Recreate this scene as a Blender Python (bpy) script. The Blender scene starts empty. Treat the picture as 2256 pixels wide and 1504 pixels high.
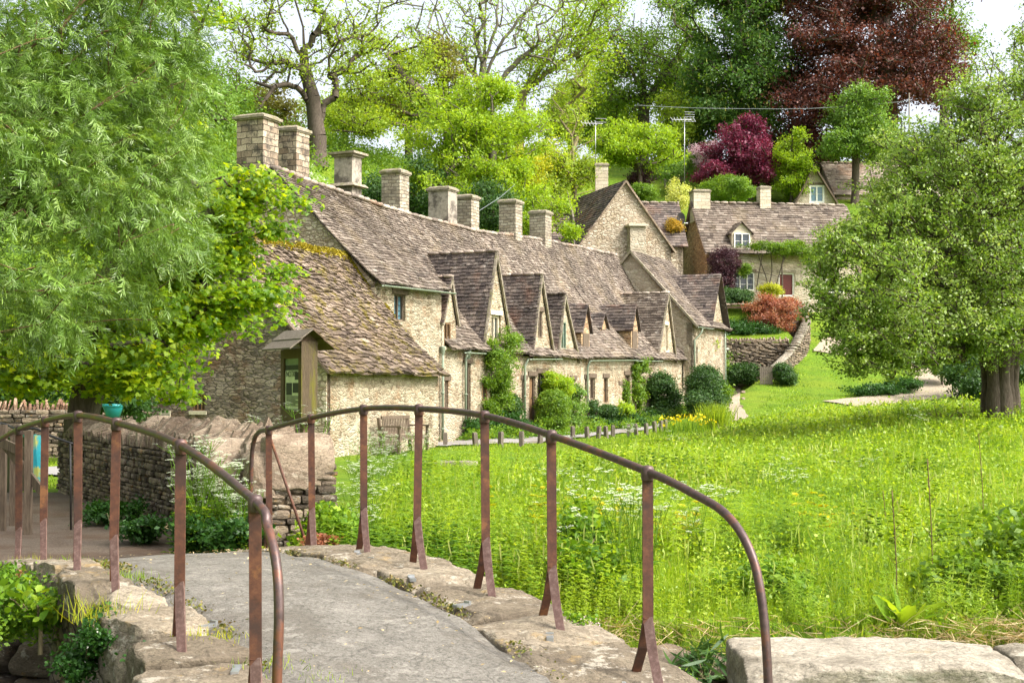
import bpy, math, random
import numpy as np
from mathutils import Vector, Matrix, noise
from mathutils.geometry import tessellate_polygon

# ---------------------------------------------------------------- camera, sky, sun, exposure
SC = bpy.context.scene
COL = SC.collection
R = math.radians
FPX, CX, CY, CAMZ = 3133.0, 1128.0, 752.0, 1.58        # focal length in photo pixels, centre, eye height
PITCH = math.atan(108 / FPX)
cam_d = bpy.data.cameras.new('camera'); cam = bpy.data.objects.new('camera', cam_d); COL.objects.link(cam)
cam_d.sensor_width = 36.0; cam_d.lens = 36.0 * FPX / 2256.0
cam_d.clip_start = 0.1; cam_d.clip_end = 6000
cam.location = (0, 0, CAMZ); cam.rotation_euler = (R(90) + PITCH, 0, 0)
SC.camera = cam

SUN_AZ = (0.80, -0.36)                                   # horizontal direction towards the sun
SUN_EL = R(47)
W = bpy.data.worlds.new("World"); SC.world = W; W.use_nodes = True
wt = W.node_tree; wt.nodes.clear()
sky = wt.nodes.new('ShaderNodeTexSky'); sky.sky_type = 'NISHITA'; sky.sun_disc = False
sky.sun_elevation = SUN_EL; sky.sun_rotation = math.atan2(SUN_AZ[0], SUN_AZ[1])
sky.air_density = 0.7; sky.dust_density = 6.0; sky.ozone_density = 0.6
hs = wt.nodes.new('ShaderNodeHueSaturation'); hs.inputs['Saturation'].default_value = 0.38; hs.inputs['Value'].default_value = 3.5
bg = wt.nodes.new('ShaderNodeBackground'); bg.inputs['Strength'].default_value = 0.15
wo = wt.nodes.new('ShaderNodeOutputWorld')
wt.links.new(sky.outputs[0], hs.inputs['Color']); wt.links.new(hs.outputs[0], bg.inputs['Color']); wt.links.new(bg.outputs[0], wo.inputs[0])
sd = bpy.data.lights.new('sun', 'SUN'); sd.energy = 4.0; sd.angle = R(1.6); sd.color = (1.0, 0.95, 0.87)
so = bpy.data.objects.new('sun', sd); COL.objects.link(so)
_h = math.hypot(*SUN_AZ)
sv = Vector((SUN_AZ[0] / _h * math.cos(SUN_EL), SUN_AZ[1] / _h * math.cos(SUN_EL), math.sin(SUN_EL)))
so.rotation_euler = sv.to_track_quat('Z', 'Y').to_euler()
SC.view_settings.view_transform = 'Standard'; SC.view_settings.look = 'None'
SC.view_settings.exposure = -0.17; SC.view_settings.gamma = 1.0
SC.render.engine = 'CYCLES'
SC.cycles.max_bounces = 7; SC.cycles.diffuse_bounces = 3; SC.cycles.glossy_bounces = 2
SC.cycles.transmission_bounces = 5; SC.cycles.transparent_max_bounces = 4
SC.cycles.caustics_reflective = False; SC.cycles.caustics_refractive = False

rnd = random.Random(7)
rng = np.random.default_rng(7)

# ---------------------------------------------------------------- photo point + distance -> world
def at(u, v, Y):
    a = (u - CX) / FPX; b = (CY - v) / FPX
    c, s = math.cos(PITCH), math.sin(PITCH)
    t = Y / (c - b * s)
    return Vector((a * t, Y, CAMZ + t * (s + b * c)))
def px_x(u, Y): return (u - CX) / FPX * Y / math.cos(PITCH)
def sstep(a, b, x):
    t = min(1.0, max(0.0, (x - a) / (b - a))); return t * t * (3 - 2 * t)

# ---------------------------------------------------------------- mesh helpers
class MB:
    def __init__(s): s.v = []; s.f = []; s.t = []; s.m = []
    def add(s, vs, fs, tint=0.5, mi=0):
        o = len(s.v); s.v.extend(tuple(p) for p in vs)
        for f in fs: s.f.append(tuple(i + o for i in f)); s.t.append(tint); s.m.append(mi)
    def hexa(s, p, tint=0.5, mi=0):       # p: 8 points, bottom ring then top ring
        s.add(p, [(3,2,1,0),(4,5,6,7),(0,1,5,4),(1,2,6,5),(2,3,7,6),(3,0,4,7)], tint, mi)
    def obox(s, c, ex, ey, ez, tint=0.5, mi=0, taper=1.0):   # centre and half axes
        c, ex, ey, ez = Vector(c), Vector(ex), Vector(ey), Vector(ez)
        b = [c - ez + ex*i + ey*j for i, j in ((-1,-1),(1,-1),(1,1),(-1,1))]
        t = [c + ez + ex*i*taper + ey*j*taper for i, j in ((-1,-1),(1,-1),(1,1),(-1,1))]
        s.hexa(b + t, tint, mi)
    def box(s, x0, x1, y0, y1, z0, z1, tint=0.5, mi=0):
        s.obox(((x0+x1)/2,(y0+y1)/2,(z0+z1)/2), ((x1-x0)/2,0,0), (0,(y1-y0)/2,0), (0,0,(z1-z0)/2), tint, mi)
    def beam(s, p, q, w, h, up=(0,0,1), tint=0.5, mi=0):
        p, q = Vector(p), Vector(q); d = (q - p); L = d.length; d.normalize()
        sx = d.cross(Vector(up))
        if sx.length < 1e-4: sx = d.cross(Vector((1,0,0)))
        sx.normalize(); u2 = sx.cross(d)
        s.obox((p + q)/2, sx*w/2, u2*h/2, d*L/2, tint, mi)
    def tube(s, pts, rad, n=8, tint=0.5, mi=0, cap=True):
        pts = [Vector(p) for p in pts]
        if not hasattr(rad, '__len__'): rad = [rad]*len(pts)
        vs = []; fs = []; prev = None
        for i, p in enumerate(pts):
            d = (pts[min(i+1, len(pts)-1)] - pts[max(i-1, 0)])
            if d.length < 1e-9: d = Vector((0,0,1))
            d.normalize()
            if prev is None:
                x = d.cross(Vector((0,0,1)))
                if x.length < 1e-3: x = d.cross(Vector((0,1,0)))
            else: x = prev - d * prev.dot(d)
            x.normalize(); prev = x; y = d.cross(x)
            for k in range(n):
                a = 2*math.pi*k/n; vs.append(p + (x*math.cos(a) + y*math.sin(a))*rad[i])
        for i in range(len(pts)-1):
            for k in range(n):
                fs.append((i*n+k, i*n+(k+1)%n, (i+1)*n+(k+1)%n, (i+1)*n+k))
        if cap: fs.append(tuple(range(n))[::-1]); fs.append(tuple((len(pts)-1)*n+k for k in range(n)))
        s.add(vs, fs, tint, mi)
    def lathe(s, c, prof, n=20, tint=0.5, mi=0):
        c = Vector(c); vs = []; fs = []
        for r, z in prof:
            for k in range(n):
                a = 2*math.pi*k/n; vs.append(c + Vector((r*math.cos(a), r*math.sin(a), z)))
        for i in range(len(prof)-1):
            for k in range(n): fs.append((i*n+k, i*n+(k+1)%n, (i+1)*n+(k+1)%n, (i+1)*n+k))
        s.add(vs, fs, tint, mi)
    def rock(s, c, ex, ey, ez, seed=0, n=4, p=5.0, rough=0.08, fr=2.0, tint=0.5, mi=0, facet=0, fine=0.0):
        """rounded block with uneven faces; ex, ey, ez are half axes"""
        c, ex, ey, ez = Vector(c), Vector(ex), Vector(ey), Vector(ez)
        sz = (ex.length + ey.length + ez.length)/3; vs = []; fs = []; idx = {}
        rr_ = random.Random(seed*31+7); pl = []
        for _ in range(facet):
            v_ = Vector((rr_.gauss(0,1), rr_.gauss(0,1), rr_.gauss(0,1))).normalized(); pl.append((v_, rr_.uniform(.80, 1.02)))
        def vid(a, b, d):
            k = (a, b, d)
            if k not in idx:
                q = Vector((a/n*2-1, b/n*2-1, d/n*2-1))
                m = (abs(q.x)**p + abs(q.y)**p + abs(q.z)**p)**(1/p); mx = max(abs(q.x), abs(q.y), abs(q.z))
                q = q * (mx / m) if m else q
                for v_, d_ in pl:
                    e_ = q.dot(v_) - d_*(abs(v_.x)+abs(v_.y)+abs(v_.z))**.6
                    if e_ > 0: q = q - v_*e_
                w = ex*q.x + ey*q.y + ez*q.z
                no = noise.noise_vector((c + w)*fr/ max(sz, .01)*.5 + Vector((seed*7.3, seed*3.1, seed)))
                if fine: no = no + (noise.noise_vector((c+w)*11)*.5 + noise.noise_vector((c+w)*27)*.3)*(fine/(rough*sz*1.6))
                idx[k] = len(vs); vs.append(c + w + no*rough*sz*1.6)
            return idx[k]
        for i in range(n):
            for j in range(n):
                for A in (0, n):
                    q = [(A,i,j),(A,i+1,j),(A,i+1,j+1),(A,i,j+1)]; f = [vid(*k) for k in q]; fs.append(f if A else f[::-1])
                    q = [(i,A,j),(i,A,j+1),(i+1,A,j+1),(i+1,A,j)]; f = [vid(*k) for k in q]; fs.append(f if A else f[::-1])
                    q = [(i,j,A),(i+1,j,A),(i+1,j+1,A),(i,j+1,A)]; f = [vid(*k) for k in q]; fs.append(f if A else f[::-1])
        s.add(vs, fs, tint, mi)

def jag_slab(mb, c, along, across, w, h, th, r, lean=0.0, tint=.5):
    """thin upright broken slab: jagged outline across the wall, thickness along it"""
    c = Vector(c); k = r.randint(6, 8); prof = [(-w*r.uniform(.85,1), 0)]
    for i in range(k):
        f = i/(k-1); x = -w + 2*w*f; y = h*(.55 + .45*math.sin(math.pi*f)**.6)*r.uniform(.62, 1.08)
        prof.append((x*r.uniform(.86,1.0), y))
    prof.append((w*r.uniform(.85,1), 0)); n = len(prof); vs = []
    for sgn in (-1, 1):
        for x, y in prof: vs.append(c + across*x + UP*y + along*(sgn*th*r.uniform(.35,.6) + lean*y))
    m0 = len(vs); cx_ = sum(q[0] for q in prof)/n; cy_ = h*.4
    for sgn in (-1, 1): vs.append(c + across*(cx_ + r.uniform(-.1,.1)*w) + UP*cy_ + along*(sgn*th*r.uniform(.6,.9) + lean*cy_))
    fs = [(i, (i+1) % n, m0) for i in range(n)] + [(n+(i+1) % n, n+i, m0+1) for i in range(n)] + [((i+1) % n, i, n+i, n+(i+1) % n) for i in range(n)]
    mb.add(vs, fs, tint)
UP = Vector((0,0,1))
def link(o, parent=None):
    COL.objects.link(o)
    if parent is not None: o.parent = parent
    return o
def basepos(root):
    return Vector(root.location) if root is not None else Vector((0,0,0))
def worldbase(parent):
    b = Vector((0,0,0)); p = parent
    while p is not None: b += Vector(p.location); p = p.parent
    return b
def build(name, mb, mats, parent=None, smooth=False):
    """one mesh object; vertices are given in world space"""
    b = worldbase(parent)
    me = bpy.data.meshes.new(name)
    me.from_pydata([(v[0]-b.x, v[1]-b.y, v[2]-b.z) for v in mb.v], [], mb.f)
    if not isinstance(mats, (list, tuple)): mats = [mats]
    for m in mats: me.materials.append(m)
    if len(mats) > 1: me.polygons.foreach_set('material_index', mb.m)
    at_ = me.attributes.new('tint', 'FLOAT', 'FACE'); at_.data.foreach_set('value', mb.t)
    if smooth: me.polygons.foreach_set('use_smooth', [True]*len(mb.f))
    me.update()
    return link(bpy.data.objects.new(name, me), parent)
def tag(o, label=None, cat=None, group=None, kind=None):
    if label: o['label'] = label
    if cat: o['category'] = cat
    if group: o['group'] = group
    if kind: o['kind'] = kind
    return o
def thing(name, label, cat, loc, group=None):
    o = bpy.data.objects.new(name, None); o.empty_display_size = .2; o.location = loc; COL.objects.link(o)
    return tag(o, label, cat, group)
def copy_thing(root, loc, rz=0.0, label=None, sc=None):
    c = root.copy(); COL.objects.link(c); c.location = loc; c.rotation_euler = (0, 0, rz)
    if sc: c.scale = (sc,)*3
    if label: c['label'] = label
    for ch in list(root.children):
        d = ch.copy(); COL.objects.link(d); d.parent = c
        for g in list(ch.children):
            e = g.copy(); COL.objects.link(e); e.parent = d
    return c
ORD = ['first','second','third','fourth','fifth','sixth','seventh','eighth','ninth','tenth','eleventh','twelfth','thirteenth','fourteenth','fifteenth','sixteenth','seventeenth','eighteenth','nineteenth','twentieth']

# ---- many small copies of a template as one mesh (leaves, blades)
def scatter(name, tmpl, faces, P, RM, S, tint, mats, parent=None, smooth=False, mi=None):
    """tmpl (k,3), P (n,3), RM (n,3,3), S (n,) or (n,3)"""
    tmpl = np.asarray(tmpl, float); n = len(P); k = len(tmpl)
    S = np.asarray(S, float)
    T = tmpl[None]*(S[:, None, None] if S.ndim == 1 else S[:, None, :])
    V = np.einsum('nij,nkj->nki', RM, T) + np.asarray(P)[:, None, :]
    V = V.reshape(-1, 3) - np.array(worldbase(parent))[None]
    fl = np.concatenate([np.array(f) for f in faces]); ft = np.array([len(f) for f in faces])
    L = (fl[None] + (np.arange(n)*k)[:, None]).ravel().astype(np.int32)
    tot = np.tile(ft, n).astype(np.int32); start = np.concatenate([[0], np.cumsum(tot)[:-1]]).astype(np.int32)
    me = bpy.data.meshes.new(name)
    me.vertices.add(len(V)); me.vertices.foreach_set('co', V.astype(np.float32).ravel())
    me.loops.add(len(L)); me.loops.foreach_set('vertex_index', L)
    me.polygons.add(len(tot)); me.polygons.foreach_set('loop_start', start); me.polygons.foreach_set('loop_total', tot)
    if smooth: me.polygons.foreach_set('use_smooth', np.ones(len(tot), bool))
    if not isinstance(mats, (list, tuple)): mats = [mats]
    for m in mats: me.materials.append(m)
    if mi is not None: me.polygons.foreach_set('material_index', np.tile(np.array(mi), n).astype(np.int32))
    a = me.attributes.new('tint', 'FLOAT', 'FACE'); a.data.foreach_set('value', np.repeat(np.asarray(tint, np.float32), len(ft)))
    me.update(calc_edges=True)
    return link(bpy.data.objects.new(name, me), parent)
def frames(nrm, spin=None, g=rng):
    """rotation matrices whose third column is nrm, with a random spin"""
    nrm = nrm/np.maximum(np.linalg.norm(nrm, axis=1, keepdims=True), 1e-9); n = len(nrm)
    r = g.normal(size=(n, 3)) if spin is None else spin
    x = r - nrm*(r*nrm).sum(1, keepdims=True); x /= np.maximum(np.linalg.norm(x, axis=1, keepdims=True), 1e-9)
    y = np.cross(nrm, x)
    return np.stack([x, y, nrm], axis=2)
def frames_dir(d, g=rng, up=0.6):
    """rotation matrices whose first column is d (leaf axis), face roughly upward"""
    d = d/np.maximum(np.linalg.norm(d, axis=1, keepdims=True), 1e-9); n = len(d)
    r = g.normal(size=(n, 3))*(1-up) + np.array([0,0,1.0])*up
    z = r - d*(r*d).sum(1, keepdims=True); z /= np.maximum(np.linalg.norm(z, axis=1, keepdims=True), 1e-9)
    y = np.cross(z, d)
    return np.stack([d, y, z], axis=2)

LEAF = ([(-.5,0,0),(0,-.3,.06),(.5,0,-.02),(0,.3,.06)], [(0,1,2,3)])
ROUND = ([(-.5,0,0),(-.25,-.33,.05),(.2,-.34,.06),(.52,0,-.06),(.2,.34,.06),(-.25,.33,.05),(0,0,-.04)], [(0,1,6),(1,2,6),(2,3,6),(3,4,6),(4,5,6),(5,0,6)])
LANCE = ([(0,0,0),(.3,-.055,.02),(.68,-.05,.0),(1,0,-.10),(.68,.05,.0),(.3,.055,.02),(.5,0,-.02)], [(0,1,6,5),(1,2,6),(2,3,4,6),(6,4,5)])
MAPLE = ([(0,0,0),(.02,-.24,.0),(-.10,-.36,-.05),(.16,-.34,.0),(.32,-.52,-.08),(.42,-.26,.02),(.62,-.24,0),(1.0,0,-.14),(.62,.24,0),(.42,.26,.02),(.32,.52,-.08),(.16,.34,.0),(-.10,.36,-.05),(.02,.24,.0),(.35,0,.05)],
         [(0,1,14),(1,2,3,14),(3,4,5,14),(5,6,14),(6,7,8,14),(8,9,14),(9,10,11,14),(11,12,13,14),(13,0,14)])
# ---------------------------------------------------------------- materials (all procedural)
def newmat(name):
    m = bpy.data.materials.new(name); m.use_nodes = True; T = m.node_tree; T.nodes.clear()
    out = T.nodes.new('ShaderNodeOutputMaterial'); return m, T, out
def nd(T, typ, ins=None, **at_):
    n = T.nodes.new(typ)
    for k, v in at_.items(): setattr(n, k, v)
    for k, v in (ins or {}).items():
        s = n.inputs[k]
        if isinstance(v, bpy.types.NodeSocket): T.links.new(v, s)
        else: s.default_value = v
    return n
def c4(c): return (c[0], c[1], c[2], 1.0)
def ramp(T, fac, stops, interp='LINEAR'):
    n = T.nodes.new('ShaderNodeValToRGB'); n.color_ramp.interpolation = interp
    e = n.color_ramp.elements
    while len(e) < len(stops): e.new(0.5)
    for i, (p, c) in enumerate(stops): e[i].position = p; e[i].color = c4(c) if hasattr(c, '__len__') else (c, c, c, 1)
    T.links.new(fac, n.inputs[0]); return n.outputs[0]
def mix(T, fac, a, b, mode='MIX'):
    n = T.nodes.new('ShaderNodeMix'); n.data_type = 'RGBA'; n.blend_type = mode
    for s, v in ((n.inputs[0], fac), (n.inputs[6], a), (n.inputs[7], b)):
        if isinstance(v, bpy.types.NodeSocket): T.links.new(v, s)
        else: s.default_value = v if not hasattr(v, '__len__') else c4(v)
    return n.outputs[2]
def math_(T, op, a, b=0.0, clamp=False):
    n = T.nodes.new('ShaderNodeMath'); n.operation = op; n.use_clamp = clamp
    for i, v in enumerate((a, b)):
        if isinstance(v, bpy.types.NodeSocket): T.links.new(v, n.inputs[i])
        else: n.inputs[i].default_value = v
    return n.outputs[0]
def noise_(T, vec, scale, detail=4, rough=.6, out='Fac'):
    return nd(T, 'ShaderNodeTexNoise', {'Vector': vec, 'Scale': scale, 'Detail': detail, 'Roughness': rough}).outputs[out]
def coords(T, scale=(1,1,1), rot=0.0):
    tc = T.nodes.new('ShaderNodeTexCoord')
    mp = nd(T, 'ShaderNodeMapping', {'Vector': tc.outputs['Object'], 'Scale': scale, 'Rotation': (0,0,rot)})
    return mp.outputs[0]
def tintn(T): return nd(T, 'ShaderNodeAttribute', attribute_name='tint').outputs['Fac']
def surf(T, out, col, rough=.85, bump=None, bs=.5, bd=.02, spec=.3, metal=0.0):
    b = nd(T, 'ShaderNodeBsdfPrincipled', {'Base Color': col if isinstance(col, bpy.types.NodeSocket) else c4(col), 'Roughness': rough, 'Specular IOR Level': spec, 'Metallic': metal})
    if bump is not None:
        bn = nd(T, 'ShaderNodeBump', {'Height': bump, 'Strength': bs, 'Distance': bd}); T.links.new(bn.outputs[0], b.inputs['Normal'])
    T.links.new(b.outputs[0], out.inputs[0]); return b

def rubble(name, cols, mortar, w=.24, h=.085, patch=None, patch_amt=.5, speck=.6, low=None, bs=.9, edge=.07, warm=None):
    """coursed rubble stone: one colour per stone, mortar joints, speckle, large weathered patches"""
    m, T, out = newmat(name)
    c0 = coords(T)
    dis = nd(T, 'ShaderNodeTexNoise', {'Vector': c0, 'Scale': 2.5, 'Detail': 2}).outputs['Color']
    c1 = nd(T, 'ShaderNodeVectorMath', {0: dis, 1: (.5,.5,.5)}, operation='SUBTRACT').outputs[0]
    c1 = nd(T, 'ShaderNodeVectorMath', {0: c1, 'Scale': .16}, operation='SCALE').outputs[0]
    c1 = nd(T, 'ShaderNodeVectorMath', {0: c0, 1: c1}, operation='ADD').outputs[0]
    d2 = nd(T, 'ShaderNodeTexNoise', {'Vector': c0, 'Scale': 9.0, 'Detail': 3}).outputs['Color']
    d2 = nd(T, 'ShaderNodeVectorMath', {0: d2, 'Scale': .09}, operation='SCALE').outputs[0]
    c1 = nd(T, 'ShaderNodeVectorMath', {0: c1, 1: d2}, operation='ADD').outputs[0]
    cc = nd(T, 'ShaderNodeMapping', {'Vector': c1, 'Scale': (1/w, 1/w, 1/h)}).outputs[0]
    v1 = nd(T, 'ShaderNodeTexVoronoi', {'Vector': cc, 'Scale': 1.0, 'Randomness': .85})
    v2 = nd(T, 'ShaderNodeTexVoronoi', {'Vector': cc, 'Scale': 1.0, 'Randomness': .85}, feature='DISTANCE_TO_EDGE')
    cell = nd(T, 'ShaderNodeSeparateColor', {0: v1.outputs['Color']}).outputs[0]
    n = len(cols); col = ramp(T, cell, [(i/(n-1), c) for i, c in enumerate(cols)])
    fine = noise_(T, c0, 26, 5, .75); mid = noise_(T, c0, 7, 4, .7)
    col = mix(T, 1.0, col, ramp(T, fine, [(.33, 1-speck), (.48, .92), (.66, 1.3)]), 'MULTIPLY')
    col = mix(T, 1.0, col, ramp(T, mid, [(.3, .72), (.6, 1.08)]), 'MULTIPLY')
    joint = ramp(T, v2.outputs['Distance'], [(0.0, 1.0), (edge, .75), (edge*1.8, 0.0)])
    col = mix(T, joint, col, mortar)
    if patch:
        big = noise_(T, c0, .9, 5, .65)
        col = mix(T, ramp(T, big, [(.45, 0.0), (.62, patch_amt)]), col, patch)
    if warm:
        big2 = noise_(T, nd(T, 'ShaderNodeMapping', {'Vector': c0, 'Location': (9,4,3)}).outputs[0], 1.6, 4, .7)
        col = mix(T, ramp(T, big2, [(.52, 0.0), (.66, .55)]), col, warm)
    hgt = math_(T, 'ADD', ramp(T, v2.outputs['Distance'], [(0.0, 0.0), (edge*2.4, 1.0)]), math_(T, 'MULTIPLY', fine, .5))
    surf(T, out, col, .92, hgt, bs, .03, .2)
    return m
def ashlar(name, cols, mortar, ang, bw=.42, bh=.17, dark=(.05,.045,.04), damt=.5):
    """squared blocks in courses, wrapped round a corner of a stack turned by ang"""
    m, T, out = newmat(name)
    c0 = coords(T); r = coords(T, rot=-ang)
    sp = nd(T, 'ShaderNodeSeparateXYZ', {0: r})
    u = math_(T, 'ADD', math_(T, 'ADD', sp.outputs[0], sp.outputs[1]), math_(T, 'MULTIPLY', noise_(T, c0, 3.1, 3), .16))
    zz = math_(T, 'ADD', sp.outputs[2], math_(T, 'MULTIPLY', noise_(T, c0, 2.3, 3), .13))
    cb = nd(T, 'ShaderNodeCombineXYZ', {0: u, 1: zz, 2: 0.0}).outputs[0]
    b = nd(T, 'ShaderNodeTexBrick', {'Vector': cb, 'Scale': 1.0, 'Mortar Size': .012, 'Mortar Smooth': .3, 'Brick Width': bw, 'Row Height': bh, 'Bias': 0.0,
                                    'Color1': c4(cols[0]), 'Color2': c4(cols[1]), 'Mortar': c4(mortar)})
    fine = noise_(T, c0, 22, 5, .75); big = noise_(T, c0, 2.6, 5, .7)
    col = mix(T, 1.0, b.outputs['Color'], ramp(T, fine, [(.3, .55), (.55, 1.0), (.75, 1.2)]), 'MULTIPLY')
    col = mix(T, ramp(T, big, [(.47, 0.0), (.6, damt)]), col, dark)
    h = math_(T, 'ADD', math_(T, 'MULTIPLY', b.outputs['Fac'], -1.0), math_(T, 'MULTIPLY', fine, .5))
    surf(T, out, col, .92, h, .8, .03, .2)
    return m
def tiles(name, cols, lichen=(.55,.52,.45), lam=.5, moss=None, moss_amt=0.0, warm=(.30,.16,.08)):
    m, T, out = newmat(name)
    c0 = coords(T); t = tintn(T); n = len(cols)
    col = ramp(T, t, [(i/(n-1), c) for i, c in enumerate(cols)])
    fine = noise_(T, c0, 30, 4, .75); mid = noise_(T, c0, 5.5, 5, .75); big = noise_(T, c0, .8, 4, .6)
    col = mix(T, 1.0, col, ramp(T, fine, [(.3, .6), (.7, 1.3)]), 'MULTIPLY')
    col = mix(T, ramp(T, mid, [(.56, 0.0), (.70, lam)]), col, lichen)
    col = mix(T, ramp(T, big, [(.52, 0.0), (.66, .45)]), col, warm)
    if moss:
        mo = noise_(T, c0, 2.2, 6, .75)
        col = mix(T, ramp(T, mo, [(.62 - .12*moss_amt, 0.0), (.72 - .12*moss_amt, .9)]), col, moss)
    l3 = noise_(T, nd(T, 'ShaderNodeMapping', {'Vector': c0, 'Location': (4,1,7)}).outputs[0], .5, 5, .7)
    col = mix(T, 1.0, col, ramp(T, l3, [(.38, .68), (.55, 1.0), (.68, 1.22)]), 'MULTIPLY')
    l4 = noise_(T, nd(T, 'ShaderNodeMapping', {'Vector': c0, 'Location': (1,6,2)}).outputs[0], 1.4, 6, .8)
    col = mix(T, ramp(T, l4, [(.60, 0.0), (.70, .5)]), col, (.13,.115,.04))
    surf(T, out, col, .9, math_(T, 'ADD', fine, mid), .5, .02, .25)
    return m
def speckled(name, cols, scale=14, bump=.4, rough=.85, big=None, bigs=1.2, bigr=(.5,.64), det=6, spec=.3, dist=.02, stretch=(1,1,1), metal=0.0, usetint=0.0, big2=None, big2s=.6, big2r=(.55,.66)):
    m, T, out = newmat(name)
    c0 = coords(T, stretch); f = noise_(T, c0, scale, det, .7); n = len(cols)
    if usetint: fac = math_(T, 'ADD', math_(T, 'MULTIPLY', f, 1-usetint), math_(T, 'MULTIPLY', tintn(T), usetint))
    else: fac = f
    col = ramp(T, fac, [(.25 + .5*i/(n-1), c) for i, c in enumerate(cols)])
    if big: col = mix(T, ramp(T, noise_(T, c0, bigs, 6, .7), [(bigr[0], 0.0), (bigr[1], .85)]), col, big)
    if big2: col = mix(T, ramp(T, noise_(T, nd(T, 'ShaderNodeMapping', {'Vector': c0, 'Location': (5,8,2)}).outputs[0], big2s, 6, .7), [(big2r[0], 0.0), (big2r[1], .85)]), col, big2)
    surf(T, out, col, rough, f, bump, dist, spec, metal)
    return m
def rockmat(name, cols, lichen=(.55,.30,.06), lam=.7, pale=(.60,.57,.48), dark=(.06,.05,.035), usetint=.3, sc=1.0):
    m, T, out = newmat(name); c0 = coords(T, (sc, sc, sc*1.6)); n = len(cols)
    a = noise_(T, c0, 5, 8, .75); b = noise_(T, c0, 42, 5, .8); c = noise_(T, c0, 1.6, 6, .7)
    w = nd(T, 'ShaderNodeTexNoise', {'Vector': c0, 'Scale': 3.0, 'Detail': 3}).outputs['Color']
    cw = nd(T, 'ShaderNodeVectorMath', {0: c0, 1: nd(T, 'ShaderNodeVectorMath', {0: w, 'Scale': .5}, operation='SCALE').outputs[0]}, operation='ADD').outputs[0]
    v = nd(T, 'ShaderNodeTexVoronoi', {'Vector': cw, 'Scale': 3.2}, feature='DISTANCE_TO_EDGE').outputs['Distance']
    crack = ramp(T, v, [(0.0, 0.0), (.02, .55), (.05, 1.0)])
    fac = math_(T, 'ADD', math_(T, 'MULTIPLY', a, 1-usetint), math_(T, 'MULTIPLY', tintn(T), usetint))
    col = ramp(T, fac, [(.3 + .4*i/(n-1), q) for i, q in enumerate(cols)])
    col = mix(T, 1.0, col, ramp(T, b, [(.32, .45), (.5, .95), (.7, 1.3)]), 'MULTIPLY')
    col = mix(T, 1.0, col, ramp(T, crack, [(0.0, .80), (1.0, 1.0)]), 'MULTIPLY')
    col = mix(T, ramp(T, c, [(.50, 0.0), (.60, .6)]), col, dark)
    l2 = noise_(T, nd(T, 'ShaderNodeMapping', {'Vector': c0, 'Location': (3,7,1)}).outputs[0], 4.2, 7, .75)
    col = mix(T, ramp(T, l2, [(.58, 0.0), (.64, lam)]), col, lichen)
    l3 = noise_(T, nd(T, 'ShaderNodeMapping', {'Vector': c0, 'Location': (8,2,6)}).outputs[0], 5.5, 7, .75)
    col = mix(T, ramp(T, l3, [(.57, 0.0), (.62, .75)]), col, pale)
    st_ = nd(T, 'ShaderNodeTexNoise', {'Vector': nd(T, 'ShaderNodeMapping', {'Vector': cw, 'Scale': (1, 1, 2.5)}).outputs[0], 'Scale': 2.6, 'Detail': 5, 'Roughness': .65}).outputs['Fac']
    sn = math_(T, 'SNAP', st_, .055); a = math_(T, 'ADD', math_(T, 'MULTIPLY', a, .5), math_(T, 'MULTIPLY', sn, 2.2))
    h = math_(T, 'ADD', math_(T, 'ADD', math_(T, 'MULTIPLY', a, 1.4), math_(T, 'MULTIPLY', b, .45)), math_(T, 'MULTIPLY', crack, .12))
    surf(T, out, col, .93, h, .9, .035, .2); return m
def leafmat(name, cols, trans=.45, tcol=None, rough=.5, spec=.35, patch=None):
    m, T, out = newmat(name); t = tintn(T); n = len(cols)
    col = ramp(T, t, [(i/(n-1), c) for i, c in enumerate(cols)])
    if patch:
        col = mix(T, ramp(T, noise_(T, coords(T), patch[1], 3, .6), [(.45, 0.0), (.62, patch[2])]), col, patch[0])
    b = nd(T, 'ShaderNodeBsdfPrincipled', {'Base Color': col, 'Roughness': rough, 'Specular IOR Level': spec})
    tc = mix(T, 1.0, col, tcol or (1.5, 1.35, .6), 'MULTIPLY')
    tr = nd(T, 'ShaderNodeBsdfTranslucent', {'Color': tc})
    mx = nd(T, 'ShaderNodeMixShader', {0: trans, 1: b.outputs[0], 2: tr.outputs[0]})
    T.links.new(mx.outputs[0], out.inputs[0]); return m
def plain(name, col, rough=.6, spec=.4, metal=0.0):
    m, T, out = newmat(name); c0 = coords(T)
    cc = mix(T, 1.0, col, ramp(T, noise_(T, c0, 9, 4), [(.3, .8), (.7, 1.15)]), 'MULTIPLY')
    surf(T, out, cc, rough, None, spec=spec, metal=metal); return m

ROWANG = math.atan2(.907, .42)
M = {}
M['wall_warm'] = rubble('wall_warm', [(.19,.135,.08),(.33,.26,.17),(.50,.425,.30),(.38,.305,.20),(.24,.17,.10)], (.38,.325,.225), patch=(.56,.50,.37), patch_amt=.5, speck=.85, warm=(.30,.17,.085))
M['wall_lime'] = rubble('wall_lime', [(.17,.125,.075),(.33,.27,.18),(.48,.41,.295),(.28,.22,.14)], (.34,.29,.20), patch=(.50,.445,.325), patch_amt=.5, speck=.88, warm=(.27,.155,.075), bs=.9)
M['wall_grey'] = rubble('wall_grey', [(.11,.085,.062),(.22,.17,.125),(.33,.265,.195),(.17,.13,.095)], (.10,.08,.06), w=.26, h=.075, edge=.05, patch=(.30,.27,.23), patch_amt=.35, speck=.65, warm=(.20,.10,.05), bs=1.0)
M['wall_gable'] = rubble('wall_gable', [(.34,.26,.17),(.50,.41,.29),(.62,.53,.40),(.42,.33,.22)], (.26,.20,.13), w=.24, h=.10, speck=.6, patch=(.50,.44,.36), patch_amt=.3)
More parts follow.
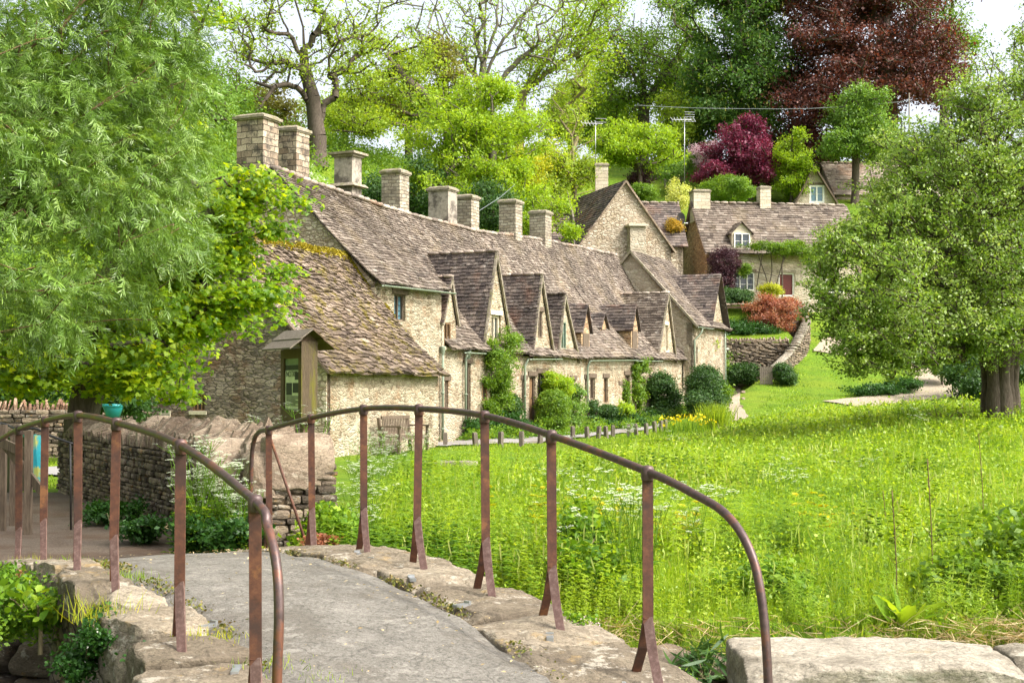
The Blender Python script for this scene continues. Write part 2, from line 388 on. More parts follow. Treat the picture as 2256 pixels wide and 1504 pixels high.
M['wall_pale'] = rubble('wall_pale', [(.36,.30,.21),(.46,.39,.29),(.54,.48,.36),(.36,.29,.20)], (.40,.34,.25), w=.34, h=.14, speck=.55, bs=.7)
M['wall_rust'] = rubble('wall_rust', [(.30,.17,.09),(.48,.32,.18),(.60,.42,.24),(.36,.24,.15)], (.26,.19,.12), w=.3, h=.09, speck=.5)
M['chim_block'] = ashlar('chim_block', [(.52,.43,.31),(.24,.175,.12)], (.07,.055,.04), ROWANG, bw=.38, bh=.19, damt=.75)
M['chim_pale'] = ashlar('chim_pale', [(.50,.44,.34),(.34,.28,.20)], (.14,.115,.085), ROWANG, bw=.30, bh=.12, damt=.6, dark=(.12,.10,.08))
M['chim_render'] = speckled('chim_render', [(.15,.125,.10),(.33,.285,.23),(.45,.40,.33)], 9, .5, big=(.075,.062,.05), bigs=1.8, bigr=(.47,.58))
M['ashlar_d'] = ashlar('ashlar_d', [(.62,.55,.42),(.54,.46,.33)], (.36,.30,.21), R(10), bw=.5, bh=.2, damt=.15)
M['cap'] = speckled('cap', [(.10,.085,.06),(.26,.22,.16),(.42,.38,.30)], 10, .6, big=(.16,.15,.06), bigs=3)
M['slate'] = tiles('slate', [(.070,.053,.041),(.125,.097,.075),(.185,.148,.115),(.255,.212,.168)], warm=(.19,.145,.085), lam=.5)
M['slate_dark'] = tiles('slate_dark', [(.060,.048,.044),(.105,.084,.074),(.155,.123,.103),(.215,.172,.142)], lichen=(.50,.46,.40), lam=.55, warm=(.22,.10,.055))
M['slate_moss'] = tiles('slate_moss', [(.062,.043,.031),(.120,.088,.063),(.185,.138,.100),(.27,.21,.158)], lichen=(.40,.35,.28), lam=.4, moss=(.14,.11,.015), moss_amt=.9, warm=(.19,.135,.08))
M['slate_pale'] = tiles('slate_pale', [(.20,.16,.13),(.29,.235,.19),(.38,.31,.25),(.44,.37,.30)])
M['moss_green'] = leafmat('moss_green', [(.05,.055,.015),(.10,.12,.015),(.20,.19,.03),(.20,.13,.06)], .2)
M['moss'] = leafmat('moss', [(.16,.13,.012),(.30,.25,.02),(.42,.33,.03)], .2)
M['timber'] = speckled('timber', [(.05,.035,.024),(.12,.088,.06),(.19,.145,.10)], 10, .5, stretch=(4,4,.5))
M['timber_grey'] = speckled('timber_grey', [(.06,.048,.036),(.14,.115,.09),(.24,.205,.165)], 10, .5, stretch=(2,2,2), usetint=.4)
M['timber_warm'] = speckled('timber_warm', [(.10,.055,.028),(.19,.11,.052),(.28,.175,.09)], 9, .4, stretch=(4,4,.6))
M['board_wood'] = speckled('board_wood', [(.06,.038,.024),(.11,.072,.044),(.17,.12,.078)], 12, .5, stretch=(5,5,.6))
M['board_alga'] = speckled('board_alga', [(.05,.036,.022),(.09,.064,.038),(.13,.095,.055)], 12, .5, stretch=(5,5,.6), big=(.13,.12,.012), bigs=1.2, bigr=(.46,.60))
M['stone_frame'] = speckled('stone_frame', [(.42,.35,.24),(.56,.49,.36),(.66,.59,.46)], 14, .3)
M['glass'] = plain('glass', (.03,.045,.055), .08, .8)
M['glass_blue'] = plain('glass_blue', (.10,.20,.24), .12, .8)
M['lead'] = plain('lead', (.05,.07,.08), .5)
M['white_paint'] = plain('white_paint', (.80,.78,.70), .5)
M['green_paint'] = plain('green_paint', (.19,.23,.16), .6)
M['door_red'] = plain('door_red', (.12,.018,.012), .5)
M['teal_plastic'] = plain('teal_plastic', (.012,.19,.19), .35)
M['teal_paint'] = speckled('teal_paint', [(.01,.16,.20),(.02,.26,.30),(.05,.32,.30)], 3, .1, big=(.36,.34,.04), bigs=2.2, bigr=(.5,.56))
M['black_metal'] = plain('black_metal', (.02,.018,.017), .5, .5)
M['steel'] = plain('steel', (.45,.46,.46), .35, .5, .8)
M['cable'] = plain('cable', (.16,.18,.18), .6)
M['rust'] = speckled('rust', [(.032,.015,.010),(.085,.032,.017),(.15,.06,.028)], 22, .4, .65, big=(.038,.02,.016), bigs=3.0, spec=.4, dist=.004, big2=(.20,.085,.03), big2s=6, big2r=(.57,.67))
M['rust_lit_leg'] = speckled('rust_lit_leg', [(.06,.028,.02),(.115,.062,.048),(.21,.14,.12)], 40, .35, .5, spec=.5, dist=.003)  # paler pinkish copy of rust: sunlight painted into the leg colour
M['rail_metal'] = speckled('rail_metal', [(.035,.02,.017),(.075,.045,.04),(.12,.075,.065)], 30, .4, .46, spec=.6, dist=.002, metal=.35, big=(.16,.06,.03), bigs=6, bigr=(.52,.62))
M['tarmac'] = rockmat('tarmac', [(.15,.138,.115),(.20,.185,.157),(.26,.24,.205)], lichen=(.17,.145,.11), lam=.4, pale=(.29,.27,.23), dark=(.125,.11,.088), usetint=0.0)
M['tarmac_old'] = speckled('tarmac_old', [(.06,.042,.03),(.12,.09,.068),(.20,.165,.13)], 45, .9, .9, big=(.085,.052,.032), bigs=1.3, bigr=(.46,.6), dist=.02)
M['road'] = speckled('road', [(.19,.175,.16),(.26,.245,.23),(.33,.31,.29)], 20, .3, .9, big=(.17,.14,.10), bigs=.5)
M['gravel'] = speckled('gravel', [(.17,.135,.09),(.31,.255,.18),(.45,.39,.29)], 18, .6, .95)
M['deck_stone'] = rockmat('deck_stone', [(.15,.12,.082),(.26,.215,.152),(.40,.34,.25)], lichen=(.34,.23,.09), lam=.5, dark=(.14,.112,.08), pale=(.44,.40,.32))
M['coping_stone'] = rockmat('coping_stone', [(.19,.14,.10),(.32,.245,.175),(.46,.37,.27)], lichen=(.22,.15,.08), lam=.4, pale=(.44,.38,.29), dark=(.16,.115,.08))
M['coping_red'] = rockmat('coping_red', [(.22,.125,.08),(.33,.20,.13),(.42,.29,.20)], lichen=(.30,.16,.08), pale=(.46,.36,.27), dark=(.14,.08,.05), usetint=.6)
M['dry_stone'] = rockmat('dry_stone', [(.09,.07,.05),(.20,.155,.11),(.33,.26,.18)], lichen=(.40,.22,.05), lam=.5, pale=(.36,.33,.27), usetint=.6, sc=1.4)
M['slab_stone'] = rockmat('slab_stone', [(.17,.145,.105),(.27,.235,.175),(.40,.355,.28)], lichen=(.32,.23,.09), lam=.45, dark=(.14,.12,.088), pale=(.44,.41,.33))
M['bark'] = speckled('bark', [(.035,.026,.018),(.085,.066,.048),(.15,.125,.095)], 8, .8, .95, stretch=(3,3,.7), dist=.03)
M['bark_grey'] = speckled('bark_grey', [(.07,.06,.045),(.15,.13,.10),(.23,.205,.165)], 8, .7, .95, stretch=(3,3,.7), dist=.03)
M['bark_gold'] = speckled('bark_gold', [(.09,.07,.03),(.17,.14,.07),(.25,.21,.11)], 8, .5, .95, stretch=(3,3,.7))
M['bark_willow'] = speckled('bark_willow', [(.06,.04,.02),(.13,.085,.04),(.20,.14,.07)], 8, .8, .95, stretch=(2,2,.7))
M['seed'] = leafmat('seed', [(.24,.34,.05),(.34,.42,.09),(.44,.46,.16)], .4)
M['dead'] = leafmat('dead', [(.24,.17,.08),(.42,.32,.16),(.58,.47,.26)], .25)
M['white_flower'] = leafmat('white_flower', [(.62,.68,.50),(.80,.82,.70)], .35, (1.1,1.1,1.0))
M['yellow_flower'] = leafmat('yellow_flower', [(.80,.62,.01),(.90,.75,.03)], .35, (1.1,1.0,.6))
M['pink_flower'] = leafmat('pink_flower', [(.50,.30,.32),(.68,.56,.58)], .3, (1.1,1.0,1.0))
M['yellow_leaf'] = leafmat('yellow_leaf', [(.24,.32,.02),(.38,.42,.02),(.52,.48,.03)], .45)
M['orange_leaf'] = leafmat('orange_leaf', [(.20,.17,.02),(.36,.24,.02),(.50,.32,.03)], .4)
M['meadow'] = leafmat('meadow', [(.09,.165,.012),(.18,.30,.016),(.30,.43,.025),(.46,.54,.09)], .5, (1.45,1.35,.5), rough=.45, patch=((.09,.19,.015), .35, .5))
M['herb'] = leafmat('herb', [(.045,.12,.010),(.09,.20,.012),(.18,.31,.018),(.32,.44,.03)], .45)
M['herb_dark'] = leafmat('herb_dark', [(.015,.055,.008),(.03,.10,.012),(.06,.15,.02)], .35)
M['leaf_willow'] = leafmat('leaf_willow', [(.045,.095,.012),(.10,.19,.022),(.18,.30,.05),(.34,.45,.15)], .28, (1.5,1.4,.4), rough=.38, spec=.45)
M['leaf_maple'] = leafmat('leaf_maple', [(.06,.14,.008),(.13,.26,.012),(.28,.42,.015),(.48,.55,.02)], .55, (1.9,1.5,.3), rough=.4)
M['leaf_right'] = leafmat('leaf_right', [(.08,.155,.018),(.15,.25,.028),(.27,.38,.075),(.46,.54,.24)], .42, (1.4,1.35,.5), rough=.38, spec=.45)
M['leaf_lime'] = leafmat('leaf_lime', [(.15,.26,.015),(.26,.40,.02),(.38,.50,.03)], .5)
M['leaf_yellow'] = leafmat('leaf_yellow', [(.12,.20,.012),(.24,.35,.02),(.38,.48,.05)], .5)
M['leaf_green'] = leafmat('leaf_green', [(.06,.13,.012),(.13,.24,.018),(.24,.36,.03)], .45)
M['leaf_mid'] = leafmat('leaf_mid', [(.07,.15,.022),(.14,.26,.035),(.24,.38,.06)], .4)
M['leaf_chest'] = leafmat('leaf_chest', [(.03,.085,.015),(.075,.165,.022),(.17,.29,.045)], .38)
M['leaf_dark'] = leafmat('leaf_dark', [(.02,.055,.012),(.04,.10,.018),(.085,.165,.03)], .32)
M['leaf_beech'] = leafmat('leaf_beech', [(.042,.016,.013),(.10,.036,.025),(.20,.07,.045)], .35, (1.4,.9,.6))
M['leaf_purple'] = leafmat('leaf_purple', [(.075,.012,.030),(.16,.022,.055),(.26,.045,.09)], .35, (1.4,.7,.8))
M['leaf_purple_dark'] = leafmat('leaf_purple_dark', [(.03,.013,.018),(.065,.025,.035),(.11,.045,.05)], .3, (1.2,.8,.8))
M['leaf_red'] = leafmat('leaf_red', [(.20,.065,.035),(.34,.13,.07),(.42,.26,.10)], .4, (1.3,.9,.7))
M['leaf_brown'] = leafmat('leaf_brown', [(.09,.085,.018),(.16,.16,.028),(.24,.25,.05)], .4)
M['leaf_var'] = leafmat('leaf_var', [(.28,.36,.05),(.50,.54,.14),(.66,.66,.30)], .4)

def ground_mat():
    m, T, out = newmat('ground')
    c = coords(T)
    f = noise_(T, c, 9, 6, .75); g = noise_(T, c, .35, 5, .6); h = noise_(T, c, 1.8, 5, .7)
    col = ramp(T, f, [(.3, (.04,.09,.008)), (.5, (.10,.18,.012)), (.7, (.18,.26,.025))])
    col = mix(T, ramp(T, g, [(.45, 0.0), (.62, .5)]), col, (.17,.21,.018))
    col = mix(T, ramp(T, noise_(T, c, .9, 6, .8), [(.5, 0.0), (.66, .6)]), col, (.05,.10,.012))
    col = mix(T, ramp(T, h, [(.6, 0.0), (.74, .35)]), col, (.19,.15,.06))
    surf(T, out, col, .95, math_(T, 'ADD', f, h), .8, .05, .1)
    return m
M['ground'] = ground_mat()
def bank_mat():
    return speckled('bank', [(.05,.035,.02),(.12,.085,.05),(.19,.14,.08)], 8, .8, .95)
M['bank'] = bank_mat()
# ---------------------------------------------------------------- terrain
F0 = np.array([-3.9, 40.35]); U = np.array([.42, .907]); U = U/np.linalg.norm(U); NIN = np.array([-U[1], U[0]])
def ss(a, b, x):
    t = np.clip((x - a)/(b - a), 0, 1); return t*t*(3 - 2*t)
def gz(x, y):
    x = np.asarray(x, float); y = np.asarray(y, float)
    dx = x - F0[0]; dy = y - F0[1]; s = U[0]*dx + U[1]*dy; t = NIN[0]*dx + NIN[1]*dy
    z = .45*ss(52, 70, y)*ss(2, 8, x)
    hA = np.interp(t, [8, 11, 27, 40, 65, 120, 400], [0, 1.6, 16.3, 21, 26.5, 28, 29])
    hB = np.interp(y, [56, 62, 66, 70, 74, 78, 82, 88, 95, 100, 106, 130, 170, 500], [.2, 1.0, 1.6, 2.4, 3.4, 4.9, 6.4, 9.0, 13.2, 15.0, 17.3, 23, 27, 29])
    m = np.maximum(ss(0.3, 2.8, -t)*ss(50, 62, y), ss(33, 39, s))
    m2 = ss(4, 16, x)*ss(18, 42, y)*.85
    g = np.maximum(np.maximum(hA, hB*m), z) + m2*(1 - ss(50, 66, y))
    bed = (x > 9.9) & (x < 14.6) & (y > 73.7) & (y < 76.6)
    g = np.where(bed, 4.15 + (y - 73.1)*.25, g)
    bed2 = (x > 9.9) & (x < 14.8) & (y >= 76.6) & (y < 79.6)
    g = np.where(bed2, 6.3, g)
    lf = ss(-1.0, -2.0, x) if False else 1 - ss(-2.4, -1.6, x)
    ch = 1 - ss(.80, 1.05, np.abs(y - 8.25 + .95*lf - .12*np.sin(x*.9))/(1 + 1.0*lf))
    return g*(1 - ch) - 1.15*ch
def gzf(x, y): return float(gz(x, y))
def onground(u, v, Ymin=5, Ymax=160):
    """first place where the sight line through photo point (u, v) meets the ground"""
    Y = Ymin
    while Y < Ymax:
        p = at(u, v, Y)
        if p.z <= gzf(p.x, p.y): return p
        Y *= 1.004
    return at(u, v, Ymax)

xs = np.unique(np.concatenate([-np.geomspace(45, 2500, 26), np.arange(-45, -8, .75), np.arange(-8, 8, .3), np.arange(8, 50, .6), np.geomspace(50, 2500, 26)]))
ys = np.unique(np.concatenate([-np.geomspace(4, 600, 14), np.arange(-4, 4.8, .8), np.arange(4.8, 9.8, .1), np.arange(9.8, 84, .6), np.geomspace(84, 3000, 46)]))
XX, YY = np.meshgrid(xs, ys); ZZ = gz(XX, YY)
ZZ = ZZ + .05*np.sin(XX*1.7 + YY*.9)*np.sin(YY*1.3 - XX*.6)*(np.abs(YY - 8.25) > 1.2)
gm = MB(); nx, ny = len(xs), len(ys)
gm.v = [tuple(p) for p in np.stack([XX.ravel(), YY.ravel(), ZZ.ravel()], 1)]
gm.f = [(j*nx+i, j*nx+i+1, (j+1)*nx+i+1, (j+1)*nx+i) for j in range(ny-1) for i in range(nx-1)]
gm.t = [.5]*len(gm.f)
tag(build('ground', gm, M['ground'], smooth=True), kind='structure')
wm = MB(); wm.add([(-60,4.9,-.95),(60,4.9,-.95),(60,9.6,-.95),(-60,9.6,-.95)], [(0,1,2,3)])
wmat = plain('water_dark', (.012,.016,.010), .08, .6)
tag(build('water', wm, wmat), kind='structure')

def gzm(x, y):
    i = int(np.clip(np.searchsorted(xs, x) - 1, 0, nx-2)); j = int(np.clip(np.searchsorted(ys, y) - 1, 0, ny-2)); fx = (x-xs[i])/(xs[i+1]-xs[i]); fy = (y-ys[j])/(ys[j+1]-ys[j])
    return float((ZZ[j,i]*(1-fx) + ZZ[j,i+1]*fx)*(1-fy) + (ZZ[j+1,i]*(1-fx) + ZZ[j+1,i+1]*fx)*fy)
def strip(name, L, Rr, mat, dz=.03, n=60, m=6, kind='structure', zf=None):
    """ribbon between two polylines, draped on the ground"""
    def res(P):
        P = np.array(P, float); d = np.concatenate([[0], np.cumsum(np.linalg.norm(np.diff(P, axis=0), axis=1))])
        q = np.linspace(0, d[-1], n); return np.stack([np.interp(q, d, P[:, 0]), np.interp(q, d, P[:, 1])], 1)
    A, B = res(L), res(Rr); mb = MB()
    for i in range(n):
        for j in range(m+1):
            p = A[i]*(1-j/m) + B[i]*j/m
            w = .08*noise.noise(Vector((p[0]*1.3, p[1]*1.3, 3.3))) if j in (0, m) else 0
            mb.v.append((p[0]+w, p[1]+w, (zf(p[0], p[1]) if zf else gzm(p[0], p[1])) + dz))
    for i in range(n-1):
        for j in range(m): mb.f.append((i*(m+1)+j, i*(m+1)+j+1, (i+1)*(m+1)+j+1, (i+1)*(m+1)+j)); mb.t.append(.5)
    o = build(name, mb, mat, smooth=True)
    # make the face normals point up
    o.data.flip_normals() if o.data.polygons[0].normal.z < 0 else None
    return tag(o, kind=kind)

# ---------------------------------------------------------------- footbridge frame: a along, q across
BO = Vector((0, 6, 0)); BD = Vector((-.471, .882, 0)).normalized(); BR = Vector((.882, .471, 0)).normalized()
def deckz(a):
    z = .455 - .031*(a - 3.3)**2
    return max(z, .03)
def bp(a, q, z=None): 
    p = BO + BD*a + BR*q; p.z = deckz(a) if z is None else z; return p
BRIDGE = thing('footbridge', 'low humped stone footbridge with tarmac deck and worn edge slabs over the stream', 'bridge', bp(3.3, 0, 0))
# tarmac deck
mb = MB(); na, nq = 60, 14
for i in range(na+1):
    a = -3.2 + 9.5*i/na
    for j in range(nq+1):
        q = -.98 + 1.74*j/nq
        p = bp(a, q); mb.v.append((p.x, p.y, p.z + .030 - .025*abs(q+.1) - .09*float(ss(.58 + .10*noise.noise(Vector((a*2.3, 4.0, q > 0))), .70 + .12*float(ss(1.2, 3, a)), abs(q+.10) - .0)) + .006*noise.noise(Vector((p.x*3, p.y*3, 0)))))
for i in range(na):
    for j in range(nq): mb.f.append((i*(nq+1)+j, i*(nq+1)+j+1, (i+1)*(nq+1)+j+1, (i+1)*(nq+1)+j)); mb.t.append(.5)
o = build('deck', mb, M['tarmac'], BRIDGE, True); o.data.flip_normals() if o.data.polygons[0].normal.z < 0 else None
# masonry body under the deck, with a segmental arch opening
mb = MB()
for q, sg in ((-1.16, -1), (1.12, 1)):
    top = []; bot = []
    for i in range(41):
        a = -3.2 + 10.0*i/40; top.append(bp(a, q, deckz(a) - .08))
        c = (a - 3.05)/1.0
        zb = -1.2 if abs(c) >= 1 else -1.2 + 1.15*math.sqrt(1 - c*c)
        bot.append(bp(a, q, zb))
    n = len(top); fs = [(i, i+1, n+i+1, n+i) if sg > 0 else (n+i, n+i+1, i+1, i) for i in range(n-1)]
    mb.add(top + bot, fs)
arch = []
for i in range(21):
    c = -1 + 2*i/20; z = -1.2 + 1.15*math.sqrt(max(0, 1 - c*c)); arch.append((3.05 + c*1.0, z))
mb.add([bp(a, -1.16, z) for a, z in arch] + [bp(a, 1.12, z) for a, z in arch], [(i, i+1, 21+i+1, 21+i) for i in range(20)])
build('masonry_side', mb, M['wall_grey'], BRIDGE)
# edge slabs, right side: flat worn slabs, flush with the deck
k = 0
a = -2.6
while a < 6.2:
    L = rnd.uniform(.55, .95); mb = MB(); k += 1
    w0 = .60 + rnd.uniform(-.16, .08); w1 = 1.14 + rnd.uniform(-.05, .07)
    c = bp(a + L/2, (w0+w1)/2); sl = (deckz(a+L) - deckz(a))/L
    ex = Vector((BD.x, BD.y, sl))*(L/2 - .006); ey = BR*((w1-w0)/2); ez = Vector((0,0,.12))
    mb.rock(c + Vector((0,0,-.096 + rnd.uniform(-.006,.012))), ex, ey, ez, seed=k, n=28, p=13, rough=.04, fr=2.6, facet=5, fine=.018, tint=rnd.random())
    build('edge_slab', mb, M['deck_stone'], BRIDGE); a += L
# left side: chunky kerb stones, proud and stepped, outer face dropping to the stream
a = -2.4
while a < 6.6:
    L = rnd.uniform(.38, .75); mb = MB(); k += 1
    w0 = -.72 - rnd.uniform(0, .1) - .14*float(ss(1.2, 3, a)); w1 = -1.20 - rnd.uniform(-.05, .14); H = rnd.uniform(.11, .16)
    c = bp(a + L/2, (w0+w1)/2); sl = (deckz(a+L) - deckz(a))/L*.6
    ex = Vector((BD.x, BD.y, sl))*(L/2 - .008); ey = BR*((w0-w1)/2); ez = Vector((0,0,H))
    mb.rock(c + Vector((0,0,-H + .03 + rnd.uniform(0,.03))), ex, ey, ez, seed=k, n=26, p=14, rough=.04, fr=2.8, facet=5, fine=.020, tint=rnd.random())
    build('edge_slab', mb, M['deck_stone'], BRIDGE); a += L
a = -1.5
while a < 5.5:                                     # a second course of blocks under the kerb
    L = rnd.uniform(.4, .8)
    if abs(a + L/2 - 3.05) > 1.2:
        mb = MB(); k += 1
        mb.rock(bp(a+L/2, -1.10, deckz(a+L/2) - .48 - rnd.uniform(0,.05)), BD*(L/2-.01), BR*.16, Vector((0,0,.15)), seed=k, n=6, p=7, rough=.08, tint=rnd.random())
        build('face_block', mb, M['deck_stone'], BRIDGE)
    a += L
# iron cramps let into the slabs
for a, q, r_ in ((1.05,.78,.5),(1.75,.62,1.2),(2.5,.66,.3),(3.3,.70,.9),(3.75,.82,.2),(.35,.72,2.0),(1.0,-.88,.4),(1.75,-.80,1.1),(2.4,-.92,.2),(.62,-.86,1.5)):
    mb = MB(); c = bp(a, q) + Vector((0,0,.024)); e1 = (BD*math.cos(r_) + BR*math.sin(r_)); e2 = (BR*math.cos(r_) - BD*math.sin(r_))
    mb.obox(c, e1*.055, e2*.018, Vector((0,0,.009))); mb.obox(c + e1*.05 + Vector((0,0,.008)), e1*.008, e2*.02, Vector((0,0,.012)))
    build('iron_cramp', mb, M['steel'], BRIDGE)

# ---------------------------------------------------------------- railings
def flat(mb, p, q, w, t, across, tint=.5):
    """flat iron bar from p to q, width w along 'across'"""
    p, q = Vector(p), Vector(q); d = (q-p); L = d.length; d.normalize(); ac = (across - d*across.dot(d)).normalized(); n = d.cross(ac)
    mb.obox((p+q)/2, ac*w/2, n*t/2, d*(L/2+.004), tint)
def railing(label, q, posts, ends, rail, braces=()):
    root = thing('iron_railing', label, 'railing', bp(3, q, 0), 'iron railings on the two sides of the footbridge')
    mb = MB(); mb.tube(rail, .0195, 12); build('handrail', mb, M['rail_metal'], root, True)
    for a, ztop in posts:
        mb = MB(); wid = Vector((1, .10, 0)).normalized()          # face of the bar turned a little from square
        wob = rnd.uniform(-.012, .012)
        base = bp(a, q); top = Vector((base.x, base.y, ztop - .012)); fork = Vector((base.x + wob, base.y, base.z + .30))
        flat(mb, fork, top, .050, .016, wid)
        post = build('post', mb, M['rust'], root)
        for sg in (1, -1):
            mb = MB(); foot = bp(a + sg*.17, q + .03*sg); foot.z -= .03; mid = fork.lerp(foot, .35); mid += Vector((0,0,-.02))
            wd = Vector((1, .25*sg, 0)).normalized()
            flat(mb, fork + Vector((0,0,.02)), mid, .046, .014, wd); flat(mb, mid, foot, .044, .014, wd)
            build('leg', mb, M['rust_lit_leg'] if sg < 0 else M['rust'], post)  # nearer leg gets the painted sunlit tone, farther leg the dark one
        mb = MB(); mb.lathe((base.x, base.y, ztop - .03), [(.028,-.012),(.031,0),(.031,.045),(.024,.056),(.010,.060),(0,.061)], 14)
        build('collar', mb, M['rail_metal'], post, True)
    for p, r_ in braces:
        mb = MB(); mb.tube(p, r_, 8); build('brace', mb, M['rust'], root, True)
    return root
def smooth_pts(P, n=8):
    P = [Vector(p) for p in P]; out = []
    for i in range(len(P)-1):
        p0, p1, p2, p3 = P[max(i-1,0)], P[i], P[i+1], P[min(i+2,len(P)-1)]
        for k in range(n):
            t = k/n; out.append(.5*((2*p1) + (-p0+p2)*t + (2*p0-5*p1+4*p2-p3)*t*t + (-p0+3*p1-3*p2+p3)*t**3))
    out.append(P[-1]); return out
RP_ = [(.36,1.197),(1.28,1.343),(2.06,1.435),(2.98,1.465),(3.91,1.454),(4.96,1.373),(5.96,1.263)]
rr = [bp(-.50,.95,-.1), bp(-.50,.95,.36), bp(-.46,.95,.70), bp(-.38,.95,.90), bp(-.22,.95,1.035), bp(0,.94,1.11)] + [bp(a,.92,z) for a, z in RP_] + [bp(6.22,.92,1.23), bp(6.36,.92,1.14), bp(6.42,.92,.9), bp(6.46,.92,.1)]
railing('rusty iron railing on the meadow side of the bridge, ending near the stone block', .92, RP_, None, smooth_pts(rr, 6),
        braces=(([bp(5.96,.93,1.2), bp(5.75,1.25,.12)], .012),))
LP_ = [(.30,1.13),(1.44,1.32),(2.80,1.40),(3.87,1.425),(5.0,1.37),(6.1,1.285)]
rl = [bp(-.10,-1.06,-.05), bp(-.10,-1.06,.45), bp(-.09,-1.05,.75), bp(-.02,-1.04,.93), bp(.12,-1.03,1.05)] + [bp(a,-1.02,z) for a, z in LP_] + [bp(7.2,-1.02,1.16), bp(8.3,-1.02,1.07), bp(8.6,-1.02,.95), bp(8.65,-1.02,.05)]
railing('rusty iron railing on the overgrown side of the bridge, nearest the dark path', -1.02, LP_, None, smooth_pts(rl, 6))

# ---------------------------------------------------------------- low stone wall with slab top beside the bridge
t = thing('slab_wall', 'low wall topped by thick weathered stone slabs beside the bridge end', 'wall', (2.6, 6.95, 0))
for i, (x0, x1, y0, y1) in enumerate(((1.10,2.40,6.60,7.42),(2.41,3.5,6.66,7.40),(3.51,4.6,6.68,7.42))):
    mb = MB(); mb.rock(((x0+x1)/2, (y0+y1)/2 - .04*i, .185), ((x1-x0)/2,0,0), (0,(y1-y0)/2,0), (0,0,.125), seed=i+3, n=44, p=18, rough=.02, fr=3.2, facet=4, fine=.016, tint=rnd.random())
    build('top_slab', mb, M['slab_stone'], t)
mb = MB()
for i in range(26):
    x = 1.25 + (i % 13)*.27; zz = -.08 - .2*(i//13); mb.rock((x, 7.0, zz), (.135,0,0), (0,.34,0), (0,0,.1), seed=i, n=4, p=7, rough=.06, tint=rnd.random())
build('masonry', mb, M['dry_stone'], t, True)
# rocky ledge over the stream between bridge and slab wall
t = thing('rock_ledge', 'dark broken rock ledge above the stream at the meadow edge', 'rocks', (1.2, 8.9, 0))
mb = MB()
for i in range(16):
    x = .35 + i*.13 + rnd.uniform(-.05,.05); mb.rock((x, 9.12 + rnd.uniform(-.08,.1), -.12 - rnd.uniform(0,.1)), (.15,.02,0), (-.03,.2,0), (0,0,.05), seed=i, n=7, p=5, rough=.12, facet=9, fine=.01, tint=rnd.random())
    mb.rock((x+.05, 9.22, -.36), (.16,0,.02), (0,.22,0), (0,0,.13), seed=i+40, n=7, p=5, rough=.12, facet=9, fine=.01, tint=rnd.random())
build('rock', mb, M['dry_stone'], t, True)

t = thing('bank_wall', 'old lichen spotted stone bank wall below the plants at the left bridge corner', 'wall', (-3.6, 9.0, -.5))
for r_ in range(5):
    x = -7.5 + .2*r_
    while x < -2.0:
        L = rnd.uniform(.25,.5); mb = MB(); z_ = -.12 - .2*r_
        mb.rock((x+L/2, 9.14 - .05*r_ - .12*math.sin((x)*.9)*-1 + rnd.uniform(-.03,.03), z_), (L/2-.006,0,0), (0,.16,0), (0,0,.098), seed=int(x*50)+r_*7, n=7, p=7, rough=.06, facet=7, fine=.012, tint=rnd.random())
        build('block', mb, M['dry_stone'], t, True); x += L
# ---------------------------------------------------------------- paths and roads
strip('path', [(-3.85,11.0),(-5.6,11.6),(-8.2,14),(-10.5,18),(-12.5,21.5)], [(-2.0,12.0),(-2.35,13.6),(-3.6,16.3),(-5.2,19.6),(-5.9,21.5)], M['tarmac_old'], .05, 50, 10,
      zf=lambda x, y: max(0.0, deckz((x*BD.x + (y-6)*BD.y)) - .045) if (x*BD.x + (y-6)*BD.y) < 8.2 else 0.0)
strip('path', [(-3.2,10.6),(-4.6,11.0)], [(-1.7,11.5),(-2.0,12.3)], M['tarmac_old'], .022, 12, 10, zf=lambda x, y: deckz((x*BD.x + (y-6)*BD.y)))
strip('road', [(-16,26.0),(-6.0,26.0)], [(-16,28.4),(-6.0,28.6)], M['road'], .04)
NE = [(-1.78,39.0),(-.6,41.0),(.85,43.0),(2.43,47.1),(3.94,51.0),(5.78,56.2),(8.0,62.5),(9.4,66.5)]
FE = [(-3.4,41.2),(-2.3,43.3),(-1.0,46.0),(.7,49.7),(2.2,53.2),(4.1,58.0),(6.4,63.8),(8.3,67.8)]
strip('road', NE, FE, M['road'], .045, 120, 8)
_gl = [onground(u, v, 45) for u, v in ((1562,931),(1585,922),(1596,905),(1598,888),(1606,872),(1613,861))]; _gr = [onground(u, v, 45) for u, v in ((1600,945),(1650,920),(1634,902),(1629,886),(1631,872),(1632,861))]
strip('path', [(q.x, q.y) for q in _gl], [(q.x, q.y) for q in _gr], M['gravel'], .05, 60, 6)
strip('path', [(13.4,61.5),(15.6,63.4),(18.2,66.0),(19.8,69.5),(20.0,73)], [(14.6,59.0),(17.2,61.0),(19.8,63.2),(21.6,67.0),(22.4,73)], M['gravel'], .06, 40, 5)
strip('path', [(15.8,74.6),(17.0,77.0)], [(18.6,73.6),(20.0,77.0)], M['gravel'], .05, 20, 4)
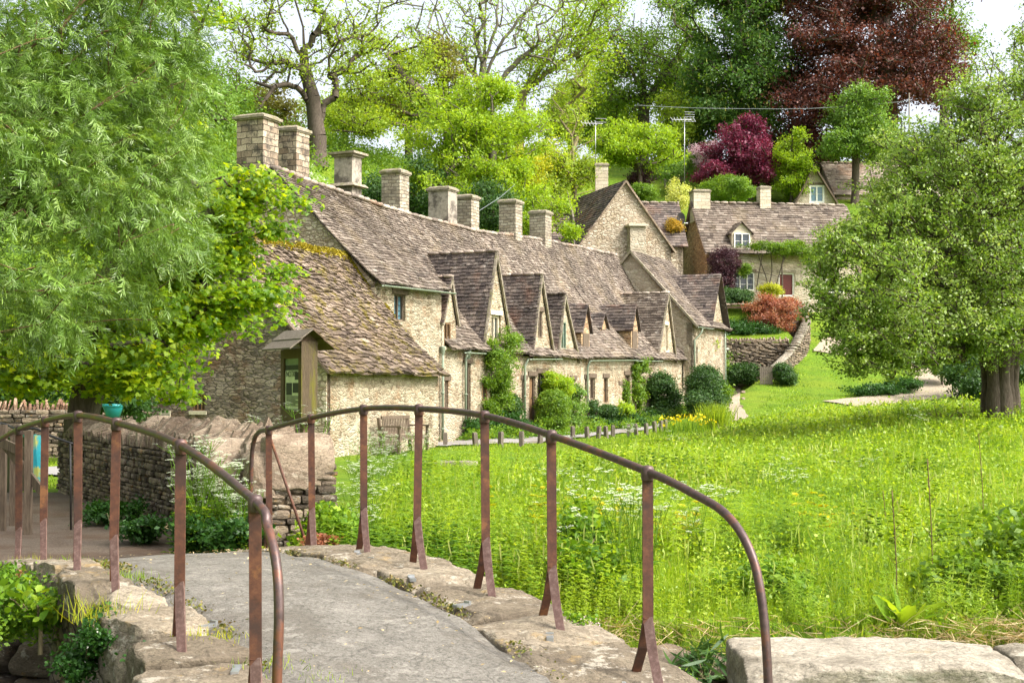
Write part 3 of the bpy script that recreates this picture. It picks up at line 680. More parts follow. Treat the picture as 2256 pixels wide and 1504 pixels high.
# ---------------------------------------------------------------- roofs and walls
def roof_surface(mb, P, Ls, Lb, w=.30, row0=.24, row1=.13, th=.03, jit=.02, under=True, seed=1):
    """stone slates laid in courses on the surface P(a, b); a along the eave 0..1, b up the slope 0..1"""
    r = random.Random(seed); b = 0.0; first = True
    while b < 1.0:
        rh = (row0 + (row1 - row0)*b); db = rh/Lb; b1 = min(b + db*1.35, 1.0 + .2*db)
        A, B = P(0, b), P(1, b); L = (B - A).length
        if L > .12:
            n = max(1, int(L/(w*(1.05 - .35*b)))); a = 0.0; cuts = [0.0]
            for i in range(n): a += r.uniform(.6, 1.4); cuts.append(a)
            cuts = [c/cuts[-1] for c in cuts]
            for i in range(n):
                a0, a1 = cuts[i], cuts[i+1]
                if (a1 - a0)*L < .03: continue
                g = .004/L
                dj = r.uniform(-jit, jit)/Lb
                b0_ = b + dj; t = th*r.uniform(.75, 1.35)
                p00, p10, p11, p01 = P(a0+g, b0_), P(a1-g, b0_ + r.uniform(-.3,.3)*jit/Lb), P(a1-g, min(b1,1)), P(a0+g, min(b1,1))
                nn = (p10-p00).cross(p01-p00)
                if nn.length < 1e-9: continue
                nn.normalize()
                if nn.z < 0: nn = -nn
                l0 = nn*(t + .012); l1 = nn*(t*.55 + .008 + r.uniform(0, .01)); lo = nn*-.006; hi = nn*.006
                vs = [p00+lo, p10+lo, p11+hi*0, p01+hi*0, p00+l0, p10+l0*r.uniform(.75,1.2), p11+hi, p01+hi]
                mb.hexa(vs, min(1, max(0, r.gauss(.5, .26))))
        b += db
    if under:
        n = 12; m = 6; o = len(mb.v)
        for j in range(m+1):
            for i in range(n+1):
                q = P(i/n, j/m); mb.v.append((q.x, q.y, q.z - .03))
        for j in range(m):
            for i in range(n): mb.f.append((o+j*(n+1)+i, o+j*(n+1)+i+1, o+(j+1)*(n+1)+i+1, o+(j+1)*(n+1)+i)); mb.t.append(.2); mb.m.append(0)
def quadP(A, B, C, D, bow=0.0, wav=0.0, seed=0.0):
    A, B, C, D = map(Vector, (A, B, C, D)); nn = (B-A).cross(D-A)
    if nn.length < 1e-6: nn = (B-A).cross(C-A)
    nn.normalize()
    if nn.z < 0: nn = -nn
    def P(a, b):
        p = A.lerp(B, a).lerp(D.lerp(C, a), b)
        d = -bow*math.sin(math.pi*b)
        if wav: d += wav*noise.noise(p*.55 + Vector((seed, 0, 0)))
        return p + nn*d
    return P, ((B-A).length + (C-D).length)/2 or 1, ((D-A).length + (C-B).length)/2
def roofquad(mb, A, B, C, D, bow=0.0, wav=.04, seed=1, **k):
    P, La, Lb = quadP(A, B, C, D, bow, wav, seed); roof_surface(mb, P, max(La,.1), Lb, seed=seed, **k)

def wallpanel(mb, O, ex, outline, holes=(), depth=.22, nin=None, thick=None):
    """wall face in the plane O + a*ex + z, outline and holes given as (a, z); reveals run 'depth' inward along nin"""
    O, ex = Vector(O), Vector(ex); nin = Vector(nin)
    P = lambda a, z: Vector((O.x + ex.x*a, O.y + ex.y*a, z))
    xsv = sorted(set([round(q[0], 5) for q in outline] + [round(v, 5) for h in holes for v in h[:2]]))
    n0 = len(outline)
    def zr(x):
        zz = []
        for i in range(n0):
            (xa, za), (xb, zb_) = outline[i], outline[(i+1) % n0]
            if (xa - x)*(xb - x) < 0: zz.append(za + (zb_-za)*(x-xa)/(xb-xa))
        return (min(zz), max(zz)) if zz else None
    flip = (Vector((ex.x, ex.y, 0)).cross(Vector((0,0,1)))).dot(-nin) < 0
    for xa, xb in zip(xsv, xsv[1:]):
        if xb - xa < 1e-4: continue
        A, B = zr(xa + 1e-5), zr(xb - 1e-5)
        if not A or not B: continue
        cuts = sorted([(h[2], h[3]) for h in holes if h[0] < (xa+xb)/2 < h[1]])
        lo = (A[0], B[0])
        for z0, z1 in cuts:
            q = [P(xa, lo[0]), P(xb, lo[1]), P(xb, z0), P(xa, z0)]; mb.add(q, [(3,2,1,0) if flip else (0,1,2,3)]); lo = (z1, z1)
        q = [P(xa, lo[0]), P(xb, lo[1]), P(xb, B[1]), P(xa, A[1])]; mb.add(q, [(3,2,1,0) if flip else (0,1,2,3)])
    for h in holes:
        c = [P(h[0],h[2]), P(h[1],h[2]), P(h[1],h[3]), P(h[0],h[3])]; ci = [q + nin*depth for q in c]
        mb.add(c + ci, [(0,1,5,4),(1,2,6,5),(2,3,7,6),(3,0,4,7)])
    lp = [P(a, z) for a, z in outline]; li = [q + nin*.3 for q in lp]; n = len(lp)
    mb.add(lp + li, [(i, (i+1) % n, n + (i+1) % n, n+i) for i in range(n)])

def window(root, O, ex, nin, h, frame='stone_frame', glass='glass', nx=2, nz=1, fw=.07, depth=.14, sill=True, lintel=None, name='window', bars=.018, pane_nz=0):
    O, ex, nin = Vector(O), Vector(ex), Vector(nin); a0, a1, z0, z1 = h
    P = lambda a, z, d: Vector((O.x + ex.x*a, O.y + ex.y*a, z)) + nin*d
    mb = MB()
    def bar(x0, x1, y0, y1, d0, d1): 
        mb.hexa([P(x0,y0,d0), P(x1,y0,d0), P(x1,y0,d1), P(x0,y0,d1), P(x0,y1,d0), P(x1,y1,d0), P(x1,y1,d1), P(x0,y1,d1)])
    g = .002; d0, d1 = depth-.07, depth+.03
    bar(a0+g, a0+fw, z0+g, z1-g, d0, d1); bar(a1-fw, a1-g, z0+g, z1-g, d0, d1)
    bar(a0+fw, a1-fw, z0+g, z0+fw, d0+.003, d1); bar(a0+fw, a1-fw, z1-fw, z1-g, d0+.003, d1)
    for i in range(1, nx):
        c = a0 + (a1-a0)*i/nx; bar(c-fw*.4, c+fw*.4, z0+fw, z1-fw, d0+.006, d1)
    f = build(name, mb, M[frame], root)
    mb = MB(); bar(a0+g*3, a1-g*3, z0+g*3, z1-g*3, depth+.01, depth+.025); build('pane', mb, M[glass], f)
    if nz > 1:
        mb = MB()
        for k in range(1, nz):
            z = z0 + (z1-z0)*k/nz; bar(a0+fw, a1-fw, z-bars/2, z+bars/2, depth-.012, depth+.008)
        if pane_nz:
            for k in range(1, pane_nz):
                if pane_nz and (k % max(1, pane_nz//nx)):
                    a = a0 + (a1-a0)*k/pane_nz; bar(a-bars/2, a+bars/2, z0+fw, z1-fw, depth-.010, depth+.008)
        build('glazing_bars', mb, M[frame] if frame != 'timber' else M['lead'], f)
    if sill:
        mb = MB(); mb.hexa([P(a0-.06,z0-.09,-.05), P(a1+.06,z0-.09,-.05), P(a1+.06,z0-.09,.05), P(a0-.06,z0-.09,.05), P(a0-.06,z0-.003,-.05), P(a1+.06,z0-.003,-.05), P(a1+.06,z0+.003,.05), P(a0-.06,z0+.003,.05)])
        build('sill', mb, M['stone_frame'], f)
    if lintel:
        mb = MB(); mb.hexa([P(a0-.12,z1+.004,-.035), P(a1+.12,z1+.004,-.035), P(a1+.12,z1+.004,.1), P(a0-.12,z1+.004,.1), P(a0-.12,z1+.16,-.035), P(a1+.12,z1+.16,-.035), P(a1+.12,z1+.16,.1), P(a0-.12,z1+.16,.1)])
        build('lintel', mb, M[lintel], f)
    return f
def chimney(root, c, ex, ey, w, d, z0, z1, style='block', cap=.08, name='chimney'):
    """stack of half sizes w, d along ex, ey with a moulded cap"""
    ex, ey = Vector(ex), Vector(ey); mb = MB(); c = Vector(c)
    mat = {'block': 'chim_block', 'pale': 'chim_pale', 'render': 'chim_render', 'ash': 'ashlar_d'}[style]
    mb.obox((c.x, c.y, (z0+z1-.16)/2), ex*w, ey*d, (0,0,(z1-.16-z0)/2))
    o = build(name, mb, M[mat], root)
    mb = MB()
    if style == 'render' and cap > .1:
        mb.obox((c.x,c.y,z1-.12), ex*(w+cap*.4), ey*(d+cap*.4), (0,0,.04)); mb.obox((c.x,c.y,z1-.04), ex*(w+cap), ey*(d+cap), (0,0,.04), taper=1.0)
        mb.obox((c.x,c.y,z0+(z1-z0)*.60), ex*(w+cap*1.1), ey*(d+cap*1.1), (0,0,.05), taper=.85)
    else:
        mb.obox((c.x,c.y,z1-.14), ex*(w+cap*.55), ey*(d+cap*.55), (0,0,.025)); mb.obox((c.x,c.y,z1-.08), ex*(w+cap), ey*(d+cap), (0,0,.04)); mb.obox((c.x,c.y,z1-.01), ex*(w+cap*.6), ey*(d+cap*.6), (0,0,.03), taper=.8)
    mb.v = [tuple(Vector(p) + noise.noise_vector(Vector(p)*3)*.025) for p in mb.v]
    build('cap', mb, M['cap'], o)
    return o

# ---------------------------------------------------------------- the terrace: s along, t back from the facade
def RW(s, t, z): return Vector((F0[0] + U[0]*s + NIN[0]*t, F0[1] + U[1]*s + NIN[1]*t, z))
def RS(u, t=0.0):
    k = (u - CX)/FPX/math.cos(PITCH)
    k = (u - CX)/FPX
    ox, oy = F0[0] + NIN[0]*t, F0[1] + NIN[1]*t
    return (ox - k*oy)/(k*U[1] - U[0])
def RZ(u, v, t=0.0):
    s = RS(u, t); Y = F0[1] + U[1]*s + NIN[1]*t; return CAMZ + (860 - v)*Y/FPX
def hole(u0, u1, v0, v1, t=0.0, smin=None):
    s0, s1 = RS(u0, t), RS(u1, t); zt = (RZ(u0, v0, t) + RZ(u1, v0, t))/2; zb = (RZ(u0, v1, t) + RZ(u1, v1, t))/2
    return [s0, s1, zb, zt]
def ridge_z(s): return float(np.interp(s, [0, 1.5, 4.3, 8.2, 13.6, 19, 24.7, 29], [8.15, 8.05, 7.88, 7.70, 7.66, 7.9, 8.0, 8.05])) + .04*noise.noise(Vector((s*.7, 0, 0)))
UX = Vector((U[0], U[1], 0)); NX = Vector((NIN[0], NIN[1], 0)); UP = Vector((0,0,1))
TR = 3.46
GRP = 'cottages of the old stone terrace'

def main_roof(root, s0, s1, ze0, ze1, eave_t=-.26, bow=.22, mat='slate', seed=3, back=True):
    def P(a, b):
        s = s0 + (s1-s0)*a; ze = ze0 + (ze1-ze0)*a
        e = RW(s, eave_t, ze + .05*noise.noise(Vector((s*.8, 5, 0)))); r = RW(s, TR, ridge_z(s)); p = e.lerp(r, b)
        sag = -bow*math.sin(math.pi*min(1, b*1.02)) + .09*noise.noise(p*.5) + .03*noise.noise(p*1.7)
        return p + (NX*-.72 + UP*.6).normalized()*sag
    mb = MB(); roof_surface(mb, P, s1-s0, (P(0,1)-P(0,0)).length, w=.22, row0=.165, row1=.10, th=.032, jit=.03, seed=seed)
    if back:
        def Q(a, b):
            s = s0 + (s1-s0)*a; return RW(s, 2*TR + .2, 4.2).lerp(RW(s, TR, ridge_z(s)), b)
        roof_surface(mb, Q, s1-s0, 5, w=.45, row0=.4, row1=.3, seed=seed+1)
    o = build('roof', mb, M[mat], root)
    mb = MB(); s = s0
    while s < s1 - .05:                                  # ridge stones
        L = min(rnd.uniform(.35, .55), s1 - s); z = ridge_z(s + L/2)
        mb.rock(RW(s+L/2, TR, z+.0), UX*(L/2-.004), NX*.14, UP*.075, seed=int(s*9), n=3, p=3, rough=.09, tint=rnd.random()); s += L
    build('ridge', mb, M['slate_pale'], o, True)
    return o
def gable(root, sa, za, sL, sR, zf, zr_main=None, ze=2.85, zfR=None, mat='slate_dark', tf=-.12, seed=5, verge=True, tb=None, bow=.0, drop=True):
    """steep roof that runs back into the main roof from a gable standing on the facade"""
    zfR = zf if zfR is None else zfR
    if tb is None: tb = TR*(za - ze)/(ridge_z(sa) - ze) + .45
    tbL = max(.2, TR*(zf - ze)/(ridge_z(sa) - ze) + .9)
    mb = MB()
    ov = .10
    roofquad(mb, RW(sL-ov, tb, zf-.05), RW(sL-ov, tf, zf-.05), RW(sa, tf, za), RW(sa, tb, za), bow=bow, seed=seed, w=.22, row0=.14, row1=.12, th=.026, wav=.03)
    roofquad(mb, RW(sR+ov, tf, zfR-.05), RW(sR+ov, tb, zfR-.05), RW(sa, tb, za), RW(sa, tf, za), bow=bow, seed=seed+1, w=.22, row0=.14, row1=.12, th=.026, wav=.03)
    o = build('cross_roof', mb, M[mat], root)
    mb = MB(); q = tf - .02
    while q < tb - .1:
        L = min(rnd.uniform(.35,.5), tb - q); mb.rock(RW(sa, q+L/2, za+.015), NX*(L/2-.003), UX*.10, UP*.06, seed=int(q*20+seed), n=3, p=3, rough=.06, tint=rnd.random()); q += L
    build('ridge', mb, M['slate_pale'] if seed % 2 else M['slate'], o, True)
    if verge:
        mb = MB()
        for (sf, zz) in ((sR+ov, zfR-.05), (sL-ov, zf-.05)):
            mb.beam(RW(sf, tf+.04, zz-.06), RW(sa, tf+.04, za-.05), .10, .07, up=NX)
        build('verge', mb, M['cap'], o)
    return o
def gutter(root, p, q, mat='green_paint', r=.05):
    mb = MB(); p, q = Vector(p), Vector(q); d = (q-p).normalized(); sd_ = d.cross(UP).normalized(); n = 7; vs = []
    for e in (p, q):
        for k in range(n):
            a = math.pi*k/(n-1); vs.append(e + sd_*math.cos(a)*r - UP*math.sin(a)*r)
    for e in (p, q):
        for k in range(n):
            a = math.pi*k/(n-1); vs.append(e + sd_*math.cos(a)*r*.82 - UP*math.sin(a)*r*.82)
    mb.add(vs, [(k, k+1, n+k+1, n+k) for k in range(n-1)] + [(2*n+k+1, 2*n+k, 3*n+k, 3*n+k+1) for k in range(n-1)] + [(0, n, 3*n, 2*n), (2*n-1, n-1, 3*n-1, 4*n-1)])
    return build('gutter', mb, M[mat], root, True)
def downpipe(root, s, t, z0, z1, hopper=True, kick=None, r=.042):
    mb = MB(); pts = [RW(s, t, z0), RW(s, t, z1 - (.35 if kick else .05))]
    if kick: pts += [RW(s, t, z1-.28), RW(s+kick*.8, t-.02, z1-.1), RW(s+kick, t-.04, z1)]
    mb.tube(pts, r, 10)
    for z in (z0 + .35, (z0+z1)/2): mb.lathe(RW(s, t, z), [(r,-.03),(r+.014,-.03),(r+.014,.03),(r,.03)], 10)
    if hopper:
        mb.lathe(RW(s+(kick or 0), t-(.04 if kick else 0), z1-.06), [(r,-.22),(r+.012,-.16),(.075,-.04),(.085,.0),(.085,.06),(.07,.06),(.06,0),(0,-.01)], 10)
    return build('downpipe', mb, M['green_paint'], root, True)
def facade(root, s0, s1, tops, holes, mat='wall_warm', zb=-.3):
    mb = MB(); outline = [(s0, zb)] + [(s1, zb)] + list(reversed(tops))
    wallpanel(mb, RW(0,0,0), UX, outline, holes, nin=NX)
    return build('wall', mb, M[mat], root)
def door(root, h, mat='timber', lintel='timber'):
    a0, a1, z0, z1 = h; mb = MB(); P = lambda a, z, d: RW(a, d, z)
    n = 4
    for i in range(n):
        x0 = a0 + .05 + (a1-a0-.1)*i/n; x1 = a0 + .05 + (a1-a0-.1)*(i+1)/n - .006
        mb.hexa([P(x0,z0,.12), P(x1,z0,.12), P(x1,z0,.16), P(x0,z0,.16), P(x0,z1-.06,.12), P(x1,z1-.06,.12), P(x1,z1-.06,.16), P(x0,z1-.06,.16)], rnd.random())
    o = build('door', mb, M[mat], root)
    mb = MB()
    for x0, x1, y0, y1 in ((a0+.002,a0+.05,z0,z1-.002),(a1-.05,a1-.002,z0,z1-.002),(a0+.05,a1-.05,z1-.06,z1-.002)):
        mb.hexa([P(x0,y0,.06), P(x1,y0,.06), P(x1,y0,.18), P(x0,y0,.18), P(x0,y1,.06), P(x1,y1,.06), P(x1,y1,.18), P(x0,y1,.18)])
    build('door_frame', mb, M['timber'] if lintel == 'timber' else M['stone_frame'], o)
    mb = MB(); mb.hexa([P(a0-.12,z1+.003,-.04), P(a1+.12,z1+.003,-.04), P(a1+.12,z1+.003,.1), P(a0-.12,z1+.003,.1), P(a0-.12,z1+.17,-.04), P(a1+.12,z1+.17,-.04), P(a1+.12,z1+.17,.1), P(a0-.12,z1+.17,.1)])
    build('lintel', mb, M[lintel], o)
    mb = MB(); mb.lathe(P(a1-.12, (z0+z1)/2, .10), [(0,-.03),(.02,-.02),(.025,0),(.02,.02),(0,.03)], 8); build('handle', mb, M['black_metal'], o)
    return o
def win(root, h, **k): return window(root, RW(0,0,0), UX, NX, h, **k)

# K1: tall end house
K1 = thing('terrace_cottage', 'tall end cottage with bare gable wall and two big chimneys above the outhouse', 'cottage', RW(2, 2, 0), GRP)
ze = 4.62
w1 = hole(868, 893, 648, 706)
facade(K1, 0, 4.03, [(0, ze), (4.03, ze+.08)], [w1], 'wall_lime')
win(K1, w1, frame='timber', glass='glass_blue', nx=2, nz=5, fw=.05, lintel='timber', sill=False)
mb = MB()
rz0 = ridge_z(0) - .08
out = [(0,-.3), (TR*2,-.3), (TR*2, 4.4), (TR, rz0), (0, ze)]
wallpanel(mb, RW(0.0,0,0), NX, out, [], nin=UX)
build('gable_wall', mb, M['wall_gable'], K1)
mb = MB(); mb.obox(RW(-.02, .12, 2.0), UX*.04, NX*.16, UP*2.5); build('quoins', mb, M['wall_pale'], K1)
main_roof(K1, -.12, 4.3, ze-.02, ze+.06, bow=.04, seed=11)
gutter(K1, RW(-.1,-.33,ze-.06), RW(4.35,-.33,ze-.01))
downpipe(K1, 3.98, -.10, .05, 2.95)
def rowchim(root, u, vtop, Y, wpx, dpx, style, cap=.07, z0=None, tt=None):
    X = px_x(u, Y); zt = CAMZ + (860 - vtop)*Y/FPX
    rel = np.array([X, Y]) - F0; s = rel@U; t = rel@NIN
    chimney(root, (X, Y, 0), UX, NX, dpx, wpx, (ridge_z(s) - 1.2) if z0 is None else z0, zt, style, cap)
rowchim(K1, 565, 254, 42.3, .47, .40, 'block', .10)
rowchim(K1, 640, 280, 44.0, .42, .36, 'block', .06)
mb = MB(); mb.obox(RW(4.05, .5, 3.6), UX*.02, NX*.5, UP*.9); build('return_wall', mb, M['wall_lime'], K1)

# K2: two gables
K2 = thing('terrace_cottage', 'cottage with the broadest dark gable roof and a climber up its wall', 'cottage', RW(7, 2, 0), GRP)
sB = 10.15
g2 = (RS(1090), RZ(1090,556), RS(1063), RS(1124))
g1 = (RS(990), RZ(990,612), RS(974), RS(1004))
zef = 2.88
hs_ = [hole(978, 993, 710, 764), hole(1083, 1103, 694, 752), hole(980, 988, 838, 905), hole(1024, 1037, 800, 945), hole(1062, 1073, 846, 884), hole(1100, 1117, 846, 888)]
facade(K2, 4.03, sB, [(4.03,zef),(g1[2],zef),(g1[2],3.75),(g1[0],g1[1]),(g1[3],3.75),(g1[3],zef),(g2[2],zef),(g2[0],g2[1]),(g2[3],zef),(sB,zef)], hs_)
win(K2, hs_[0], frame='timber_warm', nx=2, depth=.08, fw=.05); win(K2, hs_[1], nx=2, fw=.08, lintel='stone_frame')
win(K2, hs_[2], frame='timber', nx=1, sill=False, lintel='timber'); door(K2, hs_[3], 'timber_warm')
win(K2, hs_[4], frame='timber_warm', nx=1, depth=.06); win(K2, hs_[5], frame='stone_frame', nx=2, lintel='stone_frame')
main_roof(K2, 4.3, sB+.02, zef, zef, seed=12)
gable(K2, g2[0], g2[1]+.05, g2[2], g2[3], 2.95, seed=21); gable(K2, g1[0], g1[1]+.04, g1[2], g1[3], 3.72, seed=31)
mb = MB()
for sx in (g1[2], g1[3]): mb.obox(RW(sx, .7, 3.2), UX*.02, NX*.7, UP*.62)
build('dormer_cheek', mb, M['wall_warm'], K2)
gutter(K2, RW(5.1,-.33,zef-.09), RW(6.5,-.33,zef-.09)); downpipe(K2, RS(1020), -.10, .05, 2.86, kick=.12)
rowchim(K2, 765, 335, 46.5, .34, .30, 'render', .16); rowchim(K2, 870, 374, 49.0, .36, .33, 'pale')

# K3
K3 = thing('terrace_cottage', 'cottage with two narrow gables, one holding a blue lattice window', 'cottage', RW(12.5, 2, 0), GRP)
sC = 15.55
g3 = (RS(1190), RZ(1190,606), RS(1171), RS(1217)); g4 = (RS(1241), RZ(1241,650), RS(1227), RS(1272))
hs_ = [hole(1186, 1195, 686, 745), hole(1235, 1247, 708, 769), hole(1150, 1159, 836, 905), hole(1166, 1180, 828, 925), hole(1185, 1204, 822, 880), hole(1258, 1268, 836, 880)]
facade(K3, sB, sC, [(sB,zef-.1),(g3[2],zef-.1),(g3[0],g3[1]),(g3[3],zef-.1),(g4[2],zef-.1),(g4[0],g4[1]),(g4[3],zef-.1),(sC,zef-.1)], hs_)
win(K3, hs_[0], frame='timber', nx=2, sill=False, lintel='timber', depth=.1); win(K3, hs_[1], frame='green_paint', glass='glass_blue', nx=2, nz=5, depth=.06, fw=.05, sill=False)
win(K3, hs_[2], frame='timber', nx=1, sill=False, lintel='timber'); door(K3, hs_[3], 'timber_warm'); win(K3, hs_[4], frame='timber', nx=2, lintel='timber', sill=False); win(K3, hs_[5], frame='timber', nx=1, lintel='timber', sill=False)
main_roof(K3, sB+.02, sC+.02, zef-.08, zef-.05, seed=13)
gable(K3, g3[0], g3[1]+.05, g3[2], g3[3], 2.75, seed=23); gable(K3, g4[0], g4[1]+.05, g4[2], g4[3], 2.75, seed=26)
gutter(K3, RW(sB,-.33,zef-.2), RW(12.9,-.33,zef-.14)); downpipe(K3, RS(1148)+.1, -.10, .05, 2.7, kick=.2, hopper=False)
rowchim(K3, 975, 412, 52.3, .41, .36, 'render'); rowchim(K3, 1027, 430, 54.2, .38, .34, 'pale')

# K4
K4 = thing('terrace_cottage', 'low cottage with a tiny shed dormer and a sagging gutter behind the round bushes', 'cottage', RW(17.5, 2, 0), GRP)
sD = 20.4
def mini_dormer(root, u, vap, vfoot, uR, t0, seed, half=.42, dark=False, back=2.2):
    """narrow dormer standing on the slope just above the eave"""
    s = RS(u, t0); za = RZ(u, vap, t0); zf = RZ(u, vfoot, t0); w = half
    mb = MB(); zh = zf + (za - zf)*.52
    mb.hexa([RW(s-w,t0,zf-.5), RW(s+w,t0,zf-.5), RW(s+w,t0+back,zf-.5), RW(s-w,t0+back,zf-.5), RW(s-w,t0,zh), RW(s+w,t0,zh), RW(s+w,t0+back,zh), RW(s-w,t0+back,zh)])
    mb.add([RW(s-w,t0,zh), RW(s+w,t0,zh), RW(s,t0,za), RW(s-w,t0+.2,zh), RW(s+w,t0+.2,zh), RW(s,t0+.2,za)], [(0,1,2),(3,5,4),(0,2,5,3),(1,4,5,2)])
    d = build('dormer', mb, M['wall_rust'], root)
    mb = MB()
    roofquad(mb, RW(s-w-.1,t0+back,zh-.08), RW(s-w-.1,t0-.12,zh-.08), RW(s,t0-.12,za+.04), RW(s,t0+back,za+.04), seed=seed, w=.24, row0=.15, row1=.14, wav=.02)
    roofquad(mb, RW(s+w+.1,t0-.12,zh-.08), RW(s+w+.1,t0+back,zh-.08), RW(s,t0+back,za+.04), RW(s,t0-.12,za+.04), seed=seed+1, w=.24, row0=.15, row1=.14, wav=.02)
    build('dormer_roof', mb, M['slate_dark'], d)
    mb = MB(); mb.hexa([RW(s-w*.72,t0-.03,zf-.05), RW(s+w*.72,t0-.03,zf-.05), RW(s+w*.72,t0+.04,zf-.05), RW(s-w*.72,t0+.04,zf-.05), RW(s-w*.72,t0-.03,zh-.1), RW(s+w*.72,t0-.03,zh-.1), RW(s+w*.72,t0+.04,zh-.1), RW(s-w*.72,t0+.04,zh-.1)])
    build('dormer_window', mb, M['timber'], d)
    return d
hs_ = [hole(1289, 1296, 834, 880), hole(1300, 1311, 832, 880), hole(1330, 1339, 832, 886)]
facade(K4, sC, sD, [(sC,zef-.06),(sD,zef+.02)], hs_)
win(K4, hs_[0], frame='timber', nx=1, sill=False, lintel='timber'); win(K4, hs_[1], frame='timber', nx=2, sill=False, lintel='timber'); door(K4, hs_[2], 'timber_warm')
main_roof(K4, sC+.02, sD, zef-.05, zef+.04, seed=14, bow=.28)
mini_dormer(K4, 1290, 670, 792, 1300, .15, 41)
mini_dormer(K4, 1329, 690, 752, 1335, .85, 44, dark=True, half=.36, back=1.7)
gutter(K4, RW(sC+.3,-.33,zef-.14), RW(sD+.6,-.33,zef-.02)); downpipe(K4, RS(1285)+.2, -.10, .05, 2.75, kick=.15, hopper=False)
rowchim(K4, 1125, 440, 57.3, .37, .32, 'pale'); rowchim(K4, 1191, 464, 60.0, .37, .32, 'pale', .06)

# K5
K5 = thing('terrace_cottage', 'cottage with a vine at its door beside the tall brown gable roof', 'cottage', RW(24, 2, 0), GRP)
sE = 28.4
g7 = (RS(1470), RZ(1470,647), RS(1447), RS(1486))
hs_ = [hole(1365, 1374, 848, 882), hole(1377, 1389, 826, 900), hole(1414, 1422, 830, 870), hole(1465, 1471, 716, 772), hole(1432, 1438, 836, 872)]
facade(K5, sD, sE, [(sD,zef+.02),(g7[2],zef+.1),(g7[0],g7[1]),(g7[3],zef+.1),(sE,zef+.1)], hs_)
win(K5, hs_[0], frame='timber', nx=1, lintel='timber'); door(K5, hs_[1]); win(K5, hs_[2], frame='timber_warm', nx=2); win(K5, hs_[3], nx=2, lintel='stone_frame'); win(K5, hs_[4], frame='timber', nx=1, lintel='timber')
main_roof(K5, sD, sE+.1, zef+.04, zef+.1, seed=15, bow=.25)
mini_dormer(K5, 1398, 672, 782, 1403, .12, 51)
gable(K5, g7[0], g7[1]+.05, g7[2], g7[3], 2.95, seed=53, mat='slate')
gutter(K5, RW(sD+.6,-.33,zef-.05), RW(g7[2]-.2,-.33,zef)); 

# K6: cross house at the far end, taller, its gable towards the camera
K6 = thing('terrace_cottage', 'taller end cottage whose pale pointed gable rises above the terrace', 'cottage', RW(31, 2, .3), GRP)
sG = 34.0; tA, zA = 2.64, 8.20; tW = -.35; zE6 = 4.72
mb = MB()
out = [(tW,-.2),(6.0,-.2),(6.0,4.4),(tA,zA-.1),(tW,zE6-.05)]
wallpanel(mb, RW(28.5,0,0), NX, out, [], nin=UX); build('gable_wall', mb, M['wall_pale'], K6)
hs_ = [hole(1518, 1522, 760, 850, tW), hole(1534, 1537, 764, 800, tW)]
mb = MB(); sgu = 32.2; zgu = RZ(1548, 600)
wallpanel(mb, RW(0,tW,0), UX, [(28.5,-.2),(sG,-.2),(sG,zE6),(sgu+1.3,zE6),(sgu,zgu-.1),(sgu-1.3,zE6),(28.5,zE6)], hs_, nin=NX); build('wall', mb, M['wall_lime'], K6)
for h in hs_: window(K6, RW(0,tW,0), UX, NX, h, frame='timber', nx=1, sill=False)
mb = MB()
roofquad(mb, RW(28.3,tW-.3,zE6-.12), RW(sG+.1,tW-.3,zE6-.12), RW(sG+.1,tA,zA), RW(28.3,tA,zA), bow=.12, seed=61, w=.27, row0=.2, row1=.13)
roofquad(mb, RW(28.3,6.2,4.2), RW(sG+.1,6.2,4.2), RW(sG+.1,tA,zA), RW(28.3,tA,zA), seed=62, w=.27, row0=.2, row1=.13)
o = build('roof', mb, M['slate'], K6)
mb = MB()
for sgn, tf_, zz in ((1, tW-.3, zE6-.12), (1, 6.2, 4.2)): mb.beam(RW(28.32, tf_, zz-.06), RW(28.32, tA, zA-.05), .1, .12, up=UX)
build('verge', mb, M['cap'], o)
mb = MB()
roofquad(mb, RW(sgu-1.6,2.2,zE6-.2), RW(sgu-1.6,tW-.3,zE6-.2), RW(sgu,tW-.3,zgu), RW(sgu,2.2,zgu), seed=63, w=.26, row0=.17, row1=.15)
roofquad(mb, RW(sgu+1.6,tW-.3,zE6-.2), RW(sgu+1.6,2.2,zE6-.2), RW(sgu,2.2,zgu), RW(sgu,tW-.3,zgu), seed=64, w=.26, row0=.17, row1=.15)
build('cross_roof', mb, M['slate_dark'], K6)
gutter(K6, RW(28.3,tW-.36,zE6-.2), RW(sgu-1.6,tW-.36,zE6-.2), r=.045)
mb = MB(); mb.tube([RW(28.9,tW-.36,zE6-.25), RW(28.9,tW-.30,zE6-.45), RW(28.6,-.42,zE6-.8), RW(28.55,-.42,.8)], .045, 8); build('downpipe', mb, M['green_paint'], K6, True)
mb = MB(); mb.tube([RW(sG-.5,tW-.1,zE6-.1), RW(sG-.5,tW-.1,.6)], .045, 8); build('downpipe', mb, M['green_paint'], K6, True)
mb = MB(); mb.obox(RW(sG,2.8,2.2), UX*.05, NX*3.1, UP*2.4); build('far_wall', mb, M['wall_warm'], K6)

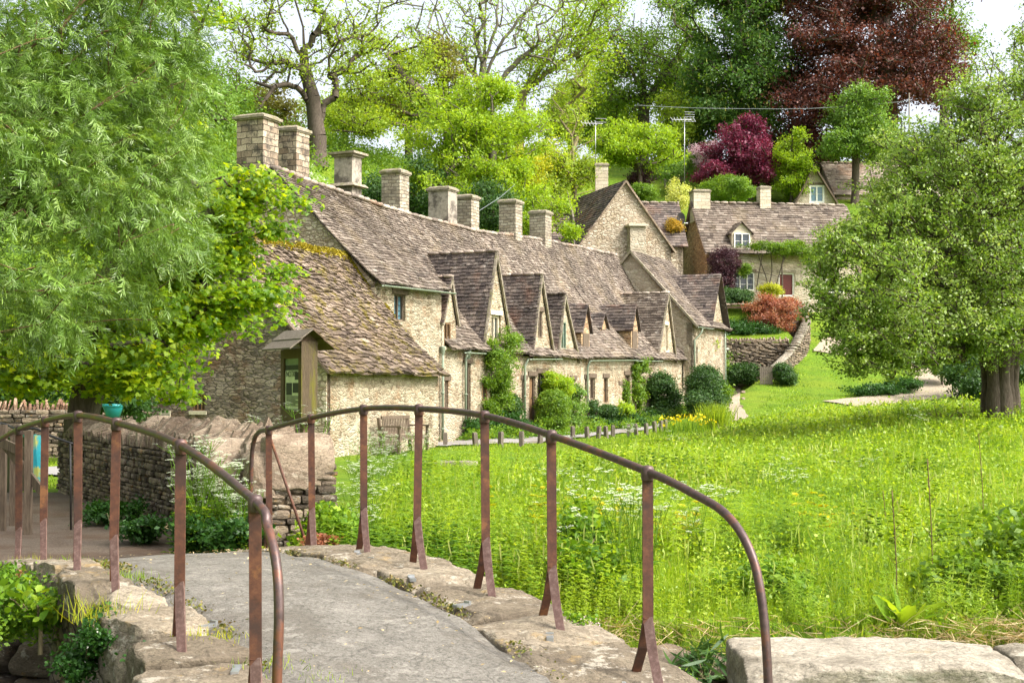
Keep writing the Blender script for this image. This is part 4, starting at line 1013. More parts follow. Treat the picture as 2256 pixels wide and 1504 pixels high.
# ---------------------------------------------------------------- outhouse in front of the tall cottage
AO = Vector((-4.42, 33.5, 0)); AX = Vector((2.36, 6.1, 0)).normalized(); AL = 6.54; AN = Vector((-AX.y, AX.x, 0)); AD = 5.9; AE = 2.2; AR = 5.5
def AP(s, t, z): p = AO + AX*s + AN*t; p.z = z; return p
A_ = thing('stone_outhouse', 'low stone outhouse with steep mossy slate roof behind the notice board', 'outhouse', AP(3, 3, 0))
mb = MB(); wallpanel(mb, AP(0,0,0), AX, [(0,-.3),(AL,-.3),(AL,AE),(0,AE)], [], nin=AN); build('front_wall', mb, M['wall_lime'], A_)
def a_t(u):      # t on the left gable wall for photo column u
    k = (u-CX)/FPX; return (AO.x - k*AO.y)/(k*AN.y - AN.x)
h1 = [a_t(452), a_t(424), CAMZ + (860-905)*34.5/FPX, CAMZ + (860-868)*34.5/FPX]
h2 = [a_t(372), a_t(350), CAMZ + (860-897)*35/FPX, CAMZ + (860-870)*35/FPX]
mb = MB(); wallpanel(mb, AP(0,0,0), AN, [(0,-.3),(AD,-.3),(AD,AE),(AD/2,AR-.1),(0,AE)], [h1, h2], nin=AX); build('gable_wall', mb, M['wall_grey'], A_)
window(A_, AP(0,0,0), AN, AX, h1, frame='timber_warm', nx=3, depth=.10, fw=.035); window(A_, AP(0,0,0), AN, AX, h2, frame='timber', nx=1, depth=.12, sill=False)
mb = MB(); mb.obox(AP(-.012, .13, 1.0), AX*.02, AN*.2, UP*1.25); build('quoins', mb, M['wall_gable'], A_)
mb = MB()
def PA(a, b):
    s = -.22 + (AL+.35)*a; e = AP(s, -.28, AE-.20 + .05*noise.noise(Vector((s*.9,0,3)))); r_ = AP(s, AD/2, AR + .06*noise.noise(Vector((s*.8,3,0)))); p = e.lerp(r_, b)
    return p + (AN*-.75 + UP*.65)*(-.14*math.sin(math.pi*b) + .07*noise.noise(p*.8))
roof_surface(mb, PA, AL+.35, 4.6, w=.21, row0=.165, row1=.10, th=.045, jit=.07, seed=71)
def PB(a, b):
    s = -.22 + (AL+.35)*a; return AP(s, AD+.28, AE-.2).lerp(AP(s, AD/2, AR), b)
roof_surface(mb, PB, AL+.35, 4.6, w=.4, row0=.25, row1=.2, th=.03, seed=72)
ro = build('roof', mb, M['slate_moss'], A_)
# moss cushions along the ridge and the verge
P_ = []; 
for i in range(11000):
    if i % 2: s = rnd.uniform(-.2, AL+.1); b_ = min(1, 1 - abs(rnd.gauss(0, .02))); q = PA((s+.22)/(AL+.35), b_)
    else: b_ = 1 - abs(rnd.gauss(0,.17)); b_ = max(0.35, b_); q = PA(1 - abs(rnd.gauss(0,.006)), min(1, b_))
    P_.append(q + UP*rnd.uniform(.0,.07))
P_ = np.array([tuple(p) for p in P_]); keep = np.array([noise.noise(Vector((p[0]*1.6, p[1]*1.6, p[2]*1.6))) > -.28 for p in P_]); P_ = P_[keep]
scatter('moss', *ROUND, P_, frames(rng.normal(size=(len(P_),3)) + [0,0,.8]), rng.uniform(.07,.17,len(P_)), rng.random(len(P_)), M['moss'], ro)
mb = MB(); mb.beam(AP(-.16,-.24,AE-.22), AP(-.16,AD/2,AR-.12), .05, .14, up=AX); build('bargeboard', mb, M['timber'], A_)
mb = MB(); c = AP(-.02, a_t(367), CAMZ + (860-912)*35.2/FPX); mb.obox(c, AX*.012, AN*.14, UP*.09); pl = tag(build('wall_plaque', mb, M['stone_frame']), 'small pale plaque fixed to the outhouse gable wall', 'plaque')
mb = MB()
for k in range(4): mb.obox(c + AX*-.014 + UP*(.055-.036*k), AX*.002, AN*(.11 if k else .08), UP*.006)
build('lettering', mb, M['lead'], pl)
# ---------------------------------------------------------------- dry stone walls
def stonewall(label, name, P0, P1, th, h0, h1, cop='cock', mat='dry_stone', cmat='coping_stone', sz=.2, seed=1, ends=True, course=.1, zb=None):
    """wall of individually shaped stones between two ground points; h0, h1: top heights (z)"""
    r = random.Random(seed); P0 = Vector((P0[0],P0[1],0)); P1 = Vector((P1[0],P1[1],0)); d = (P1-P0); L = d.length; d.normalize(); nn = Vector((-d.y, d.x, 0))
    t = thing(name, label, 'wall', P0.lerp(P1, .5)); mb = MB()
    G = lambda a: gzf((P0+d*a).x, (P0+d*a).y) if zb is None else zb
    a0 = 0; core = MB(); n = 16
    for i in range(n):
        a, b = L*i/n, L*(i+1)/n; ha, hb = h0+(h1-h0)*a/L-.05, h0+(h1-h0)*b/L-.05; w = th/2-.07
        A, B = P0+d*a, P0+d*b
        core.hexa([A-nn*w+UP*(G(a)-.3), B-nn*w+UP*(G(b)-.3), B+nn*w+UP*(G(b)-.3), A+nn*w+UP*(G(a)-.3), A-nn*w+UP*ha, B-nn*w+UP*hb, B+nn*w+UP*hb, A+nn*w+UP*ha], 0)
    z = 0.0; hmax = max(h0, h1)
    faces = [(-1, 0, L, d, nn), (1, 0, L, d, nn)]
    if ends: faces += [(-1, -th/2+.02, th/2-.02, nn, -d)]
    for sg, lo, hi, along, out in faces:
        z = -.1
        while z < 3:
            ch = course*r.uniform(.7, 1.35); a = lo + r.uniform(-.05, 0)*1.0
            any_ = False
            while a < hi:
                w = sz*r.uniform(.55, 1.5); w = min(w, hi - a + .03)
                am = min(max(a + w/2, 0), L) if along is d else 0
                base = P0 + d*am
                g = G(am); top = h0 + (h1-h0)*am/L
                if g + z + ch*.6 < top:
                    any_ = True
                    if along is d: c = P0 + d*(a + w/2) + nn*(sg*(th/2 - .06))
                    else: c = P0 + nn*(a + w/2) - d*(-.06 + .02)
                    c.z = g + z + ch/2
                    mb.rock(c + out*r.uniform(-.012,.018)*(1 if along is not d else sg), along*(w/2-.003), out*.09, UP*(ch/2-.002)+along*r.uniform(-.006,.006), seed=r.randint(0,9999), n=3, p=9, rough=.08, facet=4, tint=r.random())
                a += w
            z += ch
            if not any_: break
    core.v = core.v; build('core', core, M['bank'], t)
    build('masonry', mb, M[mat], t)
    if cop == 'cock':
        a = .03
        while a < L:
            w = r.uniform(.05, .12); hh = r.uniform(.12, .24)*(1.0 if sz > .15 else .9); hA = h0+(h1-h0)*a/L; mb = MB(); lean = r.gauss(.12,.22)
            jag_slab(mb, P0 + d*(a+w/2) + UP*(hA-.02), d, nn, th*.5*r.uniform(.8,1.05), hh*1.15, w*.55, r, lean, r.random())
            build('coping_stone', mb, M[cmat], t); a += w*.85
    elif cop == 'flat':
        a = 0
        while a < L:
            w = min(r.uniform(.3, .5), L - a + .05); mb = MB(); hA = h0+(h1-h0)*(a+w/2)/L
            mb.rock(P0 + d*(a+w/2) + UP*(hA+.03), d*(w/2-.004) + UP*((h1-h0)/L*w/2), nn*(th*.56), UP*.05, seed=r.randint(0,9999), n=4, p=5, rough=.10, tint=r.random())
            build('coping_stone', mb, M[cmat], t, True); a += w
    return t, d, nn
# near wall beside the dark path; its squared end faces the bridge
t, d, nn = stonewall('rough dry stone wall with jagged upright coping beside the dark path', 'dry_stone_wall', (-1.92,13.02), (-6.6,21.8), .62, .90, .94, cop=None, seed=4, zb=0.0, sz=.15, course=.062)
r = random.Random(3); a = .55
while a < 9.6:
    w = r.uniform(.07, .17); hh = r.uniform(.2, .36) if a < 5 else r.uniform(.16,.28); mb = MB(); lean = r.gauss(.0,.25)
    jag_slab(mb, Vector((-1.92,13.02,.90)) + d*(a+w/2), d, nn, .33*r.uniform(.8,1.1), hh*1.15, w*.55, r, lean*.8, r.random())
    build('coping_stone', mb, M['coping_stone'], t); a += w*.62
mb = MB(); mb.rock((-1.97,13.06,.93), d*.14, nn*.31, UP*.25, seed=8, n=20, p=14, rough=.05, fr=1.9, facet=6, fine=.02, tint=.6); build('end_slab', mb, M['coping_stone'], t, True)
mb = MB(); mb.rock((-2.25,13.0,.82), d*.16, nn*.18, UP*.22 + d*.05, seed=18, n=12, p=8, rough=.06, fr=1.6, facet=12, fine=.01, tint=.6); build('coping_stone', mb, M['coping_stone'], t)
mb = MB(); mb.rock((-2.75,13.9,.86), d*.35, nn*.30, UP*.26 + d*.08, seed=28, n=14, p=8, rough=.06, fr=1.3, facet=14, fine=.01, tint=.6); build('coping_stone', mb, M['coping_stone'], t)
# far wall with reddish upright coping
stonewall('pale dry stone wall with reddish upright coping beyond the grass verge', 'dry_stone_wall', (-16.5,31.5), (-9.9,33.6), .5, 1.12, 1.16, cop='cock', cmat='coping_red', mat='dry_stone', seed=9, ends=False, sz=.26, course=.09)
# linking wall from far wall to outhouse
stonewall('short wall carrying the teal flower pot next to the outhouse gable', 'dry_stone_wall', (-9.95,33.5), (-9.1,35.2), .4, 1.0, 1.0, cop='flat', mat='dry_stone', seed=10, ends=False, sz=.26)

# teal flower pot on the wall
p = at(249, 905, 30.0)
t = thing('flower_pot', 'teal plastic flower pot standing behind the jagged wall beside the outhouse', 'flower pot', (p.x, p.y, p.z-.14))
mb = MB(); mb.lathe((p.x,p.y,p.z-.14), [(0,0),(.135,0),(.20,.20),(.205,.22),(.225,.23),(.225,.285),(.20,.285),(.18,.24),(0,.24)], 28); build('pot', mb, M['teal_plastic'], t, True)
mb = MB(); mb.lathe((p.x,p.y,p.z+.09), [(0,.02),(.12,.015),(.19,0)], 14); build('soil', mb, M['bank'], t, True)
mb = MB(); mb.obox((p.x,p.y,(p.z-.14)/2), (.10,.03,0), (-.03,.10,0), (0,0,(p.z-.14)/2)); tag(build('stone_pier', mb, M['wall_grey']), 'small stone pier under the teal flower pot', 'pier')

# dark wooden fence and rail at the end of the path, teal board behind it
t = thing('wooden_fence', 'dark weathered wooden fence posts with a sloping brace at the path end', 'fence', (-5.3,16.0,0))
for u, Y, vt in ((5,15.6,935),(30,16.2,945),(62,15.2,948)):
    q = at(u, 1100, Y); zt = at(u, vt, Y).z; mb = MB(); mb.beam((q.x,Y,-.1), (q.x,Y,zt), .075, .07, up=(0,1,0)); build('post', mb, M['timber'], t)
for (u0,v0,Y0),(u1,v1,Y1) in (((2,968,15.5),(92,1082,15.1)),((-40,955,15.6),(62,1000,15.2))):
    mb = MB(); mb.beam(at(u0,v0,Y0), at(u1,v1,Y1), .03, .10); build('rail', mb, M['timber'], t)
t = thing('metal_handrail', 'thin black curved handrail with one slender upright by the dark path', 'handrail', (-4.9,15.8,0))
mb = MB(); mb.tube(smooth_pts([at(-30,928,16.4), at(10,934,16.2), at(40,946,16.0), at(78,944,15.9), at(112,960,15.8), at(160,977,15.7)]), .014, 8); build('handrail', mb, M['black_metal'], t, True)
q = at(157, 1105, 15.7); mb = MB(); mb.tube([(q.x,15.7,0), at(155,976,15.7)], .011, 8); build('post', mb, M['black_metal'], t, True)
q = at(-2, 1100, 16.2); mb = MB(); mb.tube([(q.x,16.2,0), at(0,932,16.2)], .014, 8); build('post', mb, M['black_metal'], t, True)
t = thing('wooden_board', 'teal painted board with yellow blotches propped behind the fence', 'board', (-5.9,17.6,0))
a0, a1, b1, b0 = at(10,962,17.8), at(76,960,17.2), at(84,1078,17.2), at(10,1085,17.8)
mb = MB(); dd = Vector((.02,.05,0)); mb.hexa([b0, b1, b1+dd, b0+dd, a0, a1, a1+dd, a0+dd]); build('panel', mb, M['black_metal'], t)
c0_, c1_, e1, e0 = at(64,958,17.1), at(77,959,17.1), at(86,1080,17.1), at(64,1068,17.1)
mb = MB(); dd = Vector((.03,.12,0)); mb.hexa([e0, e1, e1+dd, e0+dd, c0_, c1_, c1_+dd, c0_+dd]); build('edge_strip', mb, M['teal_paint'], t)
mb = MB(); mb.beam(at(12,961,17.75), at(78,959,17.15), .03, .03); build('top_trim', mb, M['teal_plastic'], t)

# ---------------------------------------------------------------- notice board
Yn = 26.0; q = at(655, 960, Yn); g = gzf(q.x, q.y)
nx_ = Vector((math.cos(R(-38)), math.sin(R(-38)), 0))
t = thing('notice_board', 'wooden village notice board with a small pitched roof in front of the outhouse', 'notice board', (q.x, q.y, g))
# glazed face towards the left, mossy post face to the right of it
fc = Vector((-.42,-.907,0)); sidev = Vector((.907,-.42,0))    # face normal; the other visible side
fc = Vector((-.86,-.51,0)); ex_ = Vector((.51,-.86,0))
def NB(a, dpt, z): return Vector((q.x, q.y, 0)) + ex_*a + fc*dpt + UP*z
zt = at(655, 768, Yn).z; zb_ = at(655, 927, Yn).z
W2, D2 = .52, .10
# case body: wide side has the glass, narrow end is a thick plank
mb = MB(); mb.hexa([NB(-W2,-D2,zb_), NB(W2,-D2,zb_), NB(W2,D2-.02,zb_), NB(-W2,D2-.02,zb_), NB(-W2,-D2,zt), NB(W2,-D2,zt), NB(W2,D2-.02,zt), NB(-W2,D2-.02,zt)]); 
case = build('case', mb, M['board_wood'], t)
def bar(mb, a0, a1, z0, z1, d0, d1): mb.hexa([NB(a0,d1,z0), NB(a1,d1,z0), NB(a1,d0,z0), NB(a0,d0,z0), NB(a0,d1,z1), NB(a1,d1,z1), NB(a1,d0,z1), NB(a0,d0,z1)])
mb = MB(); bar(mb,-W2+.01,-W2+.16,zb_+.01,zt-.01,D2-.02,D2+.03); bar(mb,W2-.17,W2-.003,zb_+.01,zt-.01,D2-.02,D2+.03); bar(mb,-W2+.16,W2-.17,zb_+.01,zb_+.20,D2-.02,D2+.028); bar(mb,-W2+.16,W2-.17,zt-.18,zt-.01,D2-.02,D2+.028)
build('door_frame', mb, M['board_wood'], case)
mb = MB(); bar(mb,-W2+.16,W2-.17,zb_+.2,zt-.18,D2-.018,D2-.008); 
paper_m = plain('paper', (.60,.62,.48), .6); build('pin_board', mb, M['green_paint'], case)
mb = MB(); bar(mb,-W2+.18,W2-.19,zb_+.22,zt-.40,D2-.006,D2+.0); pap = build('notice', mb, paper_m, case)
ink = plain('ink', (.03,.035,.03), .7)
mb = MB(); ph = zt-.40-zb_-.22; y0 = zb_+.22
bar(mb, .12, W2-.2, y0+ph*.76, y0+ph*.96, D2+.001, D2+.003); bar(mb,-W2+.22,-.02,y0+ph*.36,y0+ph*.68,D2+.001,D2+.003); bar(mb,.02,W2-.2,y0+ph*.42,y0+ph*.68,D2+.001,D2+.003); bar(mb,-W2+.19,W2-.2,zt-.385,zt-.30,D2+.001,D2+.003)
for k in range(9): bar(mb,-W2+.23,W2-.24-(.12 if k % 4 == 3 else 0),y0+ph*(.32-.03*k),y0+ph*(.32-.03*k)+.012,D2+.001,D2+.003)
build('print', mb, ink, pap)
fd = bpy.data.curves.new('text', 'FONT'); fd.body = 'NOTICE'; fd.size = .15; fd.extrude = .002; fo = bpy.data.objects.new('tmp_text', fd)
COL.objects.link(fo); dg = bpy.context.evaluated_depsgraph_get(); me = bpy.data.meshes.new_from_object(fo.evaluated_get(dg)); bpy.data.objects.remove(fo)
RMt = Matrix((( -ex_.x*-1, 0, fc.x),( -ex_.y*-1, 0, fc.y),(0, 1, 0)))
mt = MB(); mt.v = [tuple(NB(-W2+.22, D2+.003, y0+ph*.84) + ex_*v.co.x + UP*v.co.y + fc*v.co.z) for v in me.vertices]; mt.f = [tuple(p_.vertices) for p_ in me.polygons]; mt.t = [.5]*len(mt.f); mt.m = [0]*len(mt.f)
build('heading', mt, ink, pap)
mb = MB(); mb.hexa([NB(W2+.002,-D2-.05,zb_-.02), NB(W2+.05,-D2-.05,zb_-.02), NB(W2+.05,D2+.06,zb_-.02), NB(W2+.002,D2+.06,zb_-.02), NB(W2+.002,-D2-.05,zt+.12), NB(W2+.05,-D2-.05,zt+.12), NB(W2+.05,D2+.06,zt+.12), NB(W2+.002,D2+.06,zt+.12)]); build('end_plank', mb, M['board_alga'], case)
for sa in (-W2+.1, W2-.12):
    mb = MB(); mb.hexa([NB(sa-.08,-.1,g-.2), NB(sa+.08,-.1,g-.2), NB(sa+.08,.08,g-.2), NB(sa-.08,.08,g-.2), NB(sa-.08,-.1,zb_-.002), NB(sa+.08,-.1,zb_-.002), NB(sa+.08,.08,zb_-.002), NB(sa-.08,.08,zb_-.002)]); build('post', mb, M['board_wood'], t)
for sg in (1, -1):
    for k in range(2):
        d0, d1 = (.0, .24) if k else (.20, .44); z0_ = zt + .30; f = .75
        mb = MB(); A_0 = [(-W2-.16, sg*d0, z0_-d0*f+.02*k), (W2+.20, sg*d0, z0_-d0*f+.02*k), (W2+.20, sg*d1, z0_-d1*f+.02*k), (-W2-.16, sg*d1, z0_-d1*f+.02*k)]
        lo = [NB(*c_) for c_ in A_0]; hi = [v + UP*.028 for v in lo]; mb.hexa(lo + hi); build('roof_board', mb, M['board_wood'] if sg < 0 else M['timber_grey'], t)
mb = MB(); mb.add([NB(W2-.01,0,zt+.27), NB(W2-.01,D2+.10,zt+.1), NB(W2-.01,D2+.02,zt), NB(W2-.01,-D2-.02,zt), NB(W2-.01,-D2-.10,zt+.1)] + [NB(W2-.05,0,zt+.27), NB(W2-.05,D2+.10,zt+.1), NB(W2-.05,D2+.02,zt), NB(W2-.05,-D2-.02,zt), NB(W2-.05,-D2-.10,zt+.1)], [(0,1,2,3,4),(9,8,7,6,5)] + [(i,5+i,5+(i+1)%5,(i+1)%5) for i in range(5)]); build('roof_end', mb, M['board_wood'], t)

# ---------------------------------------------------------------- bench by the outhouse wall
t = thing('garden_bench', 'weathered grey slatted bench with arms against the outhouse front wall', 'bench', AP(3.3, -.55, 0))
def BN(a, dpt, z): return AP(2.35 + a, -.22 - dpt, z)   # a 0..1.9 along the wall, dpt away from the wall
BL = 1.75; tm = M['timber']
def bbar(name, a0, a1, d0, d1, z0, z1, par=t, tilt=0.0, tint=.5):
    mb = MB(); mb.hexa([BN(a0,d1,z0), BN(a1,d1,z0), BN(a1,d0,z0), BN(a0,d0,z0), BN(a0,d1-tilt,z1), BN(a1,d1-tilt,z1), BN(a1,d0-tilt,z1), BN(a0,d0-tilt,z1)], tint); return build(name, mb, tm, par)
for a in (0, BL-.07):
    bbar('leg', a, a+.07, .08, .15, 0, .90, tilt=.10, tint=.3); bbar('leg', a, a+.07, .55, .62, 0, .66, tint=.8); bbar('arm', a-.01, a+.08, .04, .66, .662, .70, tint=.7)
mb = MB()
for k in range(6): mb.hexa([BN(.0,.10+k*.088+.075,.42), BN(BL,.10+k*.088+.075,.42), BN(BL,.10+k*.088,.42), BN(0,.10+k*.088,.42), BN(.0,.10+k*.088+.075,.445), BN(BL,.10+k*.088+.075,.445), BN(BL,.10+k*.088,.445), BN(0,.10+k*.088,.445)], rnd.random())
build('seat', mb, tm, t)
back = bbar('backrest', .07, BL-.07, .06, .10, .86, .94, tint=.3); bbar('back_rail', .07, BL-.07, .10, .14, .46, .52, back, tint=.3)
mb = MB()
for k in range(17):
    a = .10 + k*.094; mb.hexa([BN(a,.12,.52), BN(a+.045,.12,.52), BN(a+.045,.105,.52), BN(a,.105,.52), BN(a,.09,.86), BN(a+.045,.09,.86), BN(a+.045,.075,.86), BN(a,.075,.86)], rnd.random())
build('back_slats', mb, tm, back); bbar('apron', .07, BL-.07, .58, .61, .34, .42, tint=.3)
p = at(985, 1026, 30.5)
mb = MB(); c = onground(985, 1026, 20); mb.rock((c.x, c.y, .05), (.62,.12,0), (-.05,.22,0), (0,0,.06), seed=3, n=7, p=8, rough=.03); tag(build('stone_step', mb, M['slab_stone'], None, True), 'flat stone slab lying in the grass in front of the bench', 'stone slab')

# ---------------------------------------------------------------- bollards along the lane
bol = [(981,985),(1048,985),(1103,983),(1149,982),(1190,976),(1262,967),(1294,968),(1318,967),(1336,966),(1350,964),(1385,961),(1402,959),(1424,958),(1443,953),(1457,951),(1469,948)]
proto = None
for i, (u, v) in enumerate(bol):
    k = i/(len(bol)-1); c = onground(u, v, 36)
    lab = ORD[i] + ' short wooden post along the lane edge, counted from the bench'
    if proto is None:
        t = thing('bollard', lab, 'bollard', c, 'short wooden posts along the lane')
        mb = MB(); mb.obox((c.x,c.y,c.z+.16), (.06,0,0), (0,.06,0), (0,0,.22), taper=.95); build('post', mb, M['timber_grey'], t)
        mb = MB(); mb.obox((c.x,c.y,c.z+.40), (.057,0,0), (0,.057,0), (0,0,.022), taper=.8); build('top', mb, M['timber_grey'], t)
        proto = t
    else:
        t = copy_thing(proto, c, rnd.uniform(0, 1.5), lab)
        t.rotation_euler = (rnd.gauss(0,.07), rnd.gauss(0,.09), rnd.uniform(0,1.5))
# small stones beside the gravel path
sp_ = None
for i, (u, v, s_) in enumerate(((1642,852,.16),(1637,866,.15),(1637,880,.13),(1633,897,.12))):
    c = onground(u, v, 58)
    mb = MB(); mb.rock((c.x,c.y,c.z+s_*.3), (s_*.7,0,0), (0,s_*.6,0), (0,0,s_*.5), seed=i, n=4, p=2.6, rough=.2)
    tag(build('edging_stone', mb, M['coping_stone'], None, True), ['topmost','second','third','lowest'][i] + ' pale stone in the line edging the lawn beside the gravel path', 'stone', 'stones edging the gravel path')

# ---------------------------------------------------------------- cottages on the slope behind
def house(label, name, C, ang, L, D, zb, ze, zr, wall='wall_pale', gwall='wall_rust', roof='slate', holesF=(), holesL=(), over=.25, seed=81, cat='cottage', wav=.06, gable_side=True, group=None):
    """C: front left corner; front runs along ex, depth along ey"""
    ex = Vector((math.cos(ang), math.sin(ang), 0)); ey = Vector((-ex.y, ex.x, 0)); C = Vector((C[0], C[1], 0))
    t = thing(name, label, cat, C + ex*L/2 + ey*D/2 + UP*zb, group)
    mb = MB(); wallpanel(mb, C, ex, [(0,zb-1),(L,zb-1),(L,ze),(0,ze)], holesF, nin=ey); build('front_wall', mb, M[wall], t)
    mb = MB(); wallpanel(mb, C, ey, [(0,zb-1),(D,zb-1),(D,ze),(D/2,zr-.08),(0,ze)], holesL, nin=ex); build('gable_wall', mb, M[gwall], t)
    mb = MB(); wallpanel(mb, C + ex*L, ey, [(0,zb-1),(D,zb-1),(D,ze),(D/2,zr-.08),(0,ze)], [], nin=-ex); build('gable_wall', mb, M[gwall], t)
    mb = MB(); k = (zr-ze)/(D/2)
    F = lambda s, d_, z: C + ex*s + ey*d_ + UP*z
    roofquad(mb, F(-over,-.25,ze-.25*k+.05), F(L+over,-.25,ze-.25*k+.05), F(L+over,D/2,zr), F(-over,D/2,zr), seed=seed, w=.34, row0=.26, row1=.17, th=.035, wav=wav)
    roofquad(mb, F(-over,D+.25,ze-.25*k+.05), F(L+over,D+.25,ze-.25*k+.05), F(L+over,D/2,zr), F(-over,D/2,zr), seed=seed+1, w=.5, row0=.4, row1=.3, th=.035, wav=wav)
    o = build('roof', mb, M[roof], t)
    mb = MB(); s = -over
    while s < L+over-.1:
        w_ = min(rnd.uniform(.4,.6), L+over-s); mb.rock(F(s+w_/2, D/2, zr+.03), ex*(w_/2-.005), ey*.13, UP*.07, seed=int(s*10)+seed, n=3, p=3, rough=.07, tint=rnd.random()); s += w_
    build('ridge', mb, M['slate_pale'], o, True)
    mb = MB()
    for dd_ in (-.25, D+.25): mb.beam(F(-over+.03, dd_, ze-.25*k-.03), F(-over+.03, D/2, zr-.05), .05, .10, up=ex)
    build('verge', mb, M['coping_stone'] if gwall != 'ashlar_d' else M['timber'], o)
    return t, F, ex, ey
# cottage D with the white dormer window
YD = 80.0; angD = R(9); CD = (px_x(1562, YD), YD); zbD = 6.8
exD = Vector((math.cos(angD), math.sin(angD), 0))
def dS(u):
    k = (u-CX)/FPX; return (CD[0] - k*CD[1])/(k*exD.y - exD.x)
def dZ(u, v): s = dS(u); Y = CD[1] + exD.y*s; return CAMZ + (860-v)*Y/FPX
def dH(u0,u1,v0,v1): return [dS(u0), dS(u1), (dZ(u0,v1)+dZ(u1,v1))/2, (dZ(u0,v0)+dZ(u1,v0))/2]
hw, hd, hw2 = dH(1616,1663,599,639), dH(1717,1751,601,652), dH(1820,1862,614,645)
tD, FD, ex, ey = house('honey stone cottage with a white dormer window, dark red door and climbing plants', 'hillside_cottage', CD, angD, dS(1900), 5.6, zbD, dZ(1562,549), 12.55, wall='wall_pale', gwall='wall_rust', roof='slate', holesF=[hw, hd, hw2], seed=91)
window(tD, CD + (0,), ex, ey, hw, frame='white_paint', nx=3, nz=3, fw=.06, depth=.08, lintel='timber'); window(tD, CD + (0,), ex, ey, hw2, frame='white_paint', nx=3, nz=3, fw=.06, depth=.08, lintel='stone_frame')
dr = window(tD, CD + (0,), ex, ey, hd, frame='white_paint', glass='door_red', nx=1, fw=.07, depth=.12, name='door', sill=False, lintel='cap')
# dormer
sd0, sd1 = dS(1617), dS(1657); zd0, zd1, zda = dZ(1637,548), dZ(1637,512), dZ(1637,488)
sd0 -= 0.05; sd1 += 0.05
mb = MB(); c0_ = .12
mb.hexa([FD(sd0,c0_,zd0-.3), FD(sd1,c0_,zd0-.3), FD(sd1,2.2,zd0-.3), FD(sd0,2.2,zd0-.3), FD(sd0,c0_,zd1), FD(sd1,c0_,zd1), FD(sd1,2.2,zd1), FD(sd0,2.2,zd1)])
sm = (sd0+sd1)/2; mb.add([FD(sd0,c0_,zd1), FD(sd1,c0_,zd1), FD(sm,c0_,zda-.04), FD(sd0,c0_+.3,zd1), FD(sd1,c0_+.3,zd1), FD(sm,c0_+.3,zda-.04)], [(0,1,2),(3,5,4),(0,2,5,3),(1,4,5,2)])
dm = build('dormer', mb, M['stone_frame'], tD)
window(dm, CD + (0,), ex, ey, [sd0+.12, sd1-.12, zd0+.02, zd1-.02], frame='white_paint', nx=2, nz=2, fw=.055, depth=.10, sill=False)
mb = MB(); roofquad(mb, FD(sd0-.12,2.4,zd1-.06), FD(sd0-.12,-.05,zd1-.06), FD(sm,-.05,zda+.02), FD(sm,2.6,zda+.02), seed=96, w=.26, row0=.17, row1=.15); roofquad(mb, FD(sd1+.12,-.05,zd1-.06), FD(sd1+.12,2.4,zd1-.06), FD(sm,2.6,zda+.02), FD(sm,-.05,zda+.02), seed=97, w=.26, row0=.17, row1=.15)
build('dormer_roof', mb, M['slate'], dm)
chimney(tD, FD(.35,2.8,0), ex, ey, .5, .42, 11.4, dZ(1540,402), 'ash', .07); chimney(tD, FD(dS(1721),2.8,0), ex, ey, .33, .33, 11.6, CAMZ+(860-416)*84.5/FPX, 'ash', .03)
gq = build('plate', (lambda m: (m.obox(FD(dS(1758),-.02,dZ(1758,614)), ex*.09, ey*.01, UP*.11), m)[1])(MB()), M['stone_frame'], tD)
mb = MB(); mb.obox(FD(dS(1758)-.03,-.035,dZ(1758,614)), ex*.01, ey*.003, UP*.06); mb.obox(FD(dS(1758)+.03,-.035,dZ(1758,614)), ex*.01, ey*.003, UP*.06); build('lettering', mb, M['lead'], gq)
# big gabled house behind the terrace
apx = at(1377, 399, 74.0); rt = at(1483, 541, 73.6)
angB = R(8); exB = Vector((math.cos(angB), math.sin(angB), 0)); eyB = Vector((-.30, .954, 0)).normalized()
tB = thing('tall_gabled_house', 'tall stone house with steep pointed gable and blocked window above the terrace end', 'cottage', (apx.x, 76, 3), None)
hb = rt.x - apx.x; zeB = rt.z
FB = lambda s, d_, z: Vector((apx.x, 74.0, 0)) + exB*s + eyB*d_ + UP*z
mb = MB(); wallpanel(mb, FB(0,0,0), exB, [(-hb-.4,1),(hb,1),(hb,zeB),(0,apx.z-.05),(-hb-.4,zeB-.5)], [], nin=eyB); build('gable_wall', mb, M['wall_gable'], tB)
mb = MB(); wallpanel(mb, FB(hb,0,0), eyB, [(0,1),(7,1),(7,zeB),(0,zeB)], [], nin=-exB); wallpanel(mb, FB(-hb-.4,0,0), eyB, [(0,1),(7,1),(7,zeB-.5),(0,zeB-.5)], [], nin=exB); build('side_wall', mb, M['wall_gable'], tB)
mb = MB(); o_ = .12
roofquad(mb, FB(-hb-.6,7,zeB-.75), FB(-hb-.6,-o_,zeB-.75), FB(0,-o_,apx.z+.05), FB(0,7,apx.z+.05), seed=101, w=.32, row0=.22, row1=.16)
roofquad(mb, FB(hb+.2,-o_,zeB-.25), FB(hb+.2,7,zeB-.25), FB(0,7,apx.z+.05), FB(0,-o_,apx.z+.05), seed=102, w=.32, row0=.22, row1=.16)
o = build('roof', mb, M['slate_dark'], tB)
mb = MB(); mb.beam(FB(-hb-.6,-o_+.02,zeB-.8), FB(0,-o_+.02,apx.z-.02), .08, .12, up=eyB); mb.beam(FB(hb+.2,-o_+.02,zeB-.32), FB(0,-o_+.02,apx.z-.02), .08, .12, up=eyB); build('verge', mb, M['coping_stone'], o)
p0, p1 = at(1386,560,73.5), at(1421,497,73.5); mb = MB(); mb.obox(((p0.x+p1.x)/2, 73.85, (p0.z+p1.z)/2-.8), exB*(p1.x-p0.x)/2, eyB*.22, UP*((p1.z-p0.z)/2+.8)); o = build('chimney_breast', mb, M['wall_pale'], tB)
